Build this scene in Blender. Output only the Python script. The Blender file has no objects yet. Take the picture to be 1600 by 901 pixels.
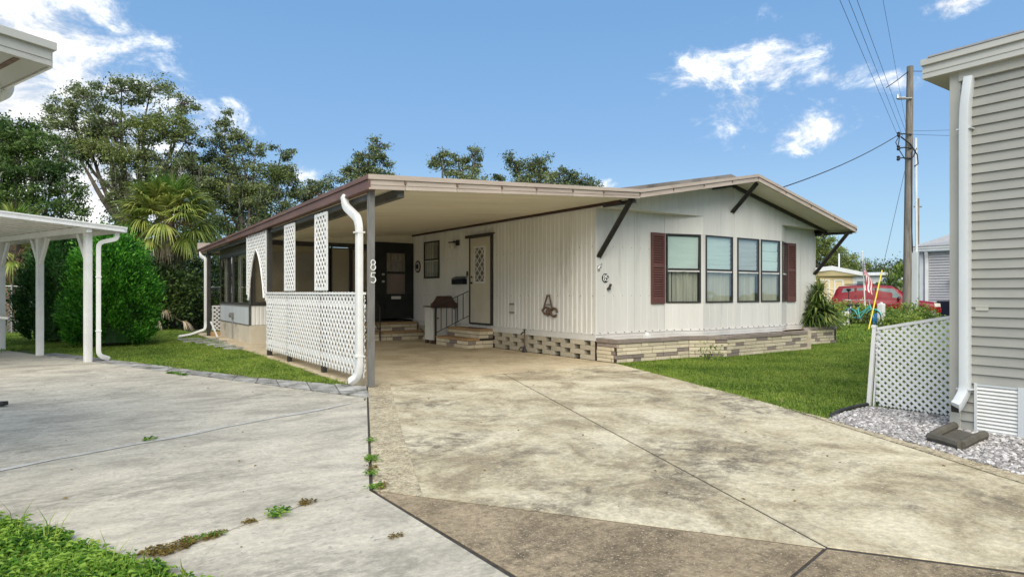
import bpy, bmesh, math, random
import numpy as np
from mathutils import Vector, Matrix
random.seed(7)
rng = np.random.default_rng(7)
PI = math.pi
SC = bpy.context.scene
COL = SC.collection

# ------------------------------------------------------------------ camera, sky, sun, exposure
CAM_H = 1.4
YAW = math.atan2(690, 988)                       # camera heading, clockwise from +Y
FW = Vector((math.sin(YAW), math.cos(YAW), 0)); RT = Vector((math.cos(YAW), -math.sin(YAW), 0))
cam_d = bpy.data.cameras.new("camera"); cam = bpy.data.objects.new("camera", cam_d); COL.objects.link(cam)
cam.location = (0, 0, CAM_H); cam.rotation_euler = (PI/2, 0, -YAW)
cam_d.sensor_width = 36; cam_d.lens = 36*988/1600; cam_d.shift_y = 6.5/1600
cam_d.clip_start = 0.05; cam_d.clip_end = 3000
SC.camera = cam

SUN_AZ = math.radians(220); SUN_EL = math.radians(44)       # azimuth clockwise from +Y
world = bpy.data.worlds.new("World"); SC.world = world; world.use_nodes = True
SKY_STRENGTH = 0.10; EXPO = 1.55
def build_world():
    nt = world.node_tree; N = nt.nodes; L = nt.links
    for n in list(N): N.remove(n)
    out = N.new('ShaderNodeOutputWorld'); bg = N.new('ShaderNodeBackground'); L.new(bg.outputs[0], out.inputs[0])
    sky = N.new('ShaderNodeTexSky'); sky.sky_type = 'NISHITA'; sky.sun_disc = False
    sky.sun_elevation = SUN_EL; sky.sun_rotation = SUN_AZ
    sky.air_density = 1.3; sky.dust_density = 0.35; sky.ozone_density = 2.5
    tc = N.new('ShaderNodeTexCoord')
    def math_n(op, a, b=None, clamp=False):
        m = N.new('ShaderNodeMath'); m.operation = op; m.use_clamp = clamp
        for i, v in enumerate((a, b)):
            if v is None: continue
            if isinstance(v, (int, float)): m.inputs[i].default_value = v
            else: L.new(v, m.inputs[i])
        return m.outputs[0]
    def vmath(op, a, b):
        m = N.new('ShaderNodeVectorMath'); m.operation = op
        for i, v in enumerate((a, b)):
            if isinstance(v, (tuple, list, Vector)): m.inputs[i].default_value = tuple(v)
            elif v is not None: L.new(v, m.inputs[i])
        return m
    def noise(vec, scale, detail, rough, dist=0.0):
        n = N.new('ShaderNodeTexNoise'); n.inputs['Scale'].default_value = scale; n.inputs['Detail'].default_value = detail
        n.inputs['Roughness'].default_value = rough; n.inputs['Distortion'].default_value = dist
        L.new(vec, n.inputs['Vector']); return n.outputs['Fac']
    dirv = tc.outputs['Generated']
    # clouds: a few cumulus banks round the sky, broken up by noise
    def dpx(x, y): return (FW + RT*((x-800)/988) + Vector((0, 0, (457-y)/988))).normalized()
    banks = [(dpx(-10, 80), .25, 1.15), (dpx(0, 175), .28, 1.0), (dpx(150, 285), .19, 1.3), (dpx(338, 192), .075, 1.5), (dpx(20, 330), .26, 1.3),
             (dpx(1195, 110), .12, 1.3), (dpx(1100, 115), .10, 1.4), (dpx(1165, 160), .12, 1.6), (dpx(1262, 207), .12, 2.2), (dpx(1300, 120), .07, 2.5),
             (dpx(1395, 130), .05, 2.5), (dpx(470, 275), .06, 2.0), (dpx(945, 290), .035, 2.0), (dpx(1085, 187), .045, 2.5), (dpx(1490, 5), .05, 2.2),
             (Vector((-.9, -.2, .4)).normalized(), .8, 1.0), (Vector((-.2, -.8, .6)).normalized(), .95, .8), (Vector((.5, -.8, .45)).normalized(), .6, 1.2), (Vector((-.1, -.1, 1)).normalized(), .75, 1)]  # last four banks lie out of view, put in to raise ambient light
    total = None
    for i, (c, r, flat) in enumerate(banks):
        d = vmath('SUBTRACT', dirv, c); d = vmath('MULTIPLY', d.outputs[0], (1/r, 1/r, flat/r))
        ln = N.new('ShaderNodeVectorMath'); ln.operation = 'LENGTH'; L.new(d.outputs[0], ln.inputs[0])
        m = math_n('SUBTRACT', 1.0, ln.outputs['Value'], clamp=True)
        m = math_n('MULTIPLY', m, 1.35 if i < 3 else .85 if i < 14 else 1.2)
        total = m if total is None else math_n('MAXIMUM', total, m)
    st = vmath('MULTIPLY', dirv, (1, 1, 1.7))
    n1 = noise(st.outputs[0], 12, 12, .68, .35)
    n2 = noise(st.outputs[0], 3.0, 3, .5)
    a = math_n('MULTIPLY', math_n('SUBTRACT', n1, .5), 4.6)
    a = math_n('ADD', a, math_n('MULTIPLY', total, 1.5))
    cov = N.new('ShaderNodeMapRange'); cov.interpolation_type = 'SMOOTHSTEP'
    cov.inputs['From Min'].default_value = .40; cov.inputs['From Max'].default_value = 1.85; L.new(a, cov.inputs['Value'])
    gate = N.new('ShaderNodeMapRange'); gate.inputs['From Min'].default_value = 0.0; gate.inputs['From Max'].default_value = .3; L.new(total, gate.inputs['Value'])
    cover = math_n('MULTIPLY', math_n('MULTIPLY', cov.outputs[0], gate.outputs[0]), .93)
    K = 1/(SKY_STRENGTH*2**EXPO)
    shade = N.new('ShaderNodeValToRGB'); L.new(n1, shade.inputs[0])
    shade.color_ramp.elements[0].position = .42; shade.color_ramp.elements[0].color = (.92*K, .93*K, .94*K, 1)
    shade.color_ramp.elements[1].position = .66; shade.color_ramp.elements[1].color = (1.75*K, 1.71*K, 1.64*K, 1)
    sep = N.new('ShaderNodeSeparateXYZ'); L.new(dirv, sep.inputs[0])
    grad = N.new('ShaderNodeValToRGB'); L.new(sep.outputs['Z'], grad.inputs[0]); K = 1/(SKY_STRENGTH*2**EXPO)
    stops = ((0, (.42, .66, .86)), (.09, (.35, .58, .82)), (.22, (.235, .44, .76)), (.40, (.175, .375, .69)), (1, (.14, .32, .63)))
    while len(grad.color_ramp.elements) < len(stops): grad.color_ramp.elements.new(.5)
    for e, (p, c) in zip(grad.color_ramp.elements, stops): e.position = p; e.color = (*[v*K for v in c], 1)
    tint = N.new('ShaderNodeMix'); tint.data_type = 'RGBA'; tint.inputs[0].default_value = .92
    L.new(sky.outputs[0], tint.inputs[6]); L.new(grad.outputs[0], tint.inputs[7])
    mix = N.new('ShaderNodeMix'); mix.data_type = 'RGBA'
    L.new(cover, mix.inputs[0]); L.new(tint.outputs[2], mix.inputs[6]); L.new(shade.outputs[0], mix.inputs[7])
    L.new(mix.outputs[2], bg.inputs['Color']); bg.inputs['Strength'].default_value = SKY_STRENGTH
    return tint
SKY_TINT = build_world()
sun_d = bpy.data.lights.new("sun", 'SUN'); sun_d.energy = 1.45; sun_d.angle = math.radians(60); sun_d.color = (1.0, .93, .80)
sun = bpy.data.objects.new("sun", sun_d); COL.objects.link(sun)
_s = Vector((math.sin(SUN_AZ)*math.cos(SUN_EL), math.cos(SUN_AZ)*math.cos(SUN_EL), math.sin(SUN_EL)))
sun.rotation_euler = _s.to_track_quat('Z', 'Y').to_euler()
SC.view_settings.view_transform = 'Standard'; SC.view_settings.look = 'None'; SC.view_settings.exposure = EXPO; SC.view_settings.gamma = 1
SC.render.engine = 'CYCLES'
SC.cycles.max_bounces = 10; SC.cycles.diffuse_bounces = 7; SC.cycles.transparent_max_bounces = 12

# ------------------------------------------------------------------ helpers
def at(px, py, d):                                # point at depth d (metres in front of the lens) behind a spot of the photograph
    return Vector((0, 0, CAM_H)) + (FW + RT*((px-800)/988) + Vector((0, 0, -(py-457)/988)))*d
def gnd(px, d, z=0.0):
    p = at(px, 457, d); p.z = z; return p

def mat(name, c1, c2=None, c3=None, scale=6, detail=5, rough=.6, bump=0, bscale=None, metal=0, stretch=(1, 1, 1), rnd=0, spec=.4, pos=(.3, .7), dirt=None, dscale=1.5, dpos=(.5, .75), speck=None):
    m = bpy.data.materials.new(name); m.use_nodes = True
    nt = m.node_tree; N = nt.nodes; L = nt.links; b = N['Principled BSDF']
    b.inputs['Roughness'].default_value = rough; b.inputs['Metallic'].default_value = metal
    b.inputs['Specular IOR Level'].default_value = spec
    tc = N.new('ShaderNodeTexCoord'); mp = N.new('ShaderNodeMapping'); L.new(tc.outputs['Object'], mp.inputs[0]); mp.inputs['Scale'].default_value = stretch
    oi = N.new('ShaderNodeObjectInfo')
    if rnd:
        cmb = N.new('ShaderNodeVectorMath'); cmb.operation = 'MULTIPLY_ADD'
        L.new(oi.outputs['Random'], cmb.inputs[0]); cmb.inputs[1].default_value = (37, 53, 71); L.new(mp.outputs[0], cmb.inputs[2]); vec = cmb.outputs[0]
    else: vec = mp.outputs[0]
    n = N.new('ShaderNodeTexNoise'); n.inputs['Scale'].default_value = scale; n.inputs['Detail'].default_value = detail; n.inputs['Roughness'].default_value = .6
    L.new(vec, n.inputs['Vector'])
    r = N.new('ShaderNodeValToRGB'); L.new(n.outputs['Fac'], r.inputs[0])
    c2 = c2 or tuple(v*.85 for v in c1)
    r.color_ramp.elements[0].position = pos[0]; r.color_ramp.elements[0].color = (*c2, 1)
    r.color_ramp.elements[1].position = pos[1]; r.color_ramp.elements[1].color = (*c1, 1)
    if c3:
        e = r.color_ramp.elements.new((pos[0]+pos[1])/2); e.color = (*c3, 1)
    col = r.outputs[0]
    if dirt:
        n2 = N.new('ShaderNodeTexNoise'); n2.inputs['Scale'].default_value = dscale; n2.inputs['Detail'].default_value = 8; n2.inputs['Roughness'].default_value = .68; n2.inputs['Distortion'].default_value = .4
        L.new(vec, n2.inputs['Vector'])
        mr = N.new('ShaderNodeMapRange'); mr.inputs['From Min'].default_value = dpos[0]; mr.inputs['From Max'].default_value = dpos[1]; L.new(n2.outputs['Fac'], mr.inputs['Value'])
        mx = N.new('ShaderNodeMix'); mx.data_type = 'RGBA'; L.new(mr.outputs[0], mx.inputs[0]); L.new(col, mx.inputs[6]); mx.inputs[7].default_value = (*dirt, 1); col = mx.outputs[2]
    if speck:                                       # (colour, scale, lo, hi)
        n3 = N.new('ShaderNodeTexNoise'); n3.inputs['Scale'].default_value = speck[1]; n3.inputs['Detail'].default_value = 2; L.new(tc.outputs['Object'], n3.inputs['Vector'])
        mr = N.new('ShaderNodeMapRange'); mr.inputs['From Min'].default_value = speck[2]; mr.inputs['From Max'].default_value = speck[3]; L.new(n3.outputs['Fac'], mr.inputs['Value'])
        mx = N.new('ShaderNodeMix'); mx.data_type = 'RGBA'; L.new(mr.outputs[0], mx.inputs[0]); L.new(col, mx.inputs[6]); mx.inputs[7].default_value = (*speck[0], 1); col = mx.outputs[2]
    if rnd:
        hs = N.new('ShaderNodeHueSaturation'); mr = N.new('ShaderNodeMapRange'); mr.inputs['To Min'].default_value = 1-rnd; mr.inputs['To Max'].default_value = 1+rnd
        L.new(oi.outputs['Random'], mr.inputs['Value']); L.new(mr.outputs[0], hs.inputs['Value']); L.new(col, hs.inputs['Color']); col = hs.outputs[0]
    L.new(col, b.inputs['Base Color'])
    if bump:
        nb = N.new('ShaderNodeTexNoise'); nb.inputs['Scale'].default_value = bscale or scale*3; nb.inputs['Detail'].default_value = 6; nb.inputs['Roughness'].default_value = .65; L.new(vec, nb.inputs['Vector'])
        bp = N.new('ShaderNodeBump'); bp.inputs['Strength'].default_value = bump; bp.inputs['Distance'].default_value = .02; L.new(nb.outputs['Fac'], bp.inputs['Height']); L.new(bp.outputs[0], b.inputs['Normal'])
    return m

def concrete(name, light, mid, dark, stain, sc=1.0, stretch=(1, 1, 1), blot=(.47, .63), grain=.22, rough=.88, bump=.3, pit=None, stain_amt=.85):
    """weathered concrete: broad tone changes, ragged mildew blotches, fine grain and pits"""
    m = bpy.data.materials.new(name); m.use_nodes = True
    nt = m.node_tree; N = nt.nodes; L = nt.links; b = N['Principled BSDF']; b.inputs['Roughness'].default_value = rough; b.inputs['Specular IOR Level'].default_value = .3
    tc = N.new('ShaderNodeTexCoord'); mp = N.new('ShaderNodeMapping'); L.new(tc.outputs['Object'], mp.inputs[0]); mp.inputs['Scale'].default_value = stretch
    def noise(scale, detail, rg, dist=0, src=mp.outputs[0]):
        n = N.new('ShaderNodeTexNoise'); n.inputs['Scale'].default_value = scale; n.inputs['Detail'].default_value = detail; n.inputs['Roughness'].default_value = rg; n.inputs['Distortion'].default_value = dist; L.new(src, n.inputs['Vector']); return n.outputs['Fac']
    def rng_(v, a, c, lo=0.0, hi=1.0):
        r = N.new('ShaderNodeMapRange'); r.inputs['From Min'].default_value = a; r.inputs['From Max'].default_value = c; r.inputs['To Min'].default_value = lo; r.inputs['To Max'].default_value = hi; L.new(v, r.inputs['Value']); return r.outputs[0]
    def mix(f, a, c, t='MIX'):
        x = N.new('ShaderNodeMix'); x.data_type = 'RGBA'; x.blend_type = t
        for i, v in ((0, f), (6, a), (7, c)):
            if isinstance(v, (int, float)): x.inputs[i].default_value = v
            elif isinstance(v, tuple): x.inputs[i].default_value = (*v, 1)
            else: L.new(v, x.inputs[i])
        return x.outputs[2]
    tone = N.new('ShaderNodeValToRGB'); L.new(noise(1.1*sc, 14, .74, .6), tone.inputs[0])
    tone.color_ramp.elements[0].position = .40; tone.color_ramp.elements[0].color = (*dark, 1); tone.color_ramp.elements[1].position = .585; tone.color_ramp.elements[1].color = (*light, 1)
    e = tone.color_ramp.elements.new(.48); e.color = (*mid, 1)
    big = rng_(noise(.55*sc, 5, .6, 1.2), blot[0], blot[1]); fine = rng_(noise(5*sc, 12, .78, .3), .43, .57)
    mk = N.new('ShaderNodeMath'); mk.operation = 'MULTIPLY'; L.new(big, mk.inputs[0]); L.new(fine, mk.inputs[1])
    mk2 = N.new('ShaderNodeMath'); mk2.operation = 'MULTIPLY'; L.new(mk.outputs[0], mk2.inputs[0]); mk2.inputs[1].default_value = stain_amt
    col = mix(mk2.outputs[0], tone.outputs[0], stain)
    s2 = rng_(noise(2.6*sc, 6, .65, .8), .50, .60); f2 = rng_(noise(17*sc, 9, .8), .47, .60)
    m3 = N.new('ShaderNodeMath'); m3.operation = 'MULTIPLY'; L.new(s2, m3.inputs[0]); L.new(f2, m3.inputs[1])
    m4 = N.new('ShaderNodeMath'); m4.operation = 'MULTIPLY'; L.new(m3.outputs[0], m4.inputs[0]); m4.inputs[1].default_value = stain_amt*.62
    col = mix(m4.outputs[0], col, stain)
    g1 = noise(21, 9, .8, 0, tc.outputs['Object'])
    hs = N.new('ShaderNodeHueSaturation'); L.new(col, hs.inputs['Color']); L.new(rng_(g1, .36, .64, 1-grain*1.5, 1+grain), hs.inputs['Value']); col = hs.outputs[0]
    if pit: col = mix(rng_(noise(pit[1], 2, .5, 0, tc.outputs['Object']), pit[2], pit[3]), col, pit[0])
    L.new(col, b.inputs['Base Color'])
    bp = N.new('ShaderNodeBump'); bp.inputs['Strength'].default_value = bump; bp.inputs['Distance'].default_value = .01; L.new(noise(70, 6, .7, 0, tc.outputs['Object']), bp.inputs['Height']); L.new(bp.outputs[0], b.inputs['Normal'])
    return m

def leaf_mat(name, c1, c2, c3=None, transl=.35, scale=.7, rough=.5, c4=None):
    """leaf colour varies leaf by leaf (random per island) and slowly from clump to clump"""
    m = bpy.data.materials.new(name); m.use_nodes = True
    nt = m.node_tree; N = nt.nodes; L = nt.links; b = N['Principled BSDF']; out = N['Material Output']
    b.inputs['Roughness'].default_value = rough; b.inputs['Specular IOR Level'].default_value = .35
    g = N.new('ShaderNodeNewGeometry'); tc = N.new('ShaderNodeTexCoord')
    n = N.new('ShaderNodeTexNoise'); n.inputs['Scale'].default_value = scale; n.inputs['Detail'].default_value = 3; L.new(g.outputs['Position'], n.inputs['Vector'])
    oi = N.new('ShaderNodeObjectInfo')
    ad = N.new('ShaderNodeMath'); ad.operation = 'MULTIPLY_ADD'; L.new(g.outputs['Random Per Island'], ad.inputs[0]); ad.inputs[1].default_value = .5
    L.new(n.outputs['Fac'], ad.inputs[2])
    a2 = N.new('ShaderNodeMath'); a2.operation = 'MULTIPLY_ADD'; L.new(oi.outputs['Random'], a2.inputs[0]); a2.inputs[1].default_value = .2; L.new(ad.outputs[0], a2.inputs[2])
    r = N.new('ShaderNodeValToRGB'); L.new(a2.outputs[0], r.inputs[0])
    r.color_ramp.elements[0].position = .48; r.color_ramp.elements[0].color = (*c1, 1)
    r.color_ramp.elements[1].position = 1.05 if False else 1.0; r.color_ramp.elements[1].color = (*(c3 or c2), 1)
    e = r.color_ramp.elements.new(.8); e.color = (*c2, 1)
    L.new(r.outputs[0], b.inputs['Base Color'])
    t = N.new('ShaderNodeBsdfTranslucent'); L.new(r.outputs[0], t.inputs[0])
    mx = N.new('ShaderNodeMixShader'); mx.inputs[0].default_value = transl
    L.new(b.outputs[0], mx.inputs[1]); L.new(t.outputs[0], mx.inputs[2]); L.new(mx.outputs[0], out.inputs[0])
    return m

def glass_mat(name, tint=(.8, .85, .83), refl=.22, rough=.02):
    m = bpy.data.materials.new(name); m.use_nodes = True
    nt = m.node_tree; N = nt.nodes; L = nt.links; out = N['Material Output']; N.remove(N['Principled BSDF'])
    tr = N.new('ShaderNodeBsdfTransparent'); tr.inputs[0].default_value = (*tint, 1)
    gl = N.new('ShaderNodeBsdfGlossy'); gl.inputs[0].default_value = (.95, .97, 1, 1); gl.inputs['Roughness'].default_value = rough
    tc = N.new('ShaderNodeTexCoord'); n = N.new('ShaderNodeTexNoise'); n.inputs['Scale'].default_value = 1.7; L.new(tc.outputs['Object'], n.inputs['Vector'])
    bp = N.new('ShaderNodeBump'); bp.inputs['Strength'].default_value = .08; bp.inputs['Distance'].default_value = .05; L.new(n.outputs['Fac'], bp.inputs['Height']); L.new(bp.outputs[0], gl.inputs['Normal'])
    lw = N.new('ShaderNodeLayerWeight'); lw.inputs[0].default_value = .5
    pw = N.new('ShaderNodeMath'); pw.operation = 'POWER'; L.new(lw.outputs['Facing'], pw.inputs[0]); pw.inputs[1].default_value = 5
    ad = N.new('ShaderNodeMath'); ad.operation = 'MULTIPLY_ADD'; ad.use_clamp = True; L.new(pw.outputs[0], ad.inputs[0]); ad.inputs[1].default_value = .8; ad.inputs[2].default_value = refl
    mx = N.new('ShaderNodeMixShader'); L.new(ad.outputs[0], mx.inputs[0]); L.new(tr.outputs[0], mx.inputs[1]); L.new(gl.outputs[0], mx.inputs[2]); L.new(mx.outputs[0], out.inputs[0])
    return m

class FR:                                          # a wall frame: u along the wall, n out of it, z up
    def __init__(s, o, u):
        s.o = Vector((o[0], o[1], 0)); s.u = Vector((u[0], u[1], 0)).normalized(); s.n = Vector((s.u.y, -s.u.x, 0))
    def p(s, u, n, z): return s.o + s.u*u + s.n*n + Vector((0, 0, z))

class MB:
    def __init__(s): s.v = []; s.f = []; s.mi = []; s.cur = 0
    def add(s, vs, fs):
        b = len(s.v); s.v += [tuple(v) for v in vs]; s.f += [tuple(b+i for i in f) for f in fs]; s.mi += [s.cur]*len(fs); return s
    BOXF = [(0, 3, 2, 1), (4, 5, 6, 7), (0, 1, 5, 4), (1, 2, 6, 5), (2, 3, 7, 6), (3, 0, 4, 7)]
    def box(s, x0, x1, y0, y1, z0, z1):
        return s.add([(x0, y0, z0), (x1, y0, z0), (x1, y1, z0), (x0, y1, z0), (x0, y0, z1), (x1, y0, z1), (x1, y1, z1), (x0, y1, z1)], MB.BOXF)
    def fbox(s, fr, u0, u1, n0, n1, z0, z1):
        P = fr.p
        return s.add([P(u0, n1, z0), P(u1, n1, z0), P(u1, n0, z0), P(u0, n0, z0), P(u0, n1, z1), P(u1, n1, z1), P(u1, n0, z1), P(u0, n0, z1)], MB.BOXF)
    def hexa(s, bot, top):                         # two quads, both counter-clockwise from above
        return s.add(list(bot)+list(top), MB.BOXF)
    def prism(s, poly, off):                       # polygon pushed along a vector
        n = len(poly); a = [Vector(p) for p in poly]; b = [p+Vector(off) for p in a]
        return s.add(a+b, [tuple(range(n-1, -1, -1)), tuple(range(n, 2*n))]+[(i, (i+1) % n, n+(i+1) % n, n+i) for i in range(n)])
    def quad(s, *p): return s.add(p, [tuple(range(len(p)))])
    def bar(s, a, b, w, h, up=(0, 0, 1)):
        a = Vector(a); b = Vector(b); d = (b-a).normalized(); up = Vector(up)
        if abs(d.dot(up)) > .98: up = Vector((1, 0, 0)) if abs(d.x) < .9 else Vector((0, 1, 0))
        x = d.cross(up).normalized()*(w/2); y = x.cross(d).normalized()*(h/2)
        return s.add([a-x-y, a+x-y, a+x+y, a-x+y, b-x-y, b+x-y, b+x+y, b-x+y], [(0, 1, 2, 3), (7, 6, 5, 4), (0, 4, 5, 1), (1, 5, 6, 2), (2, 6, 7, 3), (3, 7, 4, 0)])
    def tube(s, pts, r, n=8, cap=True, sq=None, ref=None):
        pts = [Vector(p) for p in pts]; m = len(pts); rs = r if isinstance(r, (list, tuple)) else [r]*m
        t0 = (pts[1]-pts[0]).normalized(); ref = Vector(ref) if ref else (Vector((0, 0, 1)) if abs(t0.z) < .9 else Vector((1, 0, 0)))
        x = t0.cross(ref).normalized(); rings = []; b = len(s.v)
        for i, p in enumerate(pts):
            t = (pts[min(i+1, m-1)]-pts[max(i-1, 0)]).normalized()
            x = (x-t*x.dot(t)).normalized(); y = t.cross(x)
            if sq: ring = [p+x*sq[0]*a+y*sq[1]*c for a, c in ((-.5, -.5), (.5, -.5), (.5, .5), (-.5, .5))]
            else: ring = [p+(x*math.cos(2*PI*k/n)+y*math.sin(2*PI*k/n))*rs[i] for k in range(n)]
            rings += ring
        k = 4 if sq else n
        fs = [(i*k+j, i*k+(j+1) % k, (i+1)*k+(j+1) % k, (i+1)*k+j) for i in range(m-1) for j in range(k)]
        if cap: fs += [tuple(range(k-1, -1, -1)), tuple((m-1)*k+j for j in range(k))]
        return s.add(rings, fs)
    def lathe(s, c, prof, n=12, axis=None):        # prof: (radius, height) list
        c = Vector(c); ax = Vector(axis).normalized() if axis else Vector((0, 0, 1))
        x = ax.orthogonal().normalized(); y = ax.cross(x); vs = []
        for r, h in prof: vs += [c+ax*h+(x*math.cos(2*PI*k/n)+y*math.sin(2*PI*k/n))*r for k in range(n)]
        m = len(prof)
        fs = [(i*n+j, i*n+(j+1) % n, (i+1)*n+(j+1) % n, (i+1)*n+j) for i in range(m-1) for j in range(n)]
        fs += [tuple(range(n-1, -1, -1)), tuple((m-1)*n+j for j in range(n))]
        return s.add(vs, fs)
    def mesh(s, name, mats, off=(0, 0, 0), bevel=0, smooth=False):
        me = bpy.data.meshes.new(name); o = Vector(off)
        me.from_pydata([(v[0]-o.x, v[1]-o.y, v[2]-o.z) for v in s.v], [], s.f)
        for m in (mats if isinstance(mats, (list, tuple)) else [mats]): me.materials.append(m)
        if any(s.mi): me.polygons.foreach_set('material_index', s.mi)
        bm = bmesh.new(); bm.from_mesh(me)
        bmesh.ops.recalc_face_normals(bm, faces=bm.faces)
        if bevel: bmesh.ops.bevel(bm, geom=[e for e in bm.edges if e.is_manifold and e.calc_face_angle(0) > .5], offset=bevel, segments=2, affect='EDGES', profile=.6)
        bm.to_mesh(me); bm.free()
        if smooth: smooth_mesh(me)
        return me

def smooth_mesh(me, ang=math.radians(40)):
    me.polygons.foreach_set('use_smooth', [True]*len(me.polygons))
    try: me.set_sharp_from_angle(angle=ang)
    except Exception: pass

ORG = {}                                            # world place of each thing's empty
def tag(o, label=None, cat=None, group=None, kind=None):
    if label: o['label'] = label
    if cat: o['category'] = cat
    if group: o['group'] = group
    if kind: o['kind'] = kind
    return o
def thing(name, label, cat, loc=(0, 0, 0), group=None):
    o = bpy.data.objects.new(name, None); COL.objects.link(o); o.location = loc; o.empty_display_size = .2
    ORG[o.name] = Vector(loc); return tag(o, label, cat, group)
def obj(name, mb, mats, parent=None, bevel=0, smooth=False, loc=None, local=False):
    """links one mesh; geometry is given in world metres (local=True: already about the thing's base)"""
    base = ORG.get(parent.name, Vector()) if (parent is not None and not local) else Vector()
    if parent is None and loc is not None: base = Vector(loc)
    me = mb.mesh(name, mats, base, bevel, smooth) if isinstance(mb, MB) else mb
    o = bpy.data.objects.new(name, me); COL.objects.link(o)
    if parent is not None: o.parent = parent; ORG[o.name] = ORG.get(parent.name, Vector())
    elif loc is not None: o.location = loc; ORG[o.name] = Vector(loc)
    else: ORG[o.name] = Vector()
    return o
def inst(name, me, parent, M):                      # an alike piece sharing mesh data, placed by a world matrix
    o = bpy.data.objects.new(name, me); COL.objects.link(o)
    base = ORG.get(parent.name, Vector()) if parent is not None else Vector()
    if parent is not None: o.parent = parent
    o.matrix_local = Matrix.Translation(-base) @ M
    ORG[o.name] = base; return o
def structure(name, mb, mats, **k): return tag(obj(name, mb, mats, **k), kind='structure')
def kids(o): return [c for c in bpy.data.objects if c.parent == o]
def dup(root, loc=None, rz=None, sc=None, label=None):
    kid = {}
    for c in bpy.data.objects:
        if c.parent: kid.setdefault(c.parent.name, []).append(c)
    def cp(o, par):
        c = o.copy(); COL.objects.link(c)
        if par is not None: c.parent = par
        for k in kid.get(o.name, []): cp(k, c)
        return c
    r = cp(root, None)
    if loc is not None: r.location = loc
    if rz is not None: r.rotation_euler = (0, 0, rz)
    if sc is not None: r.scale = (sc, sc, sc)
    if label: r['label'] = label
    return r
def frame_m(o, u, n, z, s=(1, 1, 1)):               # matrix from origin and three axes
    M = Matrix((u, n, z)).transposed().to_4x4(); M.translation = o
    return M @ Matrix.Diagonal((*s, 1))

def soup(name, V, F, m):                             # numpy vertices + equal-sized faces -> mesh, fast
    V = np.asarray(V, dtype=np.float32).reshape(-1, 3); F = np.asarray(F, dtype=np.int32); k = F.shape[1]
    me = bpy.data.meshes.new(name); me.vertices.add(len(V)); me.vertices.foreach_set('co', V.ravel())
    me.loops.add(F.size); me.loops.foreach_set('vertex_index', F.ravel())
    me.polygons.add(len(F)); me.polygons.foreach_set('loop_start', np.arange(0, F.size, k, dtype=np.int32))
    try: me.polygons.foreach_set('loop_total', np.full(len(F), k, dtype=np.int32))
    except Exception: pass
    me.update(calc_edges=True); me.validate()
    me.materials.append(m); return me
def leaf_quads(C, size, asp=.5, up=0.0, out=None, outw=0.0, fold=.25, jit=.3):
    """one bent diamond leaf per centre: C (n,3). out: optional outward directions mixed into the leaf axis"""
    n = len(C); A = rng.normal(size=(n, 3)); A[:, 2] += up
    if out is not None: A = A/np.linalg.norm(A, axis=1, keepdims=True)*(1-outw)+out*outw
    A /= np.linalg.norm(A, axis=1, keepdims=True)+1e-9
    B = np.cross(A, rng.normal(size=(n, 3))); B /= np.linalg.norm(B, axis=1, keepdims=True)+1e-9
    Nn = np.cross(A, B)
    s = size*(1+jit*rng.normal(size=(n, 1))).clip(.4, 1.8)
    p0 = C-A*s*.5; p2 = C+A*s*.5; p1 = C+B*s*asp*.5+Nn*s*fold*.3-A*s*.08; p3 = C-B*s*asp*.5+Nn*s*fold*.3-A*s*.08
    V = np.stack([p0, p1, p2, p3], axis=1).reshape(-1, 3); F = np.arange(4*n).reshape(-1, 4)
    return V, F
# ------------------------------------------------------------------ materials
M = {}
M['tan'] = concrete('tan_concrete', (.67, .60, .435), (.52, .45, .305), (.345, .285, .185), (.145, .12, .088), stretch=(.8, .8, 1), sc=1.2, blot=(.44, .60), grain=.2, pit=((.62, .56, .42), 46, .60, .74))
M['tan_carport'] = concrete('carport_concrete', (.62, .52, .36), (.54, .445, .295), (.44, .355, .23), (.28, .22, .14), sc=.9, blot=(.5, .68), grain=.14, stain_amt=.6)
M['aggregate'] = concrete('exposed_aggregate', (.60, .52, .36), (.50, .425, .285), (.39, .325, .21), (.22, .175, .115), sc=2, grain=.42, bump=.8, pit=((.72, .64, .48), 60, .58, .68))
M['brown_slab'] = concrete('brown_concrete', (.38, .30, .195), (.30, .235, .15), (.21, .162, .102), (.085, .066, .044), sc=1.2, blot=(.42, .62), grain=.3, bump=.6, pit=((.48, .40, .29), 64, .60, .70))
M['grey'] = concrete('grey_concrete', (.60, .55, .445), (.51, .47, .38), (.40, .365, .295), (.245, .225, .185), stretch=(.75, 1.5, 1), sc=1.3, blot=(.44, .64), grain=.14, stain_amt=.8, bump=.25, pit=((.30, .285, .25), 20, .62, .74))
M['joint'] = mat('dark_joint', (.075, .06, .042), (.035, .03, .022), scale=20)
M['joint_pale'] = mat('pale_joint', (.62, .60, .55), (.4, .385, .35), scale=8)
M['paver'] = mat('weathered_paver', (.50, .49, .46), (.24, .235, .22), (.38, .37, .345), scale=3.5, detail=9, rough=.9, bump=.5, bscale=30, rnd=.18, dirt=(.115, .11, .095), dscale=3.2, dpos=(.44, .62))
M['soil'] = mat('lawn_soil', (.10, .13, .03), (.06, .08, .02), scale=3, detail=8, rough=1, bump=.5, bscale=40)
M['road'] = mat('asphalt', (.10, .10, .095), (.06, .06, .058), scale=5, detail=8, rough=.9)
M['side'] = mat('ribbed_siding', (.81, .80, .765), (.67, .66, .62), scale=1.2, detail=7, rough=.45, stretch=(1, 1.2, .18), dirt=(.45, .415, .34), dscale=1.6, dpos=(.56, .8))
M['front'] = mat('front_siding', (.75, .74, .695), (.635, .625, .58), scale=1.3, detail=8, rough=.5, stretch=(1.6, 1.6, .14), dirt=(.44, .43, .385), dscale=2.6, dpos=(.58, .84), rnd=.025)
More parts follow.
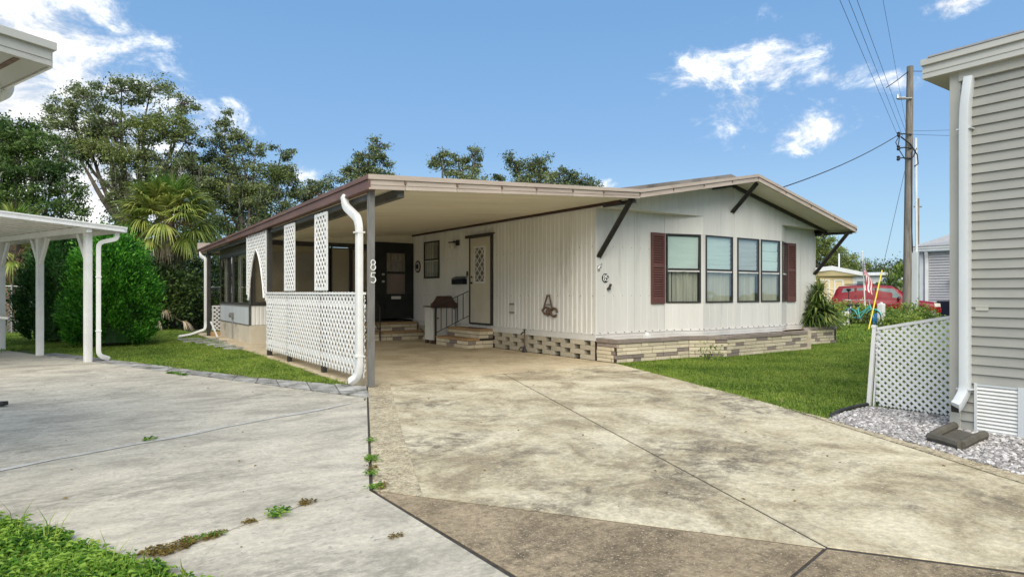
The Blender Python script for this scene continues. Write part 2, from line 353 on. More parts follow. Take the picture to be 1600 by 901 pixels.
M['skirt_white'] = mat('white_skirt', (.74, .73, .70), (.60, .59, .56), scale=2, detail=6, rough=.5, dirt=(.4, .38, .33), dscale=3, dpos=(.62, .85))
M['white'] = mat('white_paint', (.80, .80, .78), (.68, .68, .655), scale=4, detail=5, rough=.4)
M['white_lattice'] = mat('white_lattice', (.80, .795, .78), (.70, .695, .67), scale=6, rough=.5, rnd=.04)
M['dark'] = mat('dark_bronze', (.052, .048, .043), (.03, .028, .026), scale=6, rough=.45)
M['greypost'] = mat('grey_post', (.20, .195, .18), (.13, .125, .115), scale=5, rough=.5, stretch=(3, 3, .6))
M['beam'] = mat('grey_beam', (.105, .105, .095), (.06, .06, .055), scale=4, rough=.6)
M['trim'] = mat('brown_trim', (.065, .03, .024), (.04, .02, .016), scale=5, rough=.4)
M['gutter'] = mat('maroon_gutter', (.18, .098, .075), (.115, .061, .047), (.15, .08, .061), scale=3, detail=8, rough=.5, stretch=(2, .3, 2), dirt=(.32, .24, .2), dscale=2.5, dpos=(.62, .8))
M['fascia'] = mat('faded_fascia', (.50, .425, .36), (.37, .305, .25), (.44, .37, .31), scale=2.2, detail=8, rough=.6, stretch=(.5, .5, 3), dirt=(.26, .2, .15), dscale=2.5, dpos=(.58, .8), rnd=.05)
M['soffit'] = mat('beige_soffit', (.78, .73, .595), (.68, .63, .50), scale=1.2, detail=6, rough=.55, stretch=(.4, 2, 1), rnd=.03)
M['roof'] = mat('weathered_roof', (.27, .245, .22), (.11, .10, .09), scale=2, detail=9, rough=.85, stretch=(1, .6, 1), bump=.3)
M['shutter'] = mat('maroon_shutter', (.15, .064, .053), (.11, .046, .038), scale=4, rough=.5)
M['block'] = mat('cream_block', (.60, .54, .42), (.44, .385, .29), scale=6, detail=8, rough=.9, bump=.5, bscale=30, rnd=.1, dirt=(.34, .30, .15), dscale=4, dpos=(.58, .75))
M['bwall'] = mat('cream_base_wall', (.66, .60, .485), (.52, .465, .365), scale=2, detail=8, rough=.9, bump=.3, bscale=40, dirt=(.16, .145, .12), dscale=1.1, dpos=(.60, .72))
M['brick'] = mat('cream_brick', (.80, .71, .53), (.60, .51, .36), (.72, .63, .46), scale=9, detail=8, rough=.9, bump=.6, bscale=24, rnd=.12, speck=((.27, .21, .15), 26, .60, .72))
M['brick_dark'] = mat('umber_brick', (.40, .335, .29), (.25, .20, .17), scale=9, detail=8, rough=.9, bump=.9, bscale=24, rnd=.15, speck=((.45, .38, .32), 24, .62, .74))
M['brick_tread'] = mat('tan_tread_brick', (.50, .33, .17), (.36, .225, .11), scale=6, detail=6, rough=.85, bump=.4, rnd=.12)
M['mortar'] = mat('dark_mortar', (.08, .058, .036), (.045, .034, .024), scale=12, rough=1)
M['glass'] = glass_mat('window_glass', (.95, .97, .96), .10)
M['glass_dark'] = glass_mat('dim_glass', (.84, .84, .81), .05)
M['glass_car'] = mat('tinted_car_glass', (.22, .29, .28), (.10, .14, .14), scale=2, rough=.06, spec=.8)
M['blind'] = mat('pale_teal_blind', (.78, .90, .85), (.68, .81, .765), scale=1.5, rough=.6, stretch=(1, 1, 6))
M['blind_white_reflect'] = mat('white_reflect_blind', (.66, .68, .68), (.55, .57, .57), scale=1.5, rough=.6, stretch=(1, 1, 5))  # pale blind with the pane's whitish reflection put into its colour
M['curtain'] = mat('beige_curtain', (.62, .605, .52), (.42, .41, .335), scale=2, rough=.8, stretch=(5, 5, .3))
M['brown_blind'] = mat('tan_blind', (.60, .50, .36), (.48, .39, .27), scale=2, rough=.6)
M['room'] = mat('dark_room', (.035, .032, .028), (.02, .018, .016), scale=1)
M['cream_door'] = mat('cream_door', (.66, .61, .50), (.58, .53, .43), scale=2, rough=.45)
M['blackdoor'] = mat('black_door', (.022, .023, .022), (.013, .014, .013), scale=5, rough=.35)
M['screen'] = mat('door_screen', (.26, .205, .18), (.18, .145, .125), scale=2, rough=.7)
M['lace'] = mat('lace_curtain', (.66, .57, .48), (.30, .245, .20), (.48, .40, .33), scale=5, detail=7, rough=.8, stretch=(3, 3, .8))
M['black'] = mat('black_paint', (.02, .02, .02), (.012, .012, .012), scale=5, rough=.4)
M['navy'] = mat('navy_metal', (.014, .017, .03), (.009, .011, .02), scale=5, rough=.35)
M['iron'] = mat('wrought_iron', (.05, .047, .042), (.03, .028, .025), scale=8, rough=.5)
M['brownwood'] = mat('brown_wood', (.12, .062, .045), (.08, .042, .03), scale=4, rough=.55, stretch=(1, 1, 4))
M['rust'] = mat('rusty_metal', (.20, .125, .085), (.09, .06, .045), scale=7, detail=7, rough=.7)
M['brass'] = mat('brass', (.75, .62, .38), rough=.25, metal=1)
M['steel'] = mat('galvanised', (.55, .55, .54), (.4, .4, .39), scale=5, rough=.4, metal=.7)
M['siding_grey'] = mat('grey_vinyl', (.325, .325, .295), (.27, .27, .245), scale=1.5, rough=.5, rnd=.03)
M['trim_grey'] = mat('grey_trim', (.45, .445, .395), (.39, .385, .34), scale=2, rough=.45)
M['eave_grey'] = mat('grey_eave', (.50, .50, .465), (.41, .41, .375), (.47, .47, .435), scale=2, rough=.4, stretch=(1, .4, 2), dirt=(.3, .29, .25), dscale=3, dpos=(.62, .8))
M['spout_blue'] = mat('pale_downspout', (.60, .635, .655), (.52, .55, .565), scale=2, rough=.4, stretch=(2, 2, .5))
M['splash'] = mat('splash_concrete', (.125, .114, .092), (.075, .069, .057), scale=5, detail=8, rough=.95, bump=.5, bscale=40)
M['black_edge'] = mat('black_edging', (.035, .035, .033), (.02, .02, .02), scale=8, rough=.6)
M['stone_white'] = mat('white_pebble', (.60, .585, .57), (.40, .385, .38), scale=2, rough=.8, rnd=.35)
M['stone_grey'] = mat('grey_pebble', (.32, .30, .295), (.17, .16, .155), scale=3, rough=.85, rnd=.4)
M['bark'] = mat('oak_bark', (.175, .15, .125), (.07, .06, .05), scale=4, detail=8, rough=.95, bump=.8, bscale=14, stretch=(1, 1, .4))
M['pole'] = mat('weathered_pole', (.27, .245, .215), (.10, .09, .078), (.19, .17, .148), scale=3, detail=9, rough=.9, bump=.4, stretch=(4, 4, .35))
M['wire'] = mat('wire', (.03, .03, .032), rough=.6)
M['red'] = mat('red_car_paint', (.23, .004, .012), (.20, .004, .011), scale=1, rough=.2, spec=.35)
M['tyre'] = mat('tyre_rubber', (.02, .02, .02), rough=.8)
M['yellow'] = mat('yellow_guard', (.80, .62, .03), (.7, .52, .02), scale=3, rough=.4)
M['teal'] = mat('turquoise_paint', (.12, .56, .52), rough=.3)
M['blue'] = mat('blue_plastic', (.03, .26, .60), (.02, .2, .48), scale=3, rough=.35)
M['flag_red'] = mat('flag_red', (.50, .03, .05), rough=.8)
M['flag_white'] = mat('flag_white', (.78, .78, .78), rough=.8)
M['flag_blue'] = mat('flag_blue', (.03, .04, .16), rough=.8)
M['yellow_house'] = mat('cream_yellow_siding', (.78, .65, .38), (.72, .59, .34), scale=2, rough=.6)
M['white_roof'] = mat('white_roof', (.72, .74, .75), (.6, .62, .63), scale=2, rough=.6)
M['grey_roof'] = mat('grey_shingle', (.37, .37, .38), (.27, .27, .28), scale=8, detail=8, rough=.9)
M['lilac'] = mat('pale_grey_siding', (.46, .455, .47), (.42, .415, .43), scale=2, rough=.55, rnd=.03)
M['lamp_glass'] = mat('frosted_glass', (.62, .60, .52), (.5, .48, .42), scale=5, rough=.3)
M['wood'] = mat('bare_wood', (.42, .27, .15), (.28, .17, .09), scale=4, rough=.7, stretch=(1, 1, .3))
# plants
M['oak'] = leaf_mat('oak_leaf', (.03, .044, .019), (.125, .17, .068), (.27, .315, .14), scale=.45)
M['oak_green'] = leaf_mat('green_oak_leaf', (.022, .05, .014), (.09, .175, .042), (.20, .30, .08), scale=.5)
M['oak_yellow'] = leaf_mat('sunlit_oak_leaf', (.04, .06, .016), (.14, .19, .045), (.26, .31, .09), scale=.5)  # lit copy of the oak leaf, sunlight put into the colour
M['moss'] = leaf_mat('spanish_moss', (.10, .105, .085), (.19, .195, .155), (.24, .24, .19), transl=.2)
M['cedar'] = leaf_mat('cedar_spray', (.014, .08, .008), (.06, .26, .018), (.17, .45, .045), scale=3.2)
M['cedar_dark'] = leaf_mat('shaded_spray', (.010, .036, .008), (.026, .09, .016), (.05, .15, .025), scale=1.6)  # darker copy of the cedar leaf, shade put into the colour
M['palm'] = leaf_mat('palm_blade', (.065, .11, .018), (.23, .30, .055), (.46, .49, .14), scale=.6, transl=.3)
M['palm_young'] = leaf_mat('young_palm_blade', (.045, .12, .018), (.12, .26, .04), (.24, .38, .08), scale=.8)
M['palm_dead'] = leaf_mat('dead_palm_blade', (.16, .115, .065), (.36, .28, .185), (.52, .44, .32), scale=.8, transl=.15)
M['palm_flower'] = leaf_mat('palm_flower', (.14, .065, .015), (.28, .14, .03), (.36, .2, .05), scale=.8)
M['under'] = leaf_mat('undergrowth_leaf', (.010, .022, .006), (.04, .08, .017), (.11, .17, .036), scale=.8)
M['yucca'] = leaf_mat('yucca_blade', (.045, .085, .02), (.14, .22, .045), (.36, .42, .14), scale=2)
M['shrub'] = leaf_mat('shrub_leaf', (.035, .08, .014), (.13, .22, .035), (.30, .38, .08), scale=1.5)
M['flower'] = leaf_mat('yellow_flower', (.70, .46, .03), (.82, .60, .05), (.9, .7, .12), scale=2)
M['grass'] = leaf_mat('grass_blade', (.06, .125, .016), (.17, .295, .036), (.34, .43, .075), scale=.9, transl=.4)
M['grass_dry'] = leaf_mat('dry_grass_blade', (.16, .15, .05), (.30, .27, .10), (.42, .38, .17), scale=1.2, transl=.4)
M['grass_bright'] = leaf_mat('weed_leaf', (.03, .10, .01), (.12, .28, .022), (.28, .44, .06), scale=4, transl=.4)
M['weed_brown'] = leaf_mat('dry_weed_leaf', (.10, .07, .015), (.20, .14, .03), (.26, .2, .05), scale=4)
M['far'] = leaf_mat('far_tree_leaf', (.035, .05, .022), (.085, .12, .045), (.15, .19, .075), scale=.25)
# ------------------------------------------------------------------ ground, slabs
def poly_slab(name, pts, m, z=0.0, th=.10, parent=None, chamfer=.006):
    b = MB(); b.prism([(x, y, z-th) for x, y in pts], (0, 0, th))
    return obj(name, b, m, parent=parent, bevel=chamfer)
def inset(pts, d):                                    # shrink a convex-ish polygon by d
    n = len(pts); A = sum(pts[i][0]*pts[(i+1) % n][1]-pts[(i+1) % n][0]*pts[i][1] for i in range(n)); sg = 1 if A > 0 else -1
    out = []
    for i in range(n):
        p0 = Vector(pts[i-1]); p1 = Vector(pts[i]); p2 = Vector(pts[(i+1) % n])
        e1 = (p1-p0).normalized(); e2 = (p2-p1).normalized(); n1 = Vector((-e1.y, e1.x))*sg; n2 = Vector((-e2.y, e2.x))*sg
        bis = (n1+n2); k = max(bis.length_squared/2, .3); out.append(tuple(p1+bis*(d/k)))
    return out
g = MB(); g.quad((-500, -300, -.035), (700, -300, -.035), (700, 700, -.035), (-500, 700, -.035))
structure('ground', g, M['soil'])
jb = MB()
def seam(pts, w=.06, z=-.0045):
    for p, q in zip(pts[:-1], pts[1:]):
        p = Vector((*p, z)); q = Vector((*q, z)); d = (q-p).normalized(); n = Vector((-d.y, d.x, 0))*w/2; e = d*.02
        jb.prism([tuple(p-n-e), tuple(q-n+e), tuple(q+n+e), tuple(p+n-e)], (0, 0, -.05)); z -= .0004
seam([(1.763, 4.247), (3.403, 1.862), (4.99, -.445)]); seam([(6.149, 9.096), (3.403, 1.862)], z=-.006); seam([(3.403, 1.862), (1.86, 1.572)], z=-.0065)
seam([(3.732, 9.191), (2.31, 5.627), (1.763, 4.247), (1.80, 2.5), (1.86, 1.572), (2.0, -7)], z=-.007); seam([(3.5, 9.2), (6.149, 9.103), (8.86, 9.05)], z=-.010); seam([(-14, 1.22), (-.459, 6.456), (3.143, 7.848)], z=-.011)
tanA = [(3.732, 9.191), (2.31, 5.627), (1.763, 4.247), (3.403, 1.862), (6.149, 9.096)]
# left band of exposed aggregate along the seam
bandp = [(3.732, 9.191), (2.31, 5.627), (1.763, 4.247), (1.99, 3.92), (2.62, 5.55), (3.62, 8.05), (4.08, 9.176)]
tanA = [(4.08, 9.176), (3.62, 8.05), (2.62, 5.55), (1.99, 3.92), (3.403, 1.862), (6.149, 9.096)]
edgeb = [(7.2, 4.485), (6.898, 3.703), (6.341, 2.375), (6.043, 1.741), (5.5, .55), (5.27, .10), (5.14, .16), (5.30, .64), (5.84, 1.84), (6.17, 2.46), (6.80, 3.74)]
tanB = [(6.149, 9.096), (3.403, 1.862), (4.99, -.445), (5.14, .16), (5.30, .64), (5.84, 1.84), (6.17, 2.46), (6.80, 3.74), (7.2, 4.485), (7.555, 5.402), (8.15, 7.05), (8.786, 8.794), (8.86, 9.04)]
carp = [(3.5, 9.20), (3.49, 24.2), (8.86, 24.2), (8.86, 9.05), (6.149, 9.106)]
brC = [(1.763, 4.247), (1.81, 2.5), (1.86, 1.572), (3.403, 1.862)]
brD = [(3.403, 1.862), (1.86, 1.572), (2.0, -7), (9, -7), (9, -6), (4.99, -.445)]
dr = thing('driveway', 'tan concrete driveway of jointed slabs leading under the carport of the white home', 'driveway', (4, 5, 0)); dr['kind'] = 'structure'
for p, m, d in ((tanA, 'tan', .0006), (bandp, 'aggregate', .0006), (tanB, 'tan', .022), (carp, 'tan_carport', .005), (edgeb, 'aggregate', .0006), (brC, 'brown_slab', .009), (brD, 'brown_slab', .009)):
    poly_slab('concrete_slab', inset(p, d), M[m], z=-.002 if m == 'brown_slab' else 0, parent=dr, chamfer=.006 if d > .002 else 0)
# neighbour's grey drive
E1 = Vector((.93, .36)).normalized(); E2 = Vector((-E1.y, E1.x))
crack = [(-.9, 3.36), (-.35, 3.62), (.0, 3.74), (.335, 3.871), (.5, 3.905), (.663, 3.965), (.86, 4.06), (1.078, 4.123), (1.295, 4.239), (1.42, 4.222), (1.56, 4.262), (1.745, 4.255)]
nd = thing('neighbour_driveway', 'grey concrete driveway with weeds growing in its crack', 'driveway', (0, 6, 0)); nd['kind'] = 'structure'
far1 = Vector((.42, 15.184)); far2 = far1+E2*9
GE = [(-.459, 6.456), (3.143, 7.848), (3.2, 8.02), (2.344, 10.244), (.42, 15.184), tuple(far2), (-14, 17), (-14, 1.22)]
GF = [(3.143, 7.848), (-.459, 6.456), (-14, 1.22), (-14, -1.4)]+crack+[(2.294, 5.63), (3.70, 9.17), (3.5, 8.95), (3.22, 8.0)]
GG = list(reversed(crack))+[(-14, -1.4), (-14, -7), (1.97, -7), (1.82, 1.572), (1.785, 2.5)]
poly_slab('concrete_slab', inset(GE, .006), M['grey'], z=.004, parent=nd)
poly_slab('concrete_slab', inset(GF, .006), M['grey'], z=0, parent=nd, chamfer=.003)
poly_slab('concrete_slab', inset(GG, .006), M['grey'], z=0, parent=nd, chamfer=.003)
# pale mortar smear along the joint
b = MB(); a0 = Vector((-1.6, 6.015, .0055)); a1 = Vector((2.9, 7.755, .0055)); dv = (a1-a0); nv = Vector((-dv.y, dv.x, 0)).normalized()
ring = []
for i in range(41):
    t = i/40; w = .045+.035*abs(math.sin(t*9)+.4*math.sin(t*31)); ring.append((a0+dv*t-nv*(w+.012), a0+dv*t-nv*.012))
for i in range(40): b.quad(ring[i][0], ring[i+1][0], ring[i+1][1], ring[i][1])
structure('joint_mortar', b, M['joint_pale'])
seam(crack, z=-.006)
structure('joint_bed', jb, M['joint'])
# pavers between drive and lawn
ps = thing('paver_strip', 'row of weathered pavers edging the grey driveway beside the left lawn', 'path', (2, 11, 0)); ps['kind'] = 'structure'
inner = [(3.3, 8.06), (2.36, 10.27), (.44, 15.19), tuple(far1+E2*3)]; outer = [(3.62, 8.98), (2.58, 10.78), (1.85, 12.68), (.86, 15.3), tuple(far1+E2*3+E1*.42)]
def along(pl, t):
    pts = [Vector(p) for p in pl]; ls = [(pts[i+1]-pts[i]).length for i in range(len(pts)-1)]; d = t*sum(ls)
    for i, l in enumerate(ls):
        if d <= l or i == len(ls)-1: return pts[i]+(pts[i+1]-pts[i])*(d/l)
        d -= l
rr = random.Random(4); nP = 17
cuts = [0]+[(i+rr.uniform(-.18, .18))/nP for i in range(1, nP)]+[1]
sk = [0]+[rr.uniform(-.012, .012) for _ in range(nP-1)]+[0]
for i in range(nP):
    t0, t1 = cuts[i]+.0003, cuts[i+1]-.0003
    q = [along(inner, t0), along(inner, t1), along(outer, min(1, t1+sk[i+1])), along(outer, max(0, t0+sk[i]))]
    q = inset([tuple(p) for p in q], rr.uniform(.0008, .005)); dz = rr.uniform(.001, .010)
    poly_slab('paver', q, M['paver'], z=dz, th=.06, parent=ps, chamfer=.006)
# stepping stones by the porch
ss = thing('stepping_stones', 'flat grey stepping stones in the grass beside the porch base', 'path', (3.3, 19, 0)); ss['kind'] = 'structure'
for (x, y, w, l) in ((3.35, 17.0, .5, .42), (3.3, 17.75, .55, .5), (3.25, 18.5, .6, .45), (3.15, 19.3, .66, .6), (3.0, 20.2, .75, .6), (2.95, 21.1, .7, .6), (3.5, 19.6, .4, .5), (3.45, 20.6, .4, .6)):
    a = rr.uniform(-.15, .15); q = [(x+math.cos(a)*sx*w/2-math.sin(a)*sy*l/2, y+math.sin(a)*sx*w/2+math.cos(a)*sy*l/2) for sx, sy in ((-1, -1), (.85, -1), (1, .9), (-.9, 1))]
    poly_slab('stepping_stone', q, M['paver'], z=.02, th=.06, parent=ss, chamfer=.01)

# street at the back right, and lawns
b = MB(); c0 = gnd(1250, 36); c1 = gnd(1520, 33)
dv = (c1-c0).normalized(); nv = Vector((-dv.y, dv.x, 0)); nv = nv if nv.dot(FW) > 0 else -nv
b.quad(*[tuple(c0-dv*40+nv*k+Vector((0, 0, -.02))) for k in (0,)], *[tuple(c1+dv*40+Vector((0, 0, -.02)))], tuple(c1+dv*40+nv*6+Vector((0, 0, -.02))), tuple(c0-dv*40+nv*6+Vector((0, 0, -.02))))
structure('road', b, M['road'])

def blade_mesh(name, n, h, w, spread, m, lean=.5, flat=False):
    V = []; F = []
    for i in range(n):
        a = random.random()*2*PI; r = spread*math.sqrt(random.random()); x, y = r*math.cos(a), r*math.sin(a)
        hh = h*random.uniform(.55, 1.2); d = random.random()*2*PI; ln = hh*random.uniform(.1, lean); dx, dy = math.cos(d), math.sin(d)
        ww = w*random.uniform(.7, 1.3); sx, sy = -dy*ww/2, dx*ww/2; b = len(V)
        if flat:                                     # small broad leaf on a short stalk
            cx, cy, cz = x+dx*ln, y+dy*ln, hh; L_ = ww*1.5
            V += [(cx-dx*L_*.5, cy-dy*L_*.5, cz-L_*.12), (cx+sx, cy+sy, cz+L_*.1), (cx+dx*L_*.6, cy+dy*L_*.6, cz-L_*.2), (cx-sx, cy-sy, cz+L_*.1)]
            F.append((b, b+1, b+2, b+3))
        else:
            V += [(x-sx, y-sy, 0), (x+sx, y+sy, 0), (x+dx*ln*.35+sx*.8, y+dy*ln*.35+sy*.8, hh*.6), (x+dx*ln*.35-sx*.8, y+dy*ln*.35-sy*.8, hh*.6), (x+dx*ln, y+dy*ln, hh)]
            F += [(b, b+1, b+2, b+3), (b+3, b+2, b+4)]
    me = bpy.data.meshes.new(name); me.from_pydata(V, [], F); me.materials.append(m); o = bpy.data.objects.new(name, me); return o
def pebble_mesh(name, r, m):
    bm = bmesh.new(); bmesh.ops.create_icosphere(bm, subdivisions=1, radius=r)
    for v in bm.verts: v.co = Vector((v.co.x*random.uniform(.8, 1.3), v.co.y*random.uniform(.7, 1.1), v.co.z*random.uniform(.4, .7)))
    me = bpy.data.meshes.new(name); bm.to_mesh(me); bm.free(); me.materials.append(m); return bpy.data.objects.new(name, me)
def scatter(name, polys, srcs, density, smin, smax, seed, z=-.03, tilt=.15):
    """countless small things spread over a patch with geometry nodes"""
    me = bpy.data.meshes.new(name); bm = bmesh.new()
    for pl in polys:
        f = bm.faces.new([bm.verts.new((x, y, z)) for x, y in pl])
    bmesh.ops.recalc_face_normals(bm, faces=bm.faces)
    for f in bm.faces:
        if f.normal.z < 0: f.normal_flip()
    bmesh.ops.triangulate(bm, faces=bm.faces); bm.to_mesh(me); bm.free()
    o = bpy.data.objects.new(name, me); COL.objects.link(o); o['kind'] = 'stuff'
    ng = bpy.data.node_groups.new(name, 'GeometryNodeTree'); ng.interface.new_socket('Geometry', in_out='INPUT', socket_type='NodeSocketGeometry'); ng.interface.new_socket('Geometry', in_out='OUTPUT', socket_type='NodeSocketGeometry')
    N = ng.nodes; L = ng.links; gi = N.new('NodeGroupInput'); go = N.new('NodeGroupOutput'); jn = N.new('GeometryNodeJoinGeometry')
    for k, (src, share) in enumerate(srcs):
        d = N.new('GeometryNodeDistributePointsOnFaces'); d.inputs['Density'].default_value = density*share; d.inputs['Seed'].default_value = seed+k; L.new(gi.outputs[0], d.inputs['Mesh'])
        oi = N.new('GeometryNodeObjectInfo'); oi.inputs['Object'].default_value = src; oi.inputs['As Instance'].default_value = True
        ip = N.new('GeometryNodeInstanceOnPoints'); L.new(d.outputs['Points'], ip.inputs['Points']); L.new(oi.outputs['Geometry'], ip.inputs['Instance'])
        rv = N.new('FunctionNodeRandomValue'); rv.data_type = 'FLOAT_VECTOR'; rv.inputs[0].default_value = (-tilt, -tilt, 0); rv.inputs[1].default_value = (tilt, tilt, 6.28); rv.inputs['Seed'].default_value = seed+k+50
        L.new(rv.outputs[0], ip.inputs['Rotation'])
        sv = N.new('FunctionNodeRandomValue'); sv.data_type = 'FLOAT'; sv.inputs[2].default_value = smin; sv.inputs[3].default_value = smax; sv.inputs['Seed'].default_value = seed+k+90
        L.new(sv.outputs[1], ip.inputs['Scale']); L.new(ip.outputs[0], jn.inputs[0])
    L.new(jn.outputs[0], go.inputs[0])
    md = o.modifiers.new('scatter', 'NODES'); md.node_group = ng
    return o
GR = blade_mesh('grass_tuft', 34, .055, .007, .11, M['grass'], lean=.9)
GRD = blade_mesh('dry_grass_tuft', 16, .045, .007, .12, M['grass_dry'], lean=1.1)
GRF = blade_mesh('far_grass_tuft', 34, .07, .02, .22, M['grass'], lean=.9)
GRB = blade_mesh('near_grass_tuft', 16, .07, .006, .06, M['grass_bright'], lean=.9)
WD = blade_mesh('weed_tuft', 22, .05, .022, .06, M['grass_bright'], lean=.7, flat=True)
WDC = blade_mesh('clover_tuft', 20, .028, .022, .09, M['grass'], lean=1.1, flat=True)
WB = blade_mesh('dry_weed_tuft', 18, .02, .016, .045, M['weed_brown'], lean=1, flat=True)
WG = blade_mesh('green_weed_tuft', 20, .028, .018, .05, M['grass_bright'], lean=1, flat=True)
TALL = blade_mesh('tall_blade_tuft', 4, .16, .006, .02, M['grass'], lean=.9)
near_right = [(8.75, 8.74), (8.11, 7.02), (7.51, 5.38), (6.87, 3.70), (7.08, 3.86), (8.09, 3.95), (8.2, 2.85), (13, 2.9), (18.6, 9.25), (17.6, 9.28), (16.4, 9.4), (15.3, 8.75), (14.9, 8.6), (11.6, 8.6), (10.94, 8.98), (8.95, 9.08)]
scatter('lawn_grass', [near_right], [(GR, .66), (WDC, .26), (GRD, .08)], 235, .7, 1.15, 3)
mid_right = [(13, 2.9), (30, -6), (38, 8), (30, 22), (17.7, 24), (17.7, 9.35), (18.6, 9.25)]
scatter('lawn_grass', [mid_right], [(GRF, 1)], 28, .7, 1.2, 5)
left_near = [(3.50, 9.3), (3.58, 8.93), (2.54, 10.78), (1.81, 12.66), (.84, 15.28), (-1.0, 20), (-2.5, 28), (3.4, 28), (3.44, 22)]
scatter('lawn_grass', [left_near], [(GR, .54), (WDC, .38), (GRD, .08)], 175, .7, 1.2, 8)
scatter('lawn_grass', [[(-1.6, 18.6), (-12, 30), (-2.6, 29.5), (-1.05, 20)]], [(GRF, 1)], 30, .7, 1.2, 9)
front_edge = [(-1.6, 6.2), (-.9, 5.7), (-.353, 4.97), (-.154, 4.64), (-.02, 4.32), (.08, 4.14), (.24, 3.82), (.41, 3.50), (.52, 3.2), (.70, 2.85), (1.2, 2.2), (1.3, 1.6), (-3, 1.5), (-4, 5.5)]
scatter('verge_weeds', [front_edge], [(WD, .5), (GRB, .3), (WDC, .2)], 900, .7, 1.15, 11, z=-.01)
b = MB(); b.prism([(x, y, -.02) for x, y in front_edge], (0, 0, .024)); structure('verge_soil', b, M['soil'])
scatter('tall_grass_blades', [[(-.4, 5.0), (-.16, 4.62), (.06, 4.16), (.40, 3.50), (.70, 2.87), (.60, 2.84), (.30, 3.47), (-.04, 4.12), (-.25, 4.6), (-.5, 4.95)]], [(TALL, 1)], 60, .7, 1.4, 13, z=0, tilt=.3)
def strip(p0, p1, w):
    p0 = Vector(p0); p1 = Vector(p1); d = (p1-p0).normalized(); n = Vector((-d.y, d.x))*w/2; return [tuple(p0+n), tuple(p0-n), tuple(p1-n), tuple(p1+n)]
scatter('crack_weeds', [strip((.34, 3.87), (.50, 3.905), .11), strip((.50, 3.905), (.74, 4.0), .07), strip((.86, 4.06), (.94, 4.08), .05), strip((1.23, 4.2), (1.34, 4.235), .06), strip((1.5, 3.35), (1.56, 3.37), .05), strip((1.78, 4.23), (1.86, 4.3), .05), strip((1.93, 4.7), (1.97, 4.8), .04)], [(WB, 1)], 900, .5, 1.0, 17, z=.002)
scatter('crack_weeds', [strip((.55, 3.92), (.72, 3.99), .04), strip((1.02, 4.09), (1.16, 4.16), .08), strip((1.765, 4.235), (1.80, 4.3), .07), strip((1.89, 4.58), (1.93, 4.66), .05), strip((2.04, 4.95), (2.09, 5.1), .07), strip((2.3, 5.62), (2.34, 5.7), .04), strip((.55, 6.86), (.7, 6.92), .04), strip((1.6, 11.9), (1.4, 12.4), .08)], [(WG, 1)], 700, .5, 1.1, 19, z=.002)
LT = blade_mesh('leaf_litter_bit', 1, .006, .022, .01, M['weed_brown'], lean=1, flat=True)
scatter('leaf_litter', [[(1.9, 4.2), (3.4, 2.2), (5.6, 1.0), (8.4, 8.4), (8.7, 12), (3.9, 12), (3.8, 9.2)], [(.6, 3.6), (1.6, 3.9), (3.3, 8.2), (.6, 14), (-4, 12), (-2, 6.2), (-.2, 5.2)]], [(LT, 1)], 1.6, .4, 1.3, 29, z=.004, tilt=.4)
# pebbles
PB = [pebble_mesh('pebble', .016, M['stone_white']), pebble_mesh('pebble', .019, M['stone_white']), pebble_mesh('pebble', .017, M['stone_grey'])]
gp = [(7.08, 3.79), (8.08, 3.87), (8.14, 2.84), (7.5, 2.79), (7.5, .3), (5.38, .3), (6.00, 1.755), (6.30, 2.39), (6.86, 3.72)]
b = MB(); b.prism([(x, y, -.03) for x, y in gp], (0, 0, .027)); structure('gravel_bed', b, M['joint'])
scatter('gravel', [gp], [(PB[0], .22), (PB[1], .18), (PB[2], .6)], 2300, .6, 1.5, 23, z=.004, tilt=.6)
# ------------------------------------------------------------------ the white home
XW, XE, YW, YB, YK, YF = 8.9, 17.2, 9.72, 9.44, 24.0, 8.72
ZS, ZT = .54, 3.17
def zroof(x): return 4.135-(.184*(13.03-x) if x < 13.03 else .212*(x-13.03))
SIDE = FR((XW, 0), (0, -1))                        # u = -Y, n = -X
FRONT = FR((0, YW), (1, 0)); BAY = FR((0, YB), (1, 0))
H = thing('mobile_home', 'long white mobile home with ribbed siding, bay windows and low gable roof', 'house', (13, 15, 0))
# ribbed side wall
b = MB(); y = YW; k = 0; prof = []
while y < YK:
    prof += [(y, 0), (y+.052, 0), (y+.066, .010), (y+.128, .010), (y+.1424, 0)]; y += .1524
for i in range(len(prof)-1):
    (y0, d0), (y1, d1) = prof[i], prof[i+1]
    b.quad((XW+d0, y0, ZS), (XW+d0, y0, 3.3), (XW+d1, y1, 3.3), (XW+d1, y1, ZS))
obj('ribbed_wall', b, M['side'], H)
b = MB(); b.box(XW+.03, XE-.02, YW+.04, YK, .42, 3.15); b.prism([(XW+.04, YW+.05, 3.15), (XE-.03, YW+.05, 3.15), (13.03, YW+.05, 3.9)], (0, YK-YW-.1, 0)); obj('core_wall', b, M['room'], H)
b = MB(); b.box(XE-.02, XE, YW+.01, YK, ZS, 3.1); obj('wall', b, M['front'], H)
b = MB(); b.box(XW+.03, XE-.03, YK, YK+.02, .4, 3.2); obj('wall', b, M['front'], H)
# skirt board, corner strip
b = MB(); b.fbox(SIDE, -18.2, -YW+.012, .0, .014, .40, ZS-.015); b.fbox(SIDE, -18.2, -YW+.012, .0, .02, ZS-.018, ZS+.004); obj('skirt_board', b, M['skirt_white'], H)
b = MB(); b.box(XW-.012, XW+.035, YW-.012, YW+.03, ZS, 3.2); obj('corner_strip', b, M['front'], H)
b = MB(); b.box(XE-.035, XE+.012, YW-.012, YW+.03, ZS, 3.05); obj('corner_strip', b, M['front'], H)
b = MB(); b.fbox(SIDE, -18.2, -YF-.25, 0, .055, 3.165, 3.25); obj('wall_trim', b, M['trim'], H)
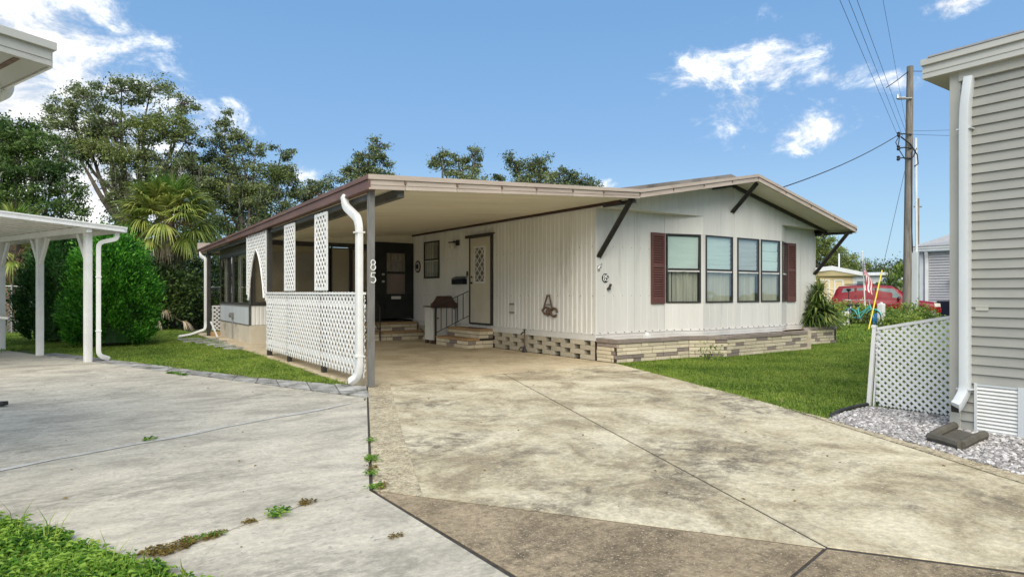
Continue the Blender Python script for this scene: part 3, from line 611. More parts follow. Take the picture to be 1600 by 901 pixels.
# screw rows and a few stains of the side wall
b = MB()
for z in (1.33, 2.36):
    for j in range(30):
        yy = 9.86+.36*j+random.uniform(-.05, .05)
        b.fbox(SIDE, -yy-.008, -yy+.008, 0, .006, z-.008, z+.008)
for j in range(24):
    yy = 9.8+.34*j; b.fbox(SIDE, -yy-.007, -yy+.007, .014, .024, ZS-.01, ZS+.006)
o = obj('screws', b, M['rust'], H); o['kind'] = 'stuff'

# front: siding panels, each with shallow pressed grooves
def panel(fr, u0, u1, z0, z1, ztop=None, grooves=True, n=0.0):
    """ztop: function of u for a sloping head"""
    b = MB(); us = [u0]; w = u1-u0; ng = max(1, round(w/.2)) if grooves else 1
    pr = [(u0, n)]
    for i in range(1, ng):
        c = u0+w*i/ng; pr += [(c-.010, n), (c-.005, n-.005), (c+.005, n-.005), (c+.010, n)]
    pr.append((u1, n))
    for (a, na), (c, nc) in zip(pr[:-1], pr[1:]):
        za = ztop(a) if ztop else z1; zc = ztop(c) if ztop else z1
        b.quad(fr.p(a, na, z0), fr.p(c, nc, z0), fr.p(c, nc, zc), fr.p(a, na, za))
    za = ztop(u0) if ztop else z1; zc = ztop(u1) if ztop else z1
    b.quad(fr.p(u0, n-.02, z0), fr.p(u0, n, z0), fr.p(u0, n, za), fr.p(u0, n-.02, za)); b.quad(fr.p(u1, n, z0), fr.p(u1, n-.02, z0), fr.p(u1, n-.02, zc), fr.p(u1, n, zc))
    return obj('siding_panel', b, M['front'], H)
P0, P1, P2, P3 = (10.98, YW), (11.98, YB), (15.12, YB), (15.78, YW)
CL = FR(P0, (P1[0]-P0[0], P1[1]-P0[1])); LCL = math.dist(P0, P1)
CR = FR(P2, (P3[0]-P2[0], P3[1]-P2[1])); LCR = math.dist(P2, P3)
WZ0, WZ1 = 1.165, 2.735
g = .004
for a, c in ((XW+.04, 10.03), (10.03, P0[0])): panel(FRONT, a+g, c-g, ZS, ZT)
panel(CL, .003, LCL-.003, ZS, WZ0); panel(CL, .003, LCL-.003, WZ1, ZT); panel(CL, .002, .03, WZ0+.002, WZ1-.002, grooves=False); panel(CL, LCL-.06, LCL-.002, WZ0+.002, WZ1-.002, grooves=False)
bays = [(12.06, 13.07), (13.25, 14.13), (14.21, 15.03)]
for a, c in ((11.983, 12.62), (12.628, 13.12), (13.20, 13.85), (13.858, 14.55), (14.558, 15.117)):
    panel(BAY, a, c, ZS, WZ0)
# gable sheets run from the window heads up under the roof
for a, c in ((11.983, 12.62), (12.628, 13.12), (13.20, 13.85), (13.858, 14.55), (14.558, 15.117)):
    panel(BAY, a, c, WZ1, 0, ztop=lambda u: zroof(u)-.1)
for a, c in ((XW+.0, 9.9), (9.904, 10.9), (10.904, 11.98), (15.12, 15.78), (15.784, 16.45), (16.454, XE-.0)):
    panel(BAY, a, c, ZT-.0, 0, ztop=lambda u: zroof(u)-.1)
panel(CR, .003, LCR-.003, ZS, WZ0); panel(CR, .003, LCR-.003, WZ1, ZT); panel(CR, .002, .05, WZ0+.002, WZ1-.002, grooves=False)
for a, c in ((P3[0], 16.45), (16.458, XE-.04)): panel(FRONT, a+g, c-g, ZS, ZT)
b = MB(); b.fbox(BAY, 13.123, 13.197, -.004, .016, ZS, zroof(13.16)-.1); obj('batten', b, M['front'], H)
for a, c in ((11.985, 12.056), (13.074, 13.122), (13.198, 13.246), (14.134, 14.206), (15.034, 15.117)):
    panel(BAY, a, c, WZ0+.002, WZ1-.002, grooves=False)
b = MB(); b.prism([(XW-.0, YB, ZT-.012), (11.98, YB, ZT-.012), (10.98, YW, ZT-.012), (XW, YW, ZT-.012)], (0, 0, .012)); obj('soffit', b, M['front'], H)
b = MB(); b.prism([(15.12, YB, ZT-.012), (XE, YB, ZT-.012), (XE, YW, ZT-.012), (15.78, YW, ZT-.012)], (0, 0, .012)); obj('soffit', b, M['front'], H)
for x0, x1, zt in ((XW, XW+.02, 3.3), (XE-.02, XE, 3.2)):
    b = MB(); b.box(x0, x1, YB+.002, YW, ZT, zt); obj('gable_return', b, M['front'], H)
# base flashing
b = MB()
for fr, a, c in ((FRONT, XW+.0, P0[0]), (CL, 0, LCL), (BAY, P1[0], P2[0]), (CR, 0, LCR), (FRONT, P3[0], XE)):
    b.fbox(fr, a+.002, c-.002, -.01, .022, ZS-.012, ZS+.012); b.fbox(fr, a+.002, c-.002, -.01, .012, .40, ZS-.012); b.fbox(fr, a+.002, c-.002, -.01, .018, .466, .478)
    t = a+.18
    while t < c-.1: b.fbox(fr, t, t+.012, .012, .026, ZS-.06, ZS+.03); t += random.choice((.55, .75, 1.0))
obj('base_flashing', b, M['skirt_white'], H)
b = MB()
for j in range(6): b.fbox(FRONT, 9.12+j*.27, 9.132+j*.27, 0, .005, 1.33, 1.342); b.fbox(FRONT, 9.12+j*.27, 9.132+j*.27, 0, .005, 2.36, 2.372)
for fr, a, c in ((FRONT, XW+.1, P0[0]), (CL, .05, LCL), (BAY, P1[0], P2[0]), (FRONT, P3[0], XE-.05)):
    t = a
    while t < c: b.fbox(fr, t, t+.013, 0, .028, ZS+.008, ZS+.026); t += random.uniform(.17, .27)
o = obj('screws', b, M['rust'], H); o['kind'] = 'stuff'

# windows of the bay
def window(parent, fr, u0, u1, z0, z1, split, upper, lower, dep=.02, fw=.035, slats=0, fm='dark', glass='glass', folds=.07):
    b = MB(); n0, n1 = -.03, dep
    b.fbox(fr, u0, u0+fw, n0, n1, z0, z1); b.fbox(fr, u1-fw, u1, n0, n1, z0, z1)
    b.fbox(fr, u0+fw, u1-fw, n0, n1, z0, z0+fw); b.fbox(fr, u0+fw, u1-fw, n0, n1, z1-fw, z1)
    if split: b.fbox(fr, u0+fw, u1-fw, n0, n1-.006, split-.022, split+.022)
    w = obj('window', b, M[fm], parent, bevel=.003)
    zs = [(z0+fw, split-.022, lower), (split+.022, z1-fw, upper)] if split else [(z0+fw, z1-fw, lower)]
    for i, (a, c, what) in enumerate(zs):
        b = MB(); b.fbox(fr, u0+fw, u1-fw, .0, .004, a, c); obj('pane', b, M[glass], w)
        if what == 'curtain':
            b = MB(); nf = max(3, int((u1-u0)/folds)); pr = []
            for j in range(nf*6+1):
                u = u0+fw+(u1-u0-2*fw)*j/(nf*6); pr.append((u, -.09+.035*math.sin(j*PI/3+math.sin(j*.4))))
            for (ua, na), (uc, nc) in zip(pr[:-1], pr[1:]): b.quad(fr.p(ua, na, a), fr.p(uc, nc, a), fr.p(uc, nc, c), fr.p(ua, na, c))
            obj('curtain', b, M['curtain'], w, smooth=True)
        elif what:
            b = MB(); ns = slats or 1; hh = (c-a)/ns
            for j in range(ns):
                zz = a+hh*j; b.add([fr.p(u0+fw, -.055, zz), fr.p(u1-fw, -.055, zz), fr.p(u1-fw, -.038, zz+hh*.97), fr.p(u0+fw, -.038, zz+hh*.97)], [(0, 1, 2, 3)])
            obj('blind', b, M[what], w)
    if split and fm == 'dark' and lower == 'curtain':
        b = MB(); b.fbox(fr, u0+fw+.004, u1-fw-.004, .004, .014, split-.055, split-.026); uc = (u0+u1)/2; b.fbox(fr, uc-.035, uc+.035, .014, .024, split-.048, split-.034); obj('sash_rail', b, M['skirt_white'], w)
    return w
def shutter(parent, fr, u0, u1, z0, z1):
    b = MB(); s = .055; zm = (z0+z1)/2+.05
    b.fbox(fr, u0, u0+s, .0, .04, z0, z1); b.fbox(fr, u1-s, u1, .0, .04, z0, z1)
    for a, c in ((z0, z0+.12), (zm-.035, zm+.035), (z1-.08, z1)): b.fbox(fr, u0+s, u1-s, .0, .038, a, c)
    b.fbox(fr, u0+s, u1-s, .0, .003, z0+.12, z1-.08)
    sh = obj('shutter', b, M['shutter'], parent, bevel=.003)
    sl = MB(); sl.add([fr.p(u0+s, .012, 0), fr.p(u1-s, .012, 0), fr.p(u1-s, .034, 0), fr.p(u0+s, .034, 0)], [])
    for a, c in ((z0+.12, zm-.035), (zm+.035, z1-.08)):
        k = int((c-a)/.052); hh = (c-a)/k
        for i in range(k):
            zz = a+hh*i; q = MB(); q.add([fr.p(u0+s, .034, zz), fr.p(u1-s, .034, zz), fr.p(u1-s, .034, zz+.010), fr.p(u0+s, .034, zz+.010), fr.p(u1-s, .008, zz+hh*.85), fr.p(u0+s, .008, zz+hh*.85)], [(0, 1, 2, 3), (3, 2, 4, 5)])
            obj('slat', q, M['shutter'], sh)
    return sh
WS = 1.93
window(H, CL, .045, LCL-.075, WZ0, WZ1, WS, 'blind', 'curtain', slats=1, folds=.10)
window(H, BAY, bays[0][0], bays[0][1], WZ0, WZ1, WS, 'blind', 'curtain', slats=7)
window(H, BAY, bays[1][0], bays[1][1], WZ0, WZ1, WS, 'blind_white_reflect', 'curtain', slats=7)
window(H, BAY, bays[2][0], bays[2][1], WZ0, WZ1, WS, 'blind', 'curtain', slats=3)
window(H, CR, .06, LCR-.03, WZ0, WZ1, WS, 'blind_white_reflect', 'curtain')
shutter(H, FRONT, 10.53, 10.965, WZ0-.01, WZ1+.0)
shutter(H, FRONT, 15.80, 16.20, WZ0-.01, WZ1-.0)
# front roof overhang: soffit, fascia boards in lengths, braces
def rake(x0, x1, piece):
    n = max(1, round(abs(x1-x0)/piece)); xs = [x0+(x1-x0)*i/n for i in range(n+1)]
    for a, c in zip(xs[:-1], xs[1:]):
        a2, c2 = a+.004, c-.004
        b = MB(); b.hexa([(a2, YF, zroof(a2)-.165), (c2, YF, zroof(c2)-.165), (c2, YF+.03, zroof(c2)-.165), (a2, YF+.03, zroof(a2)-.165)], [(a2, YF, zroof(a2)-.066), (c2, YF, zroof(c2)-.066), (c2, YF+.03, zroof(c2)-.066), (a2, YF+.03, zroof(a2)-.066)])
        b.hexa([(a2, YF-.010, zroof(a2)-.165), (c2, YF-.010, zroof(c2)-.165), (c2, YF, zroof(c2)-.165), (a2, YF, zroof(a2)-.165)], [(a2, YF-.010, zroof(a2)-.135), (c2, YF-.010, zroof(c2)-.135), (c2, YF, zroof(c2)-.135), (a2, YF, zroof(a2)-.135)])
        obj('fascia_board', b, M['fascia'], H)
        b = MB(); b.box(c-.012, c+.012, YF-.016, YF, zroof(c)-.105, zroof(c)-.068); obj('fascia_clip', b, M['rust'], H)
    b = MB(); b.hexa([(x0, YF-.022, zroof(x0)-.064), (x1, YF-.022, zroof(x1)-.064), (x1, YF+.05, zroof(x1)-.064), (x0, YF+.05, zroof(x0)-.064)], [(x0, YF-.022, zroof(x0)), (x1, YF-.022, zroof(x1)), (x1, YF+.05, zroof(x1)), (x0, YF+.05, zroof(x0))])
    obj('drip_edge', b, M['fascia'], H)
rake(9.15, 13.028, 1.0); rake(13.032, 17.49, 1.1)
def rslab(name, x0, x1, y0, y1, d0, d1, m):
    b = MB(); b.hexa([(x0, y0, zroof(x0)-d1), (x1, y0, zroof(x1)-d1), (x1, y1, zroof(x1)-d1), (x0, y1, zroof(x0)-d1)], [(x0, y0, zroof(x0)-d0), (x1, y0, zroof(x1)-d0), (x1, y1, zroof(x1)-d0), (x0, y1, zroof(x0)-d0)])
    return obj(name, b, M[m], H)
for x0, x1 in ((9.1, 13.028), (13.032, 17.46)):
    rslab('roof', x0, x1, YF+.04, YB+.0, .012, .09, 'roof')
    n = 10
    for i in range(n):
        a = x0+(x1-x0)*i/n; c = x0+(x1-x0)*(i+1)/n; rslab('soffit_panel', a+.003, c-.003, YF+.032, YB+.02, .10, .125, 'soffit')
for x0, x1 in ((XW-.0, 13.028), (13.032, 17.46)):
    rslab('roof', x0, x1, YB+.004, YK+.3, -.11, .1, 'roof')
b = MB(); b.hexa([(17.46, YF, zroof(17.46)-.165), (17.50, YF, zroof(17.5)-.165), (17.50, YK+.3, zroof(17.5)-.165), (17.46, YK+.3, zroof(17.46)-.165)], [(17.46, YF, zroof(17.46)+.0), (17.50, YF, zroof(17.5)), (17.50, YK+.3, zroof(17.5)), (17.46, YK+.3, zroof(17.46))]); obj('fascia_board', b, M['fascia'], H)
b = MB(); b.box(XE, 17.46, YB+.03, YK+.2, 3.0, 3.03); obj('soffit', b, M['soffit'], H)
# dark angle where soffit meets gable, eave bar on the right
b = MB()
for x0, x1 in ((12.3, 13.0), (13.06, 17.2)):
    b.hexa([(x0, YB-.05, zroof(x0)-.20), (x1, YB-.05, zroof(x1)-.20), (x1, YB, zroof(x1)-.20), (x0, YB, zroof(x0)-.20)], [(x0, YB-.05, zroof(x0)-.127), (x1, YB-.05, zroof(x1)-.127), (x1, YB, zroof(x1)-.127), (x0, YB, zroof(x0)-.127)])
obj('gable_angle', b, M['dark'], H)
b = MB(); b.bar((17.25, YB-.1, 3.03), (17.36, YF+.05, 3.02), .07, .07); b.bar((17.22, YW, 3.02), (17.25, YB-.1, 3.03), .07, .07); obj('eave_bar', b, M['dark'], H)
b = MB(); b.bar((XW-.05, 9.44, 3.16), (XW+.18, YF+.05, 3.19), .07, .07); obj('eave_bar', b, M['dark'], H)
for (x, zt, zb, dy) in ((8.96, 3.26, 2.14, YW), (13.03, 3.95, 3.33, YB), (17.14, 3.03, 1.92, YW)):
    b = MB(); a = Vector((x, dy-.005, zb)); c = Vector((x+.03, YF+.06, zt)); d = (c-a).normalized(); s = Vector((.055, 0, 0)); t = d.cross(Vector((1, 0, 0)))*.045
    b.bar(a, c, .03, .10, up=(1, 0, 0)); b.bar(a+s*.6-t*.0, c+s*.6, .10, .016, up=(1, 0, 0)); obj('eave_brace', b, M['dark'], H)

# small window, doors of the side wall
window(H, SIDE, -17.42, -16.46, 1.83, 2.94, 2.39, 'curtain', 'curtain', dep=.03, fw=.045, glass='glass_dark')
def door_set():
    y0, y1 = 13.66, 14.66; z0, z1 = .60, 2.86
    b = MB(); f = .05
    b.fbox(SIDE, -y1-f, -y1, -.01, .05, z0-.04, z1+f); b.fbox(SIDE, -y0, -y0+f+.03, -.01, .05, z0-.04, z1+f); b.fbox(SIDE, -y1, -y0, -.01, .05, z0-.045, z0); b.fbox(SIDE, -y1, -y0, -.01, .045, z1, z1+.05)
    fr = obj('door_frame', b, M['iron'], H, bevel=.004)
    b = MB(); b.fbox(SIDE, -y1-.13, -y0+.16, 0, .12, z1+.055, z1+.075); b.fbox(SIDE, -y1-.13, -y0+.16, .105, .13, z1-.005, z1+.075); obj('drip_cap', b, M['iron'], H, bevel=.004)
    # opening of the light in the door: leaf made of stiles and rails round it
    ly0, ly1, lz0, lz1 = 13.92, 14.47, 1.66, 2.62
    b = MB(); b.fbox(SIDE, -y1+.004, -ly1, .0, .035, z0+.004, z1-.004); b.fbox(SIDE, -ly0, -y0-.004, .0, .035, z0+.004, z1-.004); b.fbox(SIDE, -ly1, -ly0, .0, .035, z0+.004, lz0); b.fbox(SIDE, -ly1, -ly0, .0, .035, lz1, z1-.004)
    d = obj('door', b, M['cream_door'], H)
    b = MB(); w = .035
    b.fbox(SIDE, -ly1-.01, -ly1+w, .0, .046, lz0-.01, lz1+.01); b.fbox(SIDE, -ly0-w, -ly0+.01, .0, .046, lz0-.01, lz1+.01); b.fbox(SIDE, -ly1+w, -ly0-w, .0, .046, lz0-.01, lz0+w); b.fbox(SIDE, -ly1+w, -ly0-w, .0, .046, lz1-w, lz1+.01)
    P = lambda u, z: SIDE.p(u, .03, z)
    W = ly1-ly0-2*w; Hh = lz1-lz0-2*w; ub = -ly1+w; zb = lz0+w
    for k in range(2):
        for s in (0, 1):
            for j in range(4):
                ua, uc = (ub+W*k/2, ub+W*(k+1)/2) if (j+s) % 2 == 0 else (ub+W*(k+1)/2, ub+W*k/2)
                b.bar(P(ua, zb+Hh*j/4), P(uc, zb+Hh*(j+1)/4), .018, .016)
    obj('lattice_grille', b, M['white'], d)
    b = MB(); b.fbox(SIDE, -ly1+w, -ly0-w, .010, .014, lz0+w, lz1-w); obj('pane', b, M['glass_dark'], d)
    b = MB(); b.fbox(SIDE, -ly1+w, -ly0-w, -.006, .003, lz0+w, lz1-w); obj('blind', b, M['lace'], d)
    b = MB(); b.lathe(SIDE.p(-14.58, .035, 1.66), [(.028, 0), (.03, .02), (.012, .03), (.03, .05), (.03, .07), (.0, .08)], 10, SIDE.n); b.lathe(SIDE.p(-14.58, .035, 1.82), [(.026, 0), (.026, .02), (.0, .022)], 10, SIDE.n); obj('handle', b, M['iron'], d)
    b = MB(); b.fbox(SIDE, -14.88, -14.84, 0, .03, 1.86, 1.98); obj('door_bell', b, M['iron'], H)
door_set()
# wall vent of louvres
b = MB(); b.fbox(SIDE, -12.83, -12.60, .0, .018, .87, 1.16)
v = obj('wall_vent', b, M['skirt_white'], H, bevel=.004)
b = MB(); b.fbox(SIDE, -12.82, -12.61, .018, .03, 1.10, 1.13); b.fbox(SIDE, -12.82, -12.61, .018, .03, .90, .93); obj('vent_hood', b, M['greypost'], v)
# screen-block base: every cream block a piece, staggered with gaps
blk = MB(); blk.box(-.5, .5, 0, 1, 0, 1); bme = blk.mesh('block', M['block'], bevel=.012)
def block_run(y0, y1):
    for row in range(4):
        z = .003+row*.099; per = .66; off = .33*(row % 2)
        y = y0-per+off
        while y < y1:
            a, c = max(y, y0), min(y+.455, y1)
            if c-a > .03: inst('block', bme, H, frame_m(Vector((XW-.012+random.uniform(-.004, .004), (a+c)/2, z)), Vector((0, 1, 0)), Vector((1, 0, 0)), Vector((0, 0, 1)), (c-a-.006, .19, .096)))
            y += per
block_run(9.745, 13.56); block_run(15.1, 18.2)
b = MB(); b.box(XW+.20, XW+.24, YW+.3, YK, -.1, .42); obj('base_wall', b, M['mortar'], H)
b = MB(); b.box(XW+.0, XE-.03, YW+.02, YW+.2, -.05, .40); obj('base_wall', b, M['mortar'], H)
# television mast to which the overhead wire runs
b = MB(); b.tube([(15.4, 11, 3.4), (15.4, 11, 3.98)], .03, 8); b.lathe((15.4, 11, 3.98), [(.05, 0), (.06, .05), (.02, .09)], 8); obj('service_mast', b, M['steel'], H)

# ------------------------------------------------------------------ carport
CP = thing('carport', 'attached carport with beige ceiling, grey posts and white lattice panels', 'carport', (6, 12, 0))
def ztop(x, y): return 3.11+(3.40-3.11)*(x-3.54)/(9.1-3.54)-.0165*(y-8.72)*(1-(x-3.54)/(9.1-3.54))
YB2 = 23.8
# ceiling pans
n = 40
for i in range(n):
    y0 = YF+.03+(YB2-YF-.05)*i/n; y1 = YF+.03+(YB2-YF-.05)*(i+1)/n
    if y0 > 18.3 and False: continue
    b = MB(); x0, x1 = 3.60, 8.86; g_ = .004
    b.hexa([(x0, y0+g_, ztop(x0, y0)-.165), (x1, y0+g_, ztop(x1, y0)-.165), (x1, y1-g_, ztop(x1, y1)-.165), (x0, y1-g_, ztop(x0, y1)-.165)], [(x0, y0+g_, ztop(x0, y0)-.14), (x1, y0+g_, ztop(x1, y0)-.14), (x1, y1-g_, ztop(x1, y1)-.14), (x0, y1-g_, ztop(x0, y1)-.14)])
    obj('ceiling_panel', b, M['soffit'], CP)
b = MB(); x0, x1, y0, y1 = 3.56, 9.14, YF+.02, YB2
b.hexa([(x0, y0, ztop(x0, y0)-.13), (x1, y0, ztop(x1, y0)-.13), (x1, y1, ztop(x1, y1)-.13), (x0, y1, ztop(x0, y1)-.13)], [(x0, y0, ztop(x0, y0)-.01), (x1, y0, ztop(x1, y0)-.01), (x1, y1, ztop(x1, y1)-.01), (x0, y1, ztop(x0, y1)-.01)]); obj('roof', b, M['roof'], CP)
# front fascia in lengths with dark notches between
cuts_px = [575, 633, 714, 784, 838, 895, 943, 1000]
def xat(px): r = FW+RT*((px-800)/988); return YF*r.x/r.y
xs = [xat(p) for p in cuts_px]; xs[0] = 3.545; xs[-1] = 9.146
def zf(x): return 3.118+(3.42-3.118)*(x-3.541)/(9.148-3.541)
def zfb(x): return 2.90+(3.243-2.90)*(x-3.541)/(9.148-3.541)
for a, c in zip(xs[:-1], xs[1:]):
    a2, c2 = a+.005, c-.005; b = MB()
    def lip(y0, y1, k0, k1):
        L0 = lambda x, k: zfb(x)+(zf(x)-zfb(x))*k
        b.hexa([(a2, y0, L0(a2, k0)), (c2, y0, L0(c2, k0)), (c2, y1, L0(c2, k0)), (a2, y1, L0(a2, k0))], [(a2, y0, L0(a2, k1)), (c2, y0, L0(c2, k1)), (c2, y1, L0(c2, k1)), (a2, y1, L0(a2, k1))])
    lip(YF, YF+.03, 0, .66); lip(YF-.012, YF, .0, .12); lip(YF-.008, YF, .3, .36)
    obj('fascia_board', b, M['fascia'], CP)
    b = MB(); b.box(c-.014, c+.014, YF-.018, YF+.002, zfb(c)+(zf(c)-zfb(c))*.42, zfb(c)+(zf(c)-zfb(c))*.66); obj('fascia_clip', b, M['rust'], CP)
b = MB(); L0 = lambda x, k: zfb(x)+(zf(x)-zfb(x))*k; a, c = 3.541, 9.148
b.hexa([(a, YF-.024, L0(a, .67)), (c, YF-.024, L0(c, .67)), (c, YF+.05, L0(c, .67)), (a, YF+.05, L0(a, .67))], [(a, YF-.024, L0(a, 1)), (c, YF-.024, L0(c, 1)), (c, YF+.05, L0(c, 1)), (a, YF+.05, L0(a, 1))]); obj('drip_edge', b, M['fascia'], CP)
# maroon gutter along the low side
def zg(y): return 3.11-.0165*(y-8.72)
def zgb(y): return 2.90-.0115*(y-8.72)
b = MB()
def gl(x0, x1, k0, k1):
    f = lambda y, k: zgb(y)+(zg(y)-zgb(y))*k
    b.hexa([(x0, YF-.01, f(YF, k0)), (x1, YF-.01, f(YF, k0)), (x1, YB2, f(YB2, k0)), (x0, YB2, f(YB2, k0))], [(x0, YF-.01, f(YF, k1)), (x1, YF-.01, f(YF, k1)), (x1, YB2, f(YB2, k1)), (x0, YB2, f(YB2, k1))])
gl(3.545, 3.575, 0, .68); gl(3.522, 3.60, .69, 1.0); gl(3.53, 3.545, 0, .1); gl(3.575, 3.66, 0, .04)
obj('gutter', b, M['gutter'], CP)
b = MB(); b.box(3.55, 9.0, YB2, YB2+.03, 2.7, 3.1); obj('fascia_board', b, M['fascia'], CP)
# beam and posts
b = MB(); b.hexa([(4.05, 8.80, 2.835), (4.15, 8.80, 2.835), (4.15, 22.6, 2.68), (4.05, 22.6, 2.68)], [(4.05, 8.80, 2.955), (4.15, 8.80, 2.955), (4.15, 22.6, 2.80), (4.05, 22.6, 2.80)]); obj('beam', b, M['beam'], CP)
b = MB(); b.hexa([(3.66, 8.95, 2.80), (3.72, 8.95, 2.80), (3.72, 22.6, 2.66), (3.66, 22.6, 2.66)], [(3.66, 8.95, 2.885), (3.72, 8.95, 2.885), (3.72, 22.6, 2.72), (3.66, 22.6, 2.72)]); obj('beam', b, M['beam'], CP)
LX = 3.66
def post(y, zt, w=.075, mm='greypost', x=LX):
    b = MB(); b.box(x-w/2, x+w/2, y-w/2, y+w/2, 0, zt)
    for s in (-1, 1): b.box(x-w/2-.006, x+w/2+.006, y+s*w/2-.008, y+s*w/2+.008, 0, zt)
    return obj('post', b, M[mm], CP, bevel=.003)
fp = post(8.90, 2.93)
for y in (11.02, 13.15): post(y, 1.40, .07, 'dark')
post(14.72, 2.86, .085, 'dark'); post(22.45, 2.78, .09, 'dark', x=3.68)
# house number on the front post: white figures
def figure(ch, o, ux, uz, s, r):
    P = lambda x, z: o+ux*x*s+uz*z*s
    b = MB()
    if ch == '8':
        for cz, rr_ in ((.74, .24), (.26, .27)): b.tube([P(rr_*.9*math.cos(2*PI*k/18), cz+rr_*math.sin(2*PI*k/18)) for k in range(19)], r, 6, ref=ux.cross(uz))
    elif ch == '5':
        pts = [(.24, .98), (-.18, .98), (-.22, .58)]+[(-.02+.28*math.cos(a), .30+.30*math.sin(a)) for a in np.linspace(math.radians(125), math.radians(-140), 14)]
        b.tube([P(*p) for p in pts], r, 6, ref=ux.cross(uz))
    return b
uxp = Vector((1, 0, 0)); uz = Vector((0, 0, 1))
obj('house_figure', figure('8', Vector((3.675, 8.852, 1.735)), uxp, uz, .15, .0075), M['white'], fp)
obj('house_figure', figure('5', Vector((3.675, 8.852, 1.545)), uxp, uz, .15, .0075), M['white'], fp)

# lattice panels: every slat its own piece, clipped to the panel
def clip_line(p, d, inside):
    pass
def lattice(parent, fr, u0, u1, z0, z1, gap, w, ang=60, ztopf=None, frame=None, th=.008, name='slat', mm='white_lattice', arch=None, zlow=None):
    """two layers of diagonal slats inside u0..u1, z0..ztop(u)"""
    top = ztopf or (lambda u: z1); ta = math.tan(math.radians(ang)); cnt = 0
    for layer, sg in ((0, 1), (1, -1)):
        sp = gap/math.sin(math.radians(ang))*1.0 if False else gap
        zmax = max(top(u0), top(u1)); H_ = zmax-z0; span = H_/ta
        k0 = u0-span if sg > 0 else u0; k1 = u1 if sg > 0 else u1+span
        k = k0+(.3*sp if layer else .1*sp)
        while k < k1:
            # line u = k + sg*(z-z0)/ta
            samples = [(k+sg*t/ta, z0+t) for t in np.linspace(0, H_, 120)]
            ins = [u0+.001 <= u <= u1-.001 and z <= top(u) and not (arch and arch(u, z)) and not (zlow and z < zlow(u)) for u, z in samples]
            i = 0
            while i < len(ins):
                if ins[i]:
                    j = i
                    while j+1 < len(ins) and ins[j+1]: j += 1
                    if j > i+2:
                        b = MB(); n = th*(.5+layer)+.0004*layer
                        a, c = samples[i], samples[j]
                        b.bar(fr.p(a[0], n, a[1]), fr.p(c[0], n, c[1]), w, th*.96, up=fr.n)
                        obj(name, b, M[mm], parent); cnt += 1
                    i = j+1
                else: i += 1
            k += sp
    return cnt
LF = FR((LX-.045, 0), (0, -1))                      # faces -X, u = -Y
def lpanel(y0, y1, z0, z1, label=None, cap=True, gap=.105, w=.043, **k):
    b = MB()
    if cap: b.fbox(LF, -y1, -y0, -.01, .035, z1-.03, z1+.005)
    for zz in k.pop('rails', ()): b.fbox(LF, -y1+.002, -y0-.002, -.004, .0, zz, zz+.06)
    if k.pop('edges', False):
        for a in (y0, y1-.05): b.fbox(LF, -a-.05, -a, -.002, .018, z0, z1)
        b.fbox(LF, -y1+.05, -y0-.05, -.002, .018, z0, z0+.04); b.fbox(LF, -y1+.05, -y0-.05, -.002, .018, z1-.05, z1)
    p = obj('lattice_panel', b, M['white_lattice'], CP)
    return p, lattice(p, LF, -y1+.001, -y0-.001, z0, z1-.002, gap, w, **k)
tot = 0
for y0, y1 in ((9.0, 11.02), (11.03, 13.14), (13.15, 14.80)):
    p, c = lpanel(y0, y1, .13, 1.40, rails=(.28, 1.17), gap=.15, w=.041, ang=45); tot += c
for y0, y1 in ((10.68, 11.36), (12.60, 13.33)):
    p, c = lpanel(y0, y1, 1.44, 2.79 if y0 < 12 else 2.77, cap=False, edges=True, gap=.15, w=.041, ang=45); tot += c
# arched panel over the side opening
def arch_in(u, z):
    y = -u; yc, hw = 15.72, .62
    if z > 2.42: return False
    t = (2.42-z)/(2.42-1.3); half = hw*(1-(1-min(t*1.05, 1))**2.0)**.75 if t > 0 else 0
    return abs(y-yc) < half+ .22*max(0, t-.55)
b = MB(); b.fbox(LF, -14.86, -14.80, -.002, .02, 1.22, 2.80); b.fbox(LF, -16.72, -16.66, -.002, .02, 1.35, 2.78)
ap = obj('lattice_panel', b, M['white_lattice'], CP)
ring = []
for t in np.linspace(0, 1, 16):
    z = 1.28+(2.42-1.28)*t; tt = (2.42-z)/(2.42-1.3); half = .62*(1-(1-min(tt*1.05, 1))**2.0)**.75 if tt > 0 else 0
    ring.append((half+.22*max(0, tt-.55), z))
b = MB(); L1 = [LF.p(-(15.72+h), .02, z) for h, z in ring]; L2 = [LF.p(-(15.72-h), .02, z) for h, z in reversed(ring)]
b.tube(L1+L2, .018, 6); obj('arch_rim', b, M['white_lattice'], ap)
tot += lattice(ap, LF, -16.66, -14.86, 1.22, 2.79, .15, .041, ang=45, arch=arch_in)
# downspouts
def spout(parent, pts, w=.085, h=.065, mm='white', straps=()):
    b = MB(); b.tube(pts, 1, sq=(w, h)); o = obj('downspout', b, M[mm], parent, bevel=.008, smooth=True)
    for z, c in straps:
        q = MB(); q.box(c[0]-w*.62, c[0]+w*.62, c[1]-h*.72, c[1]+h*.72, z-.012, z+.012); obj('strap', q, M[mm], o)
    return o
def bend(pts, r=.09, k=5):
    """rounds the corners of a path"""
    pts = [Vector(p) for p in pts]; out = [pts[0]]
    for i in range(1, len(pts)-1):
        a, p, c = pts[i-1], pts[i], pts[i+1]; d1 = (a-p); d2 = (c-p); rr_ = min(r, d1.length*.45, d2.length*.45)
        q0 = p+d1.normalized()*rr_; q1 = p+d2.normalized()*rr_
        out += [(q0*(1-t)**2+p*2*t*(1-t)+q1*t*t) for t in np.linspace(0, 1, k)]
    return out+[pts[-1]]
dx = 3.56
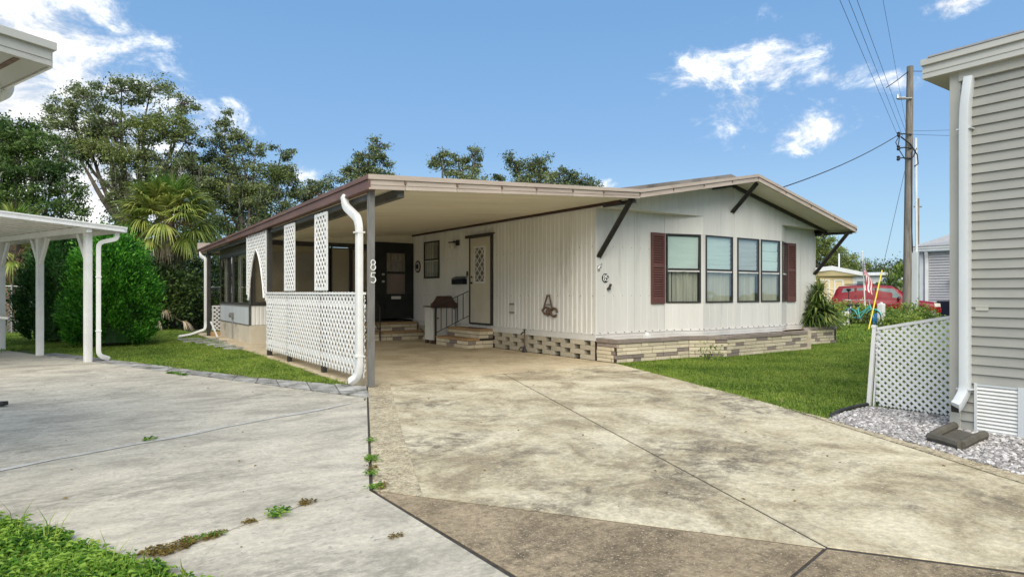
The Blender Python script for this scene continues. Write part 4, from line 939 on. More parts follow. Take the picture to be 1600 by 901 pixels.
spout(CP, bend([(3.55, 9.72, 2.93), (3.55, 9.66, 2.76), (3.54, 9.13, 2.52), (3.54, 9.06, 2.38), (3.54, 9.06, .30), (3.53, 9.10, .14), (3.45, 9.20, .055)], .12), .115, .085, straps=((2.30, (3.54, 9.06)), (.45, (3.54, 9.06))))
spout(CP, bend([(3.55, 23.2, 2.74), (3.55, 23.15, 2.62), (3.60, 22.6, 2.5), (3.60, 22.58, 2.38), (3.60, 22.58, .40), (3.58, 22.5, .2), (3.1, 22.2, .06), (2.75, 21.95, .03)], .12), .10, .075)

# ------------------------------------------------------------------ porch room at the end of the carport
PX0, PY0, PY1 = 4.0, 18.24, 22.35
PR = thing('enclosed_porch', 'enclosed porch room with dark windows on a cream base at the carport end', 'porch', (6.4, 20, 0))
PF = FR((0, PY0), (1, 0)); PL = FR((PX0, 0), (0, -1))
b = MB(); b.box(PX0, XW-.02, PY0, PY1, -.05, .50); obj('base_wall', b, M['bwall'], PR)
def ribs(name, fr, u0, u1, z0, z1, m, parent, ztf=None):
    b = MB(); pr = []; u = u0
    while u < u1:
        pr += [(u, 0), (min(u+.055, u1), 0), (min(u+.063, u1), -.008), (min(u+.093, u1), -.008), (min(u+.1, u1), 0)]; u += .1
    for (a, na), (c, nc) in zip(pr[:-1], pr[1:]):
        if c > a or na != nc: b.quad(fr.p(a, na, z0), fr.p(c, nc, z0), fr.p(c, nc, ztf(c) if ztf else z1), fr.p(a, na, ztf(a) if ztf else z1))
    return obj(name, b, m, parent)
ribs('ribbed_wall', PF, PX0, 7.56, .51, 1.04, M['side'], PR)
ribs('ribbed_wall', PF, PX0, XW, 2.66 if False else 2.86, 3.2, M['soffit'], PR, ztf=lambda u: ztop(u, PY0)-.165)
b = MB(); b.fbox(PF, PX0, 7.56, -.02, .02, 1.04, 1.09); b.fbox(PF, PX0, 7.56, -.02, .03, 2.78, 2.86); obj('window_sill', b, M['dark'], PR)
for z0, z1, u0, u1 in ((.52, 1.02, -PY1, -PY0),):
    m_ = (u0+u1)/2+.05
    for a, c in ((u0, m_-.003), (m_+.003, u1)):
        b = MB(); b.fbox(PL, a, c, -.02, .0, z0, z1); obj('wall_panel', b, M['spout_blue'], PR, bevel=.003)
b = MB(); b.fbox(PL, -PY1, -PY0, -.02, .012, .495, .52); b.fbox(PL, -PY1, -PY0, -.02, .015, 1.02, 1.06); b.fbox(PL, -PY1, -PY0, -.02, .01, 2.52, 2.75); obj('wall_rail', b, M['greypost'], PR)
b = MB(); b.box(PX0-.004, PX0+.05, PY0-.004, PY0+.06, .5, 2.75); b.box(PX0-.004, PX0+.05, PY1-.05, PY1, .5, 2.75); obj('corner_post', b, M['beam'], PR)
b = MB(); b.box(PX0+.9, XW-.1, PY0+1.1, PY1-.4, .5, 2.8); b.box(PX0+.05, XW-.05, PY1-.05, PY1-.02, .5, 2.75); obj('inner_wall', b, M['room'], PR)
window(PR, PF, 4.08, 6.22, 1.09, 2.78, None, None, 'brown_blind', slats=34, fw=.05, glass='glass_dark')
window(PR, PF, 6.26, 6.86, 1.09, 2.78, None, None, 'brown_blind', slats=1, fw=.04, glass='glass_dark')
window(PR, PF, 6.88, 7.54, 1.09, 2.78, None, None, 'brown_blind', slats=1, fw=.04, glass='glass_dark')
for a, c in ((18.32, 20.25), (20.32, 22.28)):
    w = window(PR, PL, -c, -a, 1.06, 2.52, None, None, None, fw=.05, glass='glass_dark')
    b = MB(); b.fbox(PL, -(a+c)/2-.03, -(a+c)/2+.03, -.02, .016, 1.11, 2.47); obj('mullion', b, M['greypost'], w)
    b = MB(); b.fbox(PL, -c+.1, -c+.62, -.12, -.10, 1.06, 2.5); obj('curtain', b, M['curtain'], w)
# black storm door
b = MB(); dx0, dx1, dz0, dz1 = 7.60, 8.86, .60, 2.90
gx0, gx1 = 7.99, 8.62
b.fbox(PF, dx0, gx0, .0, .06, dz0, dz1); b.fbox(PF, gx1, dx1, .0, .06, dz0, dz1)
for a, c in ((dz0, 1.36), (1.985, 2.05), (2.62, dz1)): b.fbox(PF, gx0, gx1, .0, .06, a, c)
D_ = obj('door', b, M['blackdoor'], PR, bevel=.004)
b = MB(); b.fbox(PF, dx0-.05, dx0-.003, .0, .05, dz0-.03, dz1+.05); b.fbox(PF, dx1+.002, dx1+.035, .0, .05, dz0-.03, dz1+.05); b.fbox(PF, dx0, dx1, .0, .05, dz1+.002, dz1+.05); obj('door_frame', b, M['black'], PR)
b = MB(); b.fbox(PF, gx0, gx1, .03, .034, 2.05, 2.62); obj('pane', b, M['glass_dark'], D_)
b = MB(); b.fbox(PF, gx0, gx1, .005, .012, 2.05, 2.62); obj('curtain', b, M['lace'], D_)
b = MB(); b.fbox(PF, gx0, gx1, .02, .024, 1.36, 1.985); obj('door_screen', b, M['screen'], D_)
b = MB(); b.fbox(PF, 8.14, 8.46, .06, .068, 1.20, 1.29); obj('mail_slot', b, M['skirt_white'], D_)
b = MB(); b.fbox(PF, 7.9, 8.7, .06, .066, .74, .76); b.fbox(PF, 7.9, 8.7, .06, .066, 1.10, 1.12); b.fbox(PF, 7.9, 7.92, .06, .066, .76, 1.1); b.fbox(PF, 8.68, 8.7, .06, .066, .76, 1.1); obj('door_panel', b, M['blackdoor'], D_)
for z in (1.74, 1.96):
    b = MB(); b.lathe(PF.p(7.86, .06, z), [(.035, 0), (.035, .015), (.018, .03), (.036, .05), (.036, .07), (0, .08)], 10, PF.n); obj('knob', b, M['steel'], D_)
# ground pad and small lattice gate beyond the porch, white stake, conduit with meter
b = MB(); b.tube([PL.p(-20.3, .03, .02), PL.p(-20.3, .03, .66), ], .018, 8); o = obj('conduit', b, M['steel'], PR)
b = MB(); b.fbox(PL, -20.38, -20.22, .0, .09, .66, .80); b.lathe(PL.p(-20.3, .09, .73), [(.06, 0), (.06, .03), (0, .04)], 12, PL.n); obj('meter_box', b, M['greypost'], PR)
LG = FR((0, 22.52), (1, 0))
lg = thing('lattice_screen', 'small white lattice screen behind the far grey post at the porch end', 'lattice', (3.9, 22.5, 0))
b = MB(); b.fbox(LG, 3.78, 3.83, -.01, .02, .18, .98); b.fbox(LG, 4.18, 4.23, -.01, .02, .18, .98); b.fbox(LG, 3.83, 4.18, -.01, .02, .93, .98); obj('frame', b, M['white_lattice'], lg)
lattice(lg, LG, 3.83, 4.18, .18, .93, .13, .04, ang=45)
b = MB(); b.box(3.72, 4.25, 22.3, 22.7, 0, .13); obj('base', b, M['brick_tread'], lg, bevel=.01)
b = MB(); b.bar((3.72, 21.2, .03), (3.58, 21.5, .50), .05, .02); tag(obj('stake', b, M['white'], loc=(3.6, 21.3, 0)), 'white wooden stake leaning in front of the porch base', 'stake')
# ------------------------------------------------------------------ brick planter
bkm = {}
def brick_mesh(kind):
    if kind not in bkm:
        b = MB(); b.box(-.5, .5, 0, 1, 0, 1); bm_ = bmesh.new(); me = b.mesh('brick', M[kind])
        bkm[kind] = me
    return bkm[kind]
def put_brick(parent, o, u, n, L_, dep, h, kind, name='brick'):
    me = brick_mesh(kind)
    return inst(name, me, parent, frame_m(o, u, n, Vector((0, 0, 1)), (L_, dep, h)))
PLT = thing('brick_planter', 'low planter of cream and umber split bricks along the front of the white home', 'planter', (13, 9, 0))
path = [(8.905, 9.70), (8.905, 9.10), (10.94, 9.00), (11.75, 8.62), (14.90, 8.62)]
path2 = [(15.02, 8.60), (16.30, 9.42), (17.6, 9.32), (17.62, 9.95)]
rb = random.Random(12)
ch = .0715; cap_h = .075; courses = 5
def run(path, seed):
    for si in range(len(path)-1):
        p0 = Vector((*path[si], 0)); p1 = Vector((*path[si+1], 0)); d = (p1-p0); Ls = d.length; u = d.normalized(); n_in = Vector((-u.y, u.x, 0))
        if (Vector((13, 12, 0))-(p0+p1)/2).dot(n_in) < 0: n_in = -n_in
        for c in range(courses):
            z = .004+c*(ch+.004); t = 0; first = True
            while t < Ls-.01:
                l = rb.choice((.42, .42, .42, .30, .20, .36))
                if first: l = rb.choice((.14, .30, .42)) if c % 2 else rb.choice((.24, .42)); first = False
                l = min(l, Ls-t)
                if Ls-t-l < .07: l = Ls-t
                kind = 'brick_dark' if rb.random() < .2 else 'brick'
                o = p0+u*(t+l/2)+Vector((0, 0, z))+n_in*rb.uniform(-.007, .007)
                put_brick(PLT, o, u, n_in, l-.016, .11, ch-.006, kind); t += l
        t = 0
        while t < Ls-.01:                              # dark coping, a little proud
            l = min(rb.uniform(.36, .44), Ls-t); l = Ls-t if Ls-t-l < .12 else l
            put_brick(PLT, p0+u*(t+l/2)+Vector((0, 0, .384))+n_in*rb.uniform(-.022, -.012), u, n_in, l-.006, .14, cap_h+rb.uniform(-.006, .006), 'brick_dark', 'coping_brick'); t += l
        m = MB(); q = [p0+n_in*.016, p1+n_in*.016, p1+n_in*.105, p0+n_in*.105]; m.prism([tuple(v) for v in q], (0, 0, .382)); obj('mortar', m, M['mortar'], PLT)
run(path, 1); run(path2, 2)
for c in range(6): put_brick(PLT, Vector((14.965, 8.585, .004+c*.076)), Vector((1, 0, 0)), Vector((0, 1, 0)), .115, .14, .073, 'brick', 'pillar_brick')
b = MB(); b.prism([(8.93, 9.68, .32), (8.93, 9.12, .32), (10.94, 9.05, .32), (11.78, 8.68, .32), (14.95, 8.68, .32), (16.3, 9.46, .32), (17.55, 9.4, .32), (17.2, 9.7, .32), (15.78, 9.7, .32), (15.12, 9.42, .32), (11.98, 9.42, .32), (10.98, 9.7, .32)], (0, 0, .04)); obj('soil', b, M['brick_tread'], PLT)
sc = scatter('planter_stones', [[(11.0, 9.2), (11.8, 8.76), (14.9, 8.76), (15.6, 9.2), (15.12, 9.40), (11.98, 9.40), (11.0, 9.66)]], [(PB[0], .7), (PB[2], .3)], 900, .9, 1.9, 31, z=.375, tilt=.6)
sc = scatter('planter_stones', [[(8.95, 9.6), (8.95, 9.2), (10.9, 9.15), (10.9, 9.66)]], [(PB[0], .5), (PB[2], .5)], 250, .9, 1.6, 33, z=.365, tilt=.6)
b = MB(); b.box(9.86, 9.99, 9.2, 9.32, .37, .52); b.lathe((9.925, 9.26, .52), [(.06, 0), (.045, .03), (.02, .045)], 10); tag(obj('solar_lamp', b, M['white'], loc=(9.92, 9.26, .37), bevel=.01), 'small white box lamp standing on the planter near the home corner', 'lamp')

# ------------------------------------------------------------------ brick steps
def steps(name, label, fr, u0, u1, treads, cat='steps'):
    """treads: list of (depth out from wall, top z) from the lowest; front bricks + tread bricks"""
    T = thing(name, label, cat, fr.p((u0+u1)/2, treads[0][0]/2, 0))
    zprev = 0; U = fr.u; N_ = -fr.n
    for i, (dep, zt) in enumerate(treads):
        nxt = treads[i+1][0] if i+1 < len(treads) else 0
        k = 2; rise = zt-zprev-.05; hh = rise/k
        m = MB(); m.fbox(fr, u0+.015, u1-.015, .005, dep-.015, zprev, zt-.012); obj('mortar', m, M['mortar'], T)
        for c in range(k):
            z = zprev+.003+c*hh
            for (o, uu, nn, Ls) in ((fr.p(u0, dep, 0), U, N_, u1-u0), (fr.p(u1, dep, 0), N_, -U, dep), (fr.p(u0, 0, 0), -N_, U, dep)):
                t = 0; first = True
                while t < Ls-.01:
                    l = rb.choice((.40, .40, .28, .20)); l = l*.6 if first and c % 2 else l; first = False
                    l = min(l, Ls-t); l = Ls-t if Ls-t-l < .08 else l
                    put_brick(T, o+uu*(t+l/2)+Vector((0, 0, z))+nn*rb.uniform(0, .005), uu, nn, l-.012, .09, hh-.012, 'brick_dark' if rb.random() < .26 else 'brick'); t += l
        t = u0                                          # treads
        n_ = max(3, round((u1-u0)/.34)); w = (u1-u0)/n_
        for j in range(n_):
            o = fr.p(u0+w*(j+.5), dep+.012, zt-.05+rb.uniform(-.002, .002))
            put_brick(T, o, U, N_, w-.006, dep-nxt+(.02 if nxt else -.0), .05, 'brick_tread', 'tread_brick')
        zprev = zt-.0
    return T
steps('brick_steps', 'two cream brick steps up to the cream side door beside the iron handrail', SIDE, -15.25, -13.58, [(.76, .235), (.42, .47)])
steps('brick_steps', 'cream brick steps up to the black storm door at the back of the carport', PF, 7.18, 8.80, [(.98, .25), (.5, .5)])
b = MB(); b.fbox(SIDE, -14.6, -13.75, .08, .36, .47, .485); tag(obj('door_mat', b, M['rust'], loc=(8.7, 14.2, .47), bevel=.004), 'rust coloured door mat lying on the brick side steps', 'door mat')
# handrails
hr = thing('handrail', 'dark iron handrail with thin balusters rising to the cream side door', 'handrail', (8.3, 15.2, 0))
A = Vector((8.16, 15.32, 0)); B_ = Vector((8.86, 14.74, 0))
zt0, zt1, zl0, zl1 = 1.03, 1.44, .30, .77
b = MB(); b.bar(A+Vector((0, 0, 0)), A+Vector((0, 0, zt0+.01)), .045, .045); obj('post', b, M['iron'], hr)
b = MB(); b.bar(A+Vector((0, 0, zt0)), B_+Vector((0, 0, zt1)), .032, .022); obj('top_rail', b, M['iron'], hr)
b = MB(); b.bar(A+Vector((0, 0, zl0)), B_+Vector((0, 0, zl1)), .028, .018); obj('bottom_rail', b, M['iron'], hr)
for k in range(1, 6):
    p = A.lerp(B_, k/6); b = MB(); b.bar(p+Vector((0, 0, zl0+(zl1-zl0)*k/6)), p+Vector((0, 0, zt0+(zt1-zt0)*k/6)), .016, .016); obj('baluster', b, M['iron'], hr)
hr2 = thing('handrail', 'dark iron handrail seen edge on beside the steps of the black door', 'handrail', (7.25, 17.6, 0))
A = Vector((7.36, 17.22, 0)); B_ = Vector((7.40, 18.16, 0))
b = MB(); b.bar(A, A+Vector((0, 0, 1.0)), .03, .03); obj('post', b, M['iron'], hr2)
b = MB(); b.tube([A+Vector((0, 0, .98)), A.lerp(B_, .3)+Vector((0, 0, 1.12)), A.lerp(B_, .62)+Vector((0, 0, 1.32)), B_+Vector((0, 0, 1.50))], .016, 6); obj('top_rail', b, M['iron'], hr2)
b = MB(); b.bar(A+Vector((0, 0, .3)), B_+Vector((0, 0, .72)), .02, .016); obj('bottom_rail', b, M['iron'], hr2)
for k in range(1, 6):
    p = A.lerp(B_, k/6); b = MB(); b.bar(p+Vector((0, 0, .3+.42*k/6)), p+Vector((0, 0, .98+.5*k/6)), .014, .014); obj('baluster', b, M['iron'], hr2)
# white bin cabinet with brown scalloped lid
cb = thing('storage_cabinet', 'white storage cabinet with brown curved top board standing behind the handrail', 'cabinet', (8.5, 15.6, 0))
CF = FR((0, 15.42), (1, 0)); x0, x1 = 8.10, 8.83
b = MB(); b.box(x0, x1, 15.43, 15.85, .10, 1.0); obj('cabinet_body', b, M['front'], cb, bevel=.008)
for a, c, kx, kz in ((x0+.02, (x0+x1)/2-.005, x0+.17, .70), ((x0+x1)/2+.005, x1-.02, x1-.05, .95)):
    b = MB(); b.fbox(CF, a, c, -.01, .012, .16, .96); dd = obj('cabinet_door', b, M['front'], cb, bevel=.004)
    b = MB(); b.lathe(CF.p(kx, .012, kz), [(.018, 0), (.024, .02), (0, .035)], 8, CF.n); obj('knob', b, M['black'], dd)
pts = [(-.40, 0), (.40, 0), (.40, .13)]+[(.40-.17*t, .13+.19*(t**1.8)) for t in np.linspace(.1, 1, 6)]+[(.20, .33), (-.20, .33)]+[(-.23-.17*(1-t), .13+.19*(t**1.8)) for t in np.linspace(1, .1, 6)]+[(-.40, .13)]
b = MB(); b.prism([CF.p((x0+x1)/2+u, .045, .98+z) for u, z in pts], CF.n*-.05); b.box(x0-.03, x1+.03, 15.42, 15.88, 1.0, 1.03); obj('cabinet_top', b, M['brownwood'], cb)
for xx in (x0+.05, x1-.05):
    for yy in (15.48, 15.8): b = MB(); b.box(xx-.045, xx+.045, yy-.045, yy+.045, 0, .11); obj('foot', b, M['brownwood'], cb)
# wall things
ml = thing('mailbox', 'small dark navy mailbox fixed on the ribbed wall left of the cream door', 'mailbox', (8.8, 15.1, 1.7))
b = MB(); b.fbox(SIDE, -15.50, -14.88, .01, .15, 1.63, 1.78); obj('box', b, M['navy'], ml, bevel=.008)
b = MB(); b.prism([SIDE.p(-15.51, .01, 1.84), SIDE.p(-15.51, .16, 1.785), SIDE.p(-14.87, .16, 1.785), SIDE.p(-14.87, .01, 1.84)], (0, 0, .008)); obj('lid', b, M['navy'], ml)
lp = thing('wall_lamp', 'small wall lamp with frosted shade above the mailbox', 'lamp', (8.8, 15.4, 2.75))
b = MB(); b.fbox(SIDE, -15.46, -15.30, .0, .03, 2.72, 2.87); b.bar(SIDE.p(-15.38, .03, 2.80), SIDE.p(-15.40, .14, 2.84), .03, .03); b.fbox(SIDE, -15.60, -15.36, .06, .20, 2.79, 2.82); obj('bracket', b, M['iron'], lp, bevel=.003)
b = MB(); b.lathe(SIDE.p(-15.48, .13, 2.63), [(.07, 0), (.085, .06), (.085, .15), (.05, .16)], 10); obj('lamp_shade', b, M['lamp_glass'], lp)
rp = thing('wall_plaque', 'round ringed wall plaque between the black door and small window', 'plaque', (8.88, 17.9, 2.2))
b = MB(); b.lathe(SIDE.p(-17.86, .0, 2.21), [(.19, 0), (.19, .02), (.15, .03), (.15, .012)], 20, SIDE.n); obj('rim', b, M['rust'], rp)
b = MB(); b.lathe(SIDE.p(-17.86, .0, 2.21), [(.135, 0), (.135, .026), (.0, .03)], 20, SIDE.n); obj('face', b, M['skirt_white'], rp)
b = MB(); b.lathe(SIDE.p(-17.86, .03, 2.21), [(.085, 0), (.085, .012), (.06, .012), (.06, .0)], 16, SIDE.n); obj('ring', b, M['iron'], rp)
an = thing('metal_ornament', 'rusty metal rocking chair shaped ornament hung low on the ribbed wall', 'ornament', (8.87, 11.3, 1))
b = MB(); S = lambda u, z: SIDE.p(-11.27+u, .03, .98+z)
b.bar(S(-.20, .0), S(-.03, .36), .03, .02); b.bar(S(.15, .02), S(.04, .36), .03, .02); b.bar(S(-.06, .36), S(.07, .36), .03, .02); b.bar(S(-.10, .15), S(.11, .15), .025, .02)
b.tube([S(-.22, .02), S(-.14, -.06), S(0, -.09), S(.1, -.05), S(.06, .06), S(-.1, .09), S(-.22, .02)], .022, 6); obj('frame', b, M['rust'], an)
b = MB(); b.tube([S(.20+.12*math.cos(t), -.02+.09*math.sin(t)) for t in np.linspace(0, 5.6, 12)], .028, 6); obj('loop', b, M['rust'], an)
b = MB(); b.lathe(S(-.02, -.02), [(.07, -.01), (.07, .012), (0, .015)], 10, SIDE.n); obj('seat', b, M['rust'], an)
sp = thing('water_spigot', 'iron water spigot and riser pipe standing against the screen blocks', 'spigot', (8.8, 12.0, 0))
b = MB(); b.tube([(8.74, 12.0, .0), (8.74, 12.0, .46)], .016, 8); obj('pipe', b, M['rust'], sp)
b = MB(); b.tube([(8.76, 12.0, .46), (8.70, 12.02, .47), (8.68, 12.06, .42)], .018, 8); b.lathe((8.74, 12.0, .47), [(.02, 0), (.02, .05), (.045, .055), (.045, .07), (.0, .075)], 8); obj('tap', b, M['iron'], sp)
b = MB(); b.lathe((8.74, 12.0, .0), [(.06, 0), (.055, .05), (.03, .10), (.02, .16)], 8); b.tube([(8.74, 12.0, .1), (8.66, 12.04, .12), (8.62, 12.06, .06)], .014, 6); obj('valve', b, M['iron'], sp)
npq = thing('number_plaque', 'round dark plaque with white number 85 on the front wall', 'sign', (9.15, 9.7, 1.7))
b = MB(); b.lathe(FRONT.p(9.16, .0, 1.705), [(.092, 0), (.092, .012), (.084, .016), (.0, .016)], 24, FRONT.n); obj('disc', b, M['black'], npq)
b = MB(); b.tube([FRONT.p(9.16+.088*math.cos(t), .016, 1.705+.088*math.sin(t)) for t in np.linspace(0, 2*PI, 25)], .005, 5, ref=FRONT.n); obj('rim', b, M['iron'], npq)
obj('figure', figure('8', FRONT.p(9.128, .018, 1.65), FRONT.u, uz, .115, .011), M['white'], npq)
obj('figure', figure('5', FRONT.p(9.20, .018, 1.65), FRONT.u, uz, .115, .011), M['white'], npq)
bf = thing('wall_ornament', 'small pewter coloured lizard ornament just under the left brace on the front wall', 'ornament', (8.98, 9.7, 1.92))
b = MB(); b.tube([FRONT.p(8.96, .012, 1.84), FRONT.p(8.95, .015, 1.90), FRONT.p(9.0, .02, 1.96), FRONT.p(9.06, .012, 2.0)], [.012, .028, .024, .01], 6)
for u, z in ((9.05, 1.93), (8.93, 1.95), (9.0, 1.85)): b.bar(FRONT.p(8.98, .014, 1.92), FRONT.p(u, .012, z), .014, .012)
obj('body', b, M['steel'], bf)
b = MB(); b.box(9.21, 9.27, YW-.06, YW-.0, 1.46, 1.50); b.bar((9.24, YW-.03, 1.48), (9.28, YW-.05, 1.58), .06, .04); tag(obj('wall_hook', b, M['iron'], loc=(9.24, 9.7, 1.48)), 'small grey bracket on the front wall below the number plaque', 'bracket')
b = MB(); b.lathe((8.72, 16.75, 0), [(.10, 0), (.12, .06), (.07, .14), (.09, .22), (.11, .28), (.06, .36), (.07, .41), (.0, .45)], 12); b.lathe((8.66, 16.9, 0), [(.08, 0), (.1, .05), (.05, .12), (0, .14)], 9)
tag(obj('garden_ornament', b, M['block'], loc=(8.7, 16.8, 0), smooth=True), 'pale stone garden ornament standing between the two flights of steps', 'ornament')
# ------------------------------------------------------------------ right neighbour: grey vinyl house
NX = 7.5; NY = 2.78
NH = thing('grey_house', 'grey clapboard sided house corner with pale downspout and louvred base vent', 'house', (9, 0, 0))
NF = FR((NX, 0), (0, -1))                           # faces -X, u = -Y
b = MB(); b.box(NX+.04, 16, -8, NY-.02, 0, 3.75); obj('core_wall', b, M['siding_grey'], NH)
nb = 33; z0, z1 = .485, 3.66; hh = (z1-z0)/nb
for i in range(nb):                                 # lapped boards, each leaning out at its foot
    a, c = z0+hh*i, z0+hh*(i+1)-.001; b = MB(); u0, u1 = -NY+.09, 8
    b.add([NF.p(u0, .024, a), NF.p(u1, .024, a), NF.p(u1, .002, c), NF.p(u0, .002, c), NF.p(u0, -.01, a), NF.p(u1, -.01, a)], [(0, 1, 2, 3), (4, 5, 1, 0)]); obj('siding_board', b, M['siding_grey'], NH)
for i in range(5):
    a, c = .002+hh*i, hh*(i+1); b = MB(); u0, u1 = -NY+.09, -2.565
    b.add([NF.p(u0, .024, a), NF.p(u1, .024, a), NF.p(u1, .002, c), NF.p(u0, .002, c), NF.p(u0, -.01, a), NF.p(u1, -.01, a)], [(0, 1, 2, 3), (4, 5, 1, 0)]); obj('siding_board', b, M['siding_grey'], NH)
b = MB(); b.box(NX-.022, NX+.09, NY-.10, NY+.0, 0, 3.655); obj('corner_board', b, M['trim_grey'], NH, bevel=.003)
b = MB(); b.fbox(NF, -2.69, 8, -.01, .045, 3.56, 3.655); obj('frieze_board', b, M['trim_grey'], NH)
# louvred vent
b = MB(); b.fbox(NF, -2.56, -2.535, 0, .03, .0, .49); b.fbox(NF, -2.20, -2.05, 0, .03, .0, .49); b.fbox(NF, -2.535, -2.2, 0, .022, .0, .025); b.fbox(NF, -2.535, -2.2, 0, .022, .465, .49); b.fbox(NF, -2.535, -2.2, -.02, -.015, .02, .47); b.fbox(NF, -2.05, 8, 0, .02, 0, .485)
lv = obj('louvre_vent', b, M['spout_blue'], NH)
for i in range(12):
    z = .027+.0365*i; q = MB(); q.add([NF.p(-2.535, .024, z), NF.p(-2.2, .024, z), NF.p(-2.2, .024, z+.005), NF.p(-2.535, .024, z+.005), NF.p(-2.2, -.006, z+.038), NF.p(-2.535, -.006, z+.038)], [(0, 1, 2, 3), (3, 2, 4, 5)]); obj('louvre', q, M['white'], lv)
b = MB(); b.fbox(NF, -2.55, -2.44, .016, .022, 1.22, 1.275); obj('plate', b, M['trim_grey'], NH)
pts = bend([(NX-.03, 2.595, 3.58), (NX-.055, 2.62, 3.3), (NX-.06, 2.625, 3.1), (NX-.06, 2.625, .40), (NX-.15, 2.66, .27), (NX-.19, 2.67, .245)], .14)
b = MB(); b.tube(pts, 1, sq=(.115, .08), ref=(0, 1, 0)); ds = obj('downspout', b, M['spout_blue'], NH, bevel=.010, smooth=True)
b = MB(); b.tube([pts[-1]+Vector((.004, 0, .001)), pts[-1]-Vector((.004, 0, 0))], 1, sq=(.10, .066), ref=(0, 1, 0)); obj('spout_mouth', b, M['black'], ds)
for z in (3.05, .42): b = MB(); b.fbox(NF, -2.69, -2.56, .01, .107, z, z+.012); obj('strap', b, M['spout_blue'], ds)
# eave
EX = 7.38; EY = 3.0; zf_ = .055
b = MB(); b.box(EX+.02, EX+.05, -8, EY, 3.655, 3.790); b.box(EX+.008, EX+.02, -8, EY, 3.655, 3.690); b.box(EX+.012, EX+.02, -8, EY, 3.715, 3.755); obj('fascia_board', b, M['eave_grey'], NH)
b = MB(); b.box(EX-.012, EX+.08, -8, EY+.012, 3.792, 3.855); obj('drip_edge', b, M['eave_grey'], NH, bevel=.004)
b = MB(); b.box(EX+.05, NX-.02, -8, EY, 3.653, 3.667); b.box(NX-.02, 16, NY, EY, 3.655, 3.667); obj('soffit', b, M['trim_grey'], NH)
b = MB(); b.box(EX+.03, 16, EY-.02, EY, 3.667, 3.845); obj('rake_board', b, M['eave_grey'], NH)
b = MB(); b.hexa([(EX-.02, -8, 3.857), (12, -8, 4.405), (12, EY-.06, 4.405), (EX-.02, EY-.06, 3.857)], [(EX-.02, -8, 3.875), (12, -8, 4.425), (12, EY-.06, 4.425), (EX-.02, EY-.06, 3.875)]); obj('roof', b, M['grey_roof'], NH)
# splash block
sb = [Vector((6.611, 2.624, 0)), Vector((6.433, 2.31, 0)), Vector((7.12, 2.30, 0)), Vector((7.40, 2.70, 0))]
sb = [Vector((6.62, 2.63, 0)), Vector((6.46, 2.31, 0)), Vector((7.17, 2.36, 0)), Vector((7.42, 2.72, 0))]
b = MB(); cc = sum(sb, Vector())/4; b.prism([tuple(p.lerp(cc, .1)+Vector((0, 0, .0))) for p in sb], (0, 0, .028)); spb = obj('splash_block', b, M['splash'], loc=tuple(cc), bevel=.01)
tag(spb, 'dark concrete splash block lying on the gravel under the pale downspout', 'splash block')
b = MB()
for i, j in ((0, 1), (1, 2), (3, 0)):
    a, c = sb[i].lerp(cc, .06), sb[j].lerp(cc, .06); b.tube([a+Vector((0, 0, .045)), a.lerp(c, .5)+Vector((0, 0, .05)), c+Vector((0, 0, .045))], .042, 8)
obj('rim', b, M['splash'], spb, smooth=True)
# edging between lawn and gravel
b = MB(); b.tube([(7.07, 3.80, .01), (7.35, 3.86, .025), (7.7, 3.88, .03), (8.09, 3.90, .02)], .022, 8); b.tube([(7.07, 3.80, .01), (6.93, 3.74, .01)], .02, 8)
tag(obj('garden_edging', b, M['black_edge'], loc=(7.6, 3.85, 0), smooth=True), 'black plastic edging strip between the right lawn and the white gravel', 'edging')
# lattice screen with sloping head
LS = thing('lattice_fence', 'white lattice privacy screen with sloping top beside the grey house', 'fence', (8.14, 3.4, 0))
SF = FR((8.14, 0), (0, -1))
top = lambda u: 1.17+(.95-1.17)*((-u)-2.8)/(3.83-2.8)
lattice(LS, SF, -3.82, -2.80, .02, 1.2, .083, .028, ang=45, ztopf=lambda u: top(u)-.02)
b = MB(); b.bar(SF.p(-3.80, .006, top(-3.80)+.0), SF.p(-2.8, .006, top(-2.8)), .03, .035, up=(0, 0, 1)); obj('top_rail', b, M['white_lattice'], LS)
b = MB(); b.bar((8.135, 3.905, -.02), (8.14, 3.835, .965), .045, .045); b.bar((8.139, 3.84, .965), (8.14, 3.835, 1.0), .055, .055); obj('post', b, M['white_lattice'], LS, bevel=.004)
b = MB(); b.bar((8.155, 3.85, .0), (8.16, 3.79, .95), .02, .035); obj('edge_strip', b, M['white_lattice'], LS)
# ------------------------------------------------------------------ left neighbour: white carport and house eave
E1 = E1.to_3d(); E2 = E2.to_3d()
O2 = Vector((.89, 15.3, 0))
def L2(a, c, z): return O2+E1*a+E2*c+Vector((0, 0, z))
NC = thing('white_carport', 'white metal carport with Y braced posts over the grey driveway', 'carport', tuple(O2))
def zc(a): return 2.755-.055*a
b = MB(); b.hexa([L2(-7, 0, zc(-7)-.055), L2(0, 0, zc(0)-.055), L2(0, 9, zc(0)-.055), L2(-7, 9, zc(-7)-.055)], [L2(-7, 0, zc(-7)-.02), L2(0, 0, zc(0)-.02), L2(0, 9, zc(0)-.02), L2(-7, 9, zc(-7)-.02)]); obj('roof', b, M['white'], NC)
for i in range(22):
    b = MB(); c0 = .08+8.9*i/22; b.hexa([L2(-7, c0, zc(-7)-.085), L2(-.1, c0, zc(-.1)-.085), L2(-.1, c0+.05, zc(-.1)-.085), L2(-7, c0+.05, zc(-7)-.085)], [L2(-7, c0, zc(-7)-.057), L2(-.1, c0, zc(-.1)-.057), L2(-.1, c0+.05, zc(-.1)-.057), L2(-7, c0+.05, zc(-7)-.057)]); obj('roof_rib', b, M['white'], NC)
b = MB()
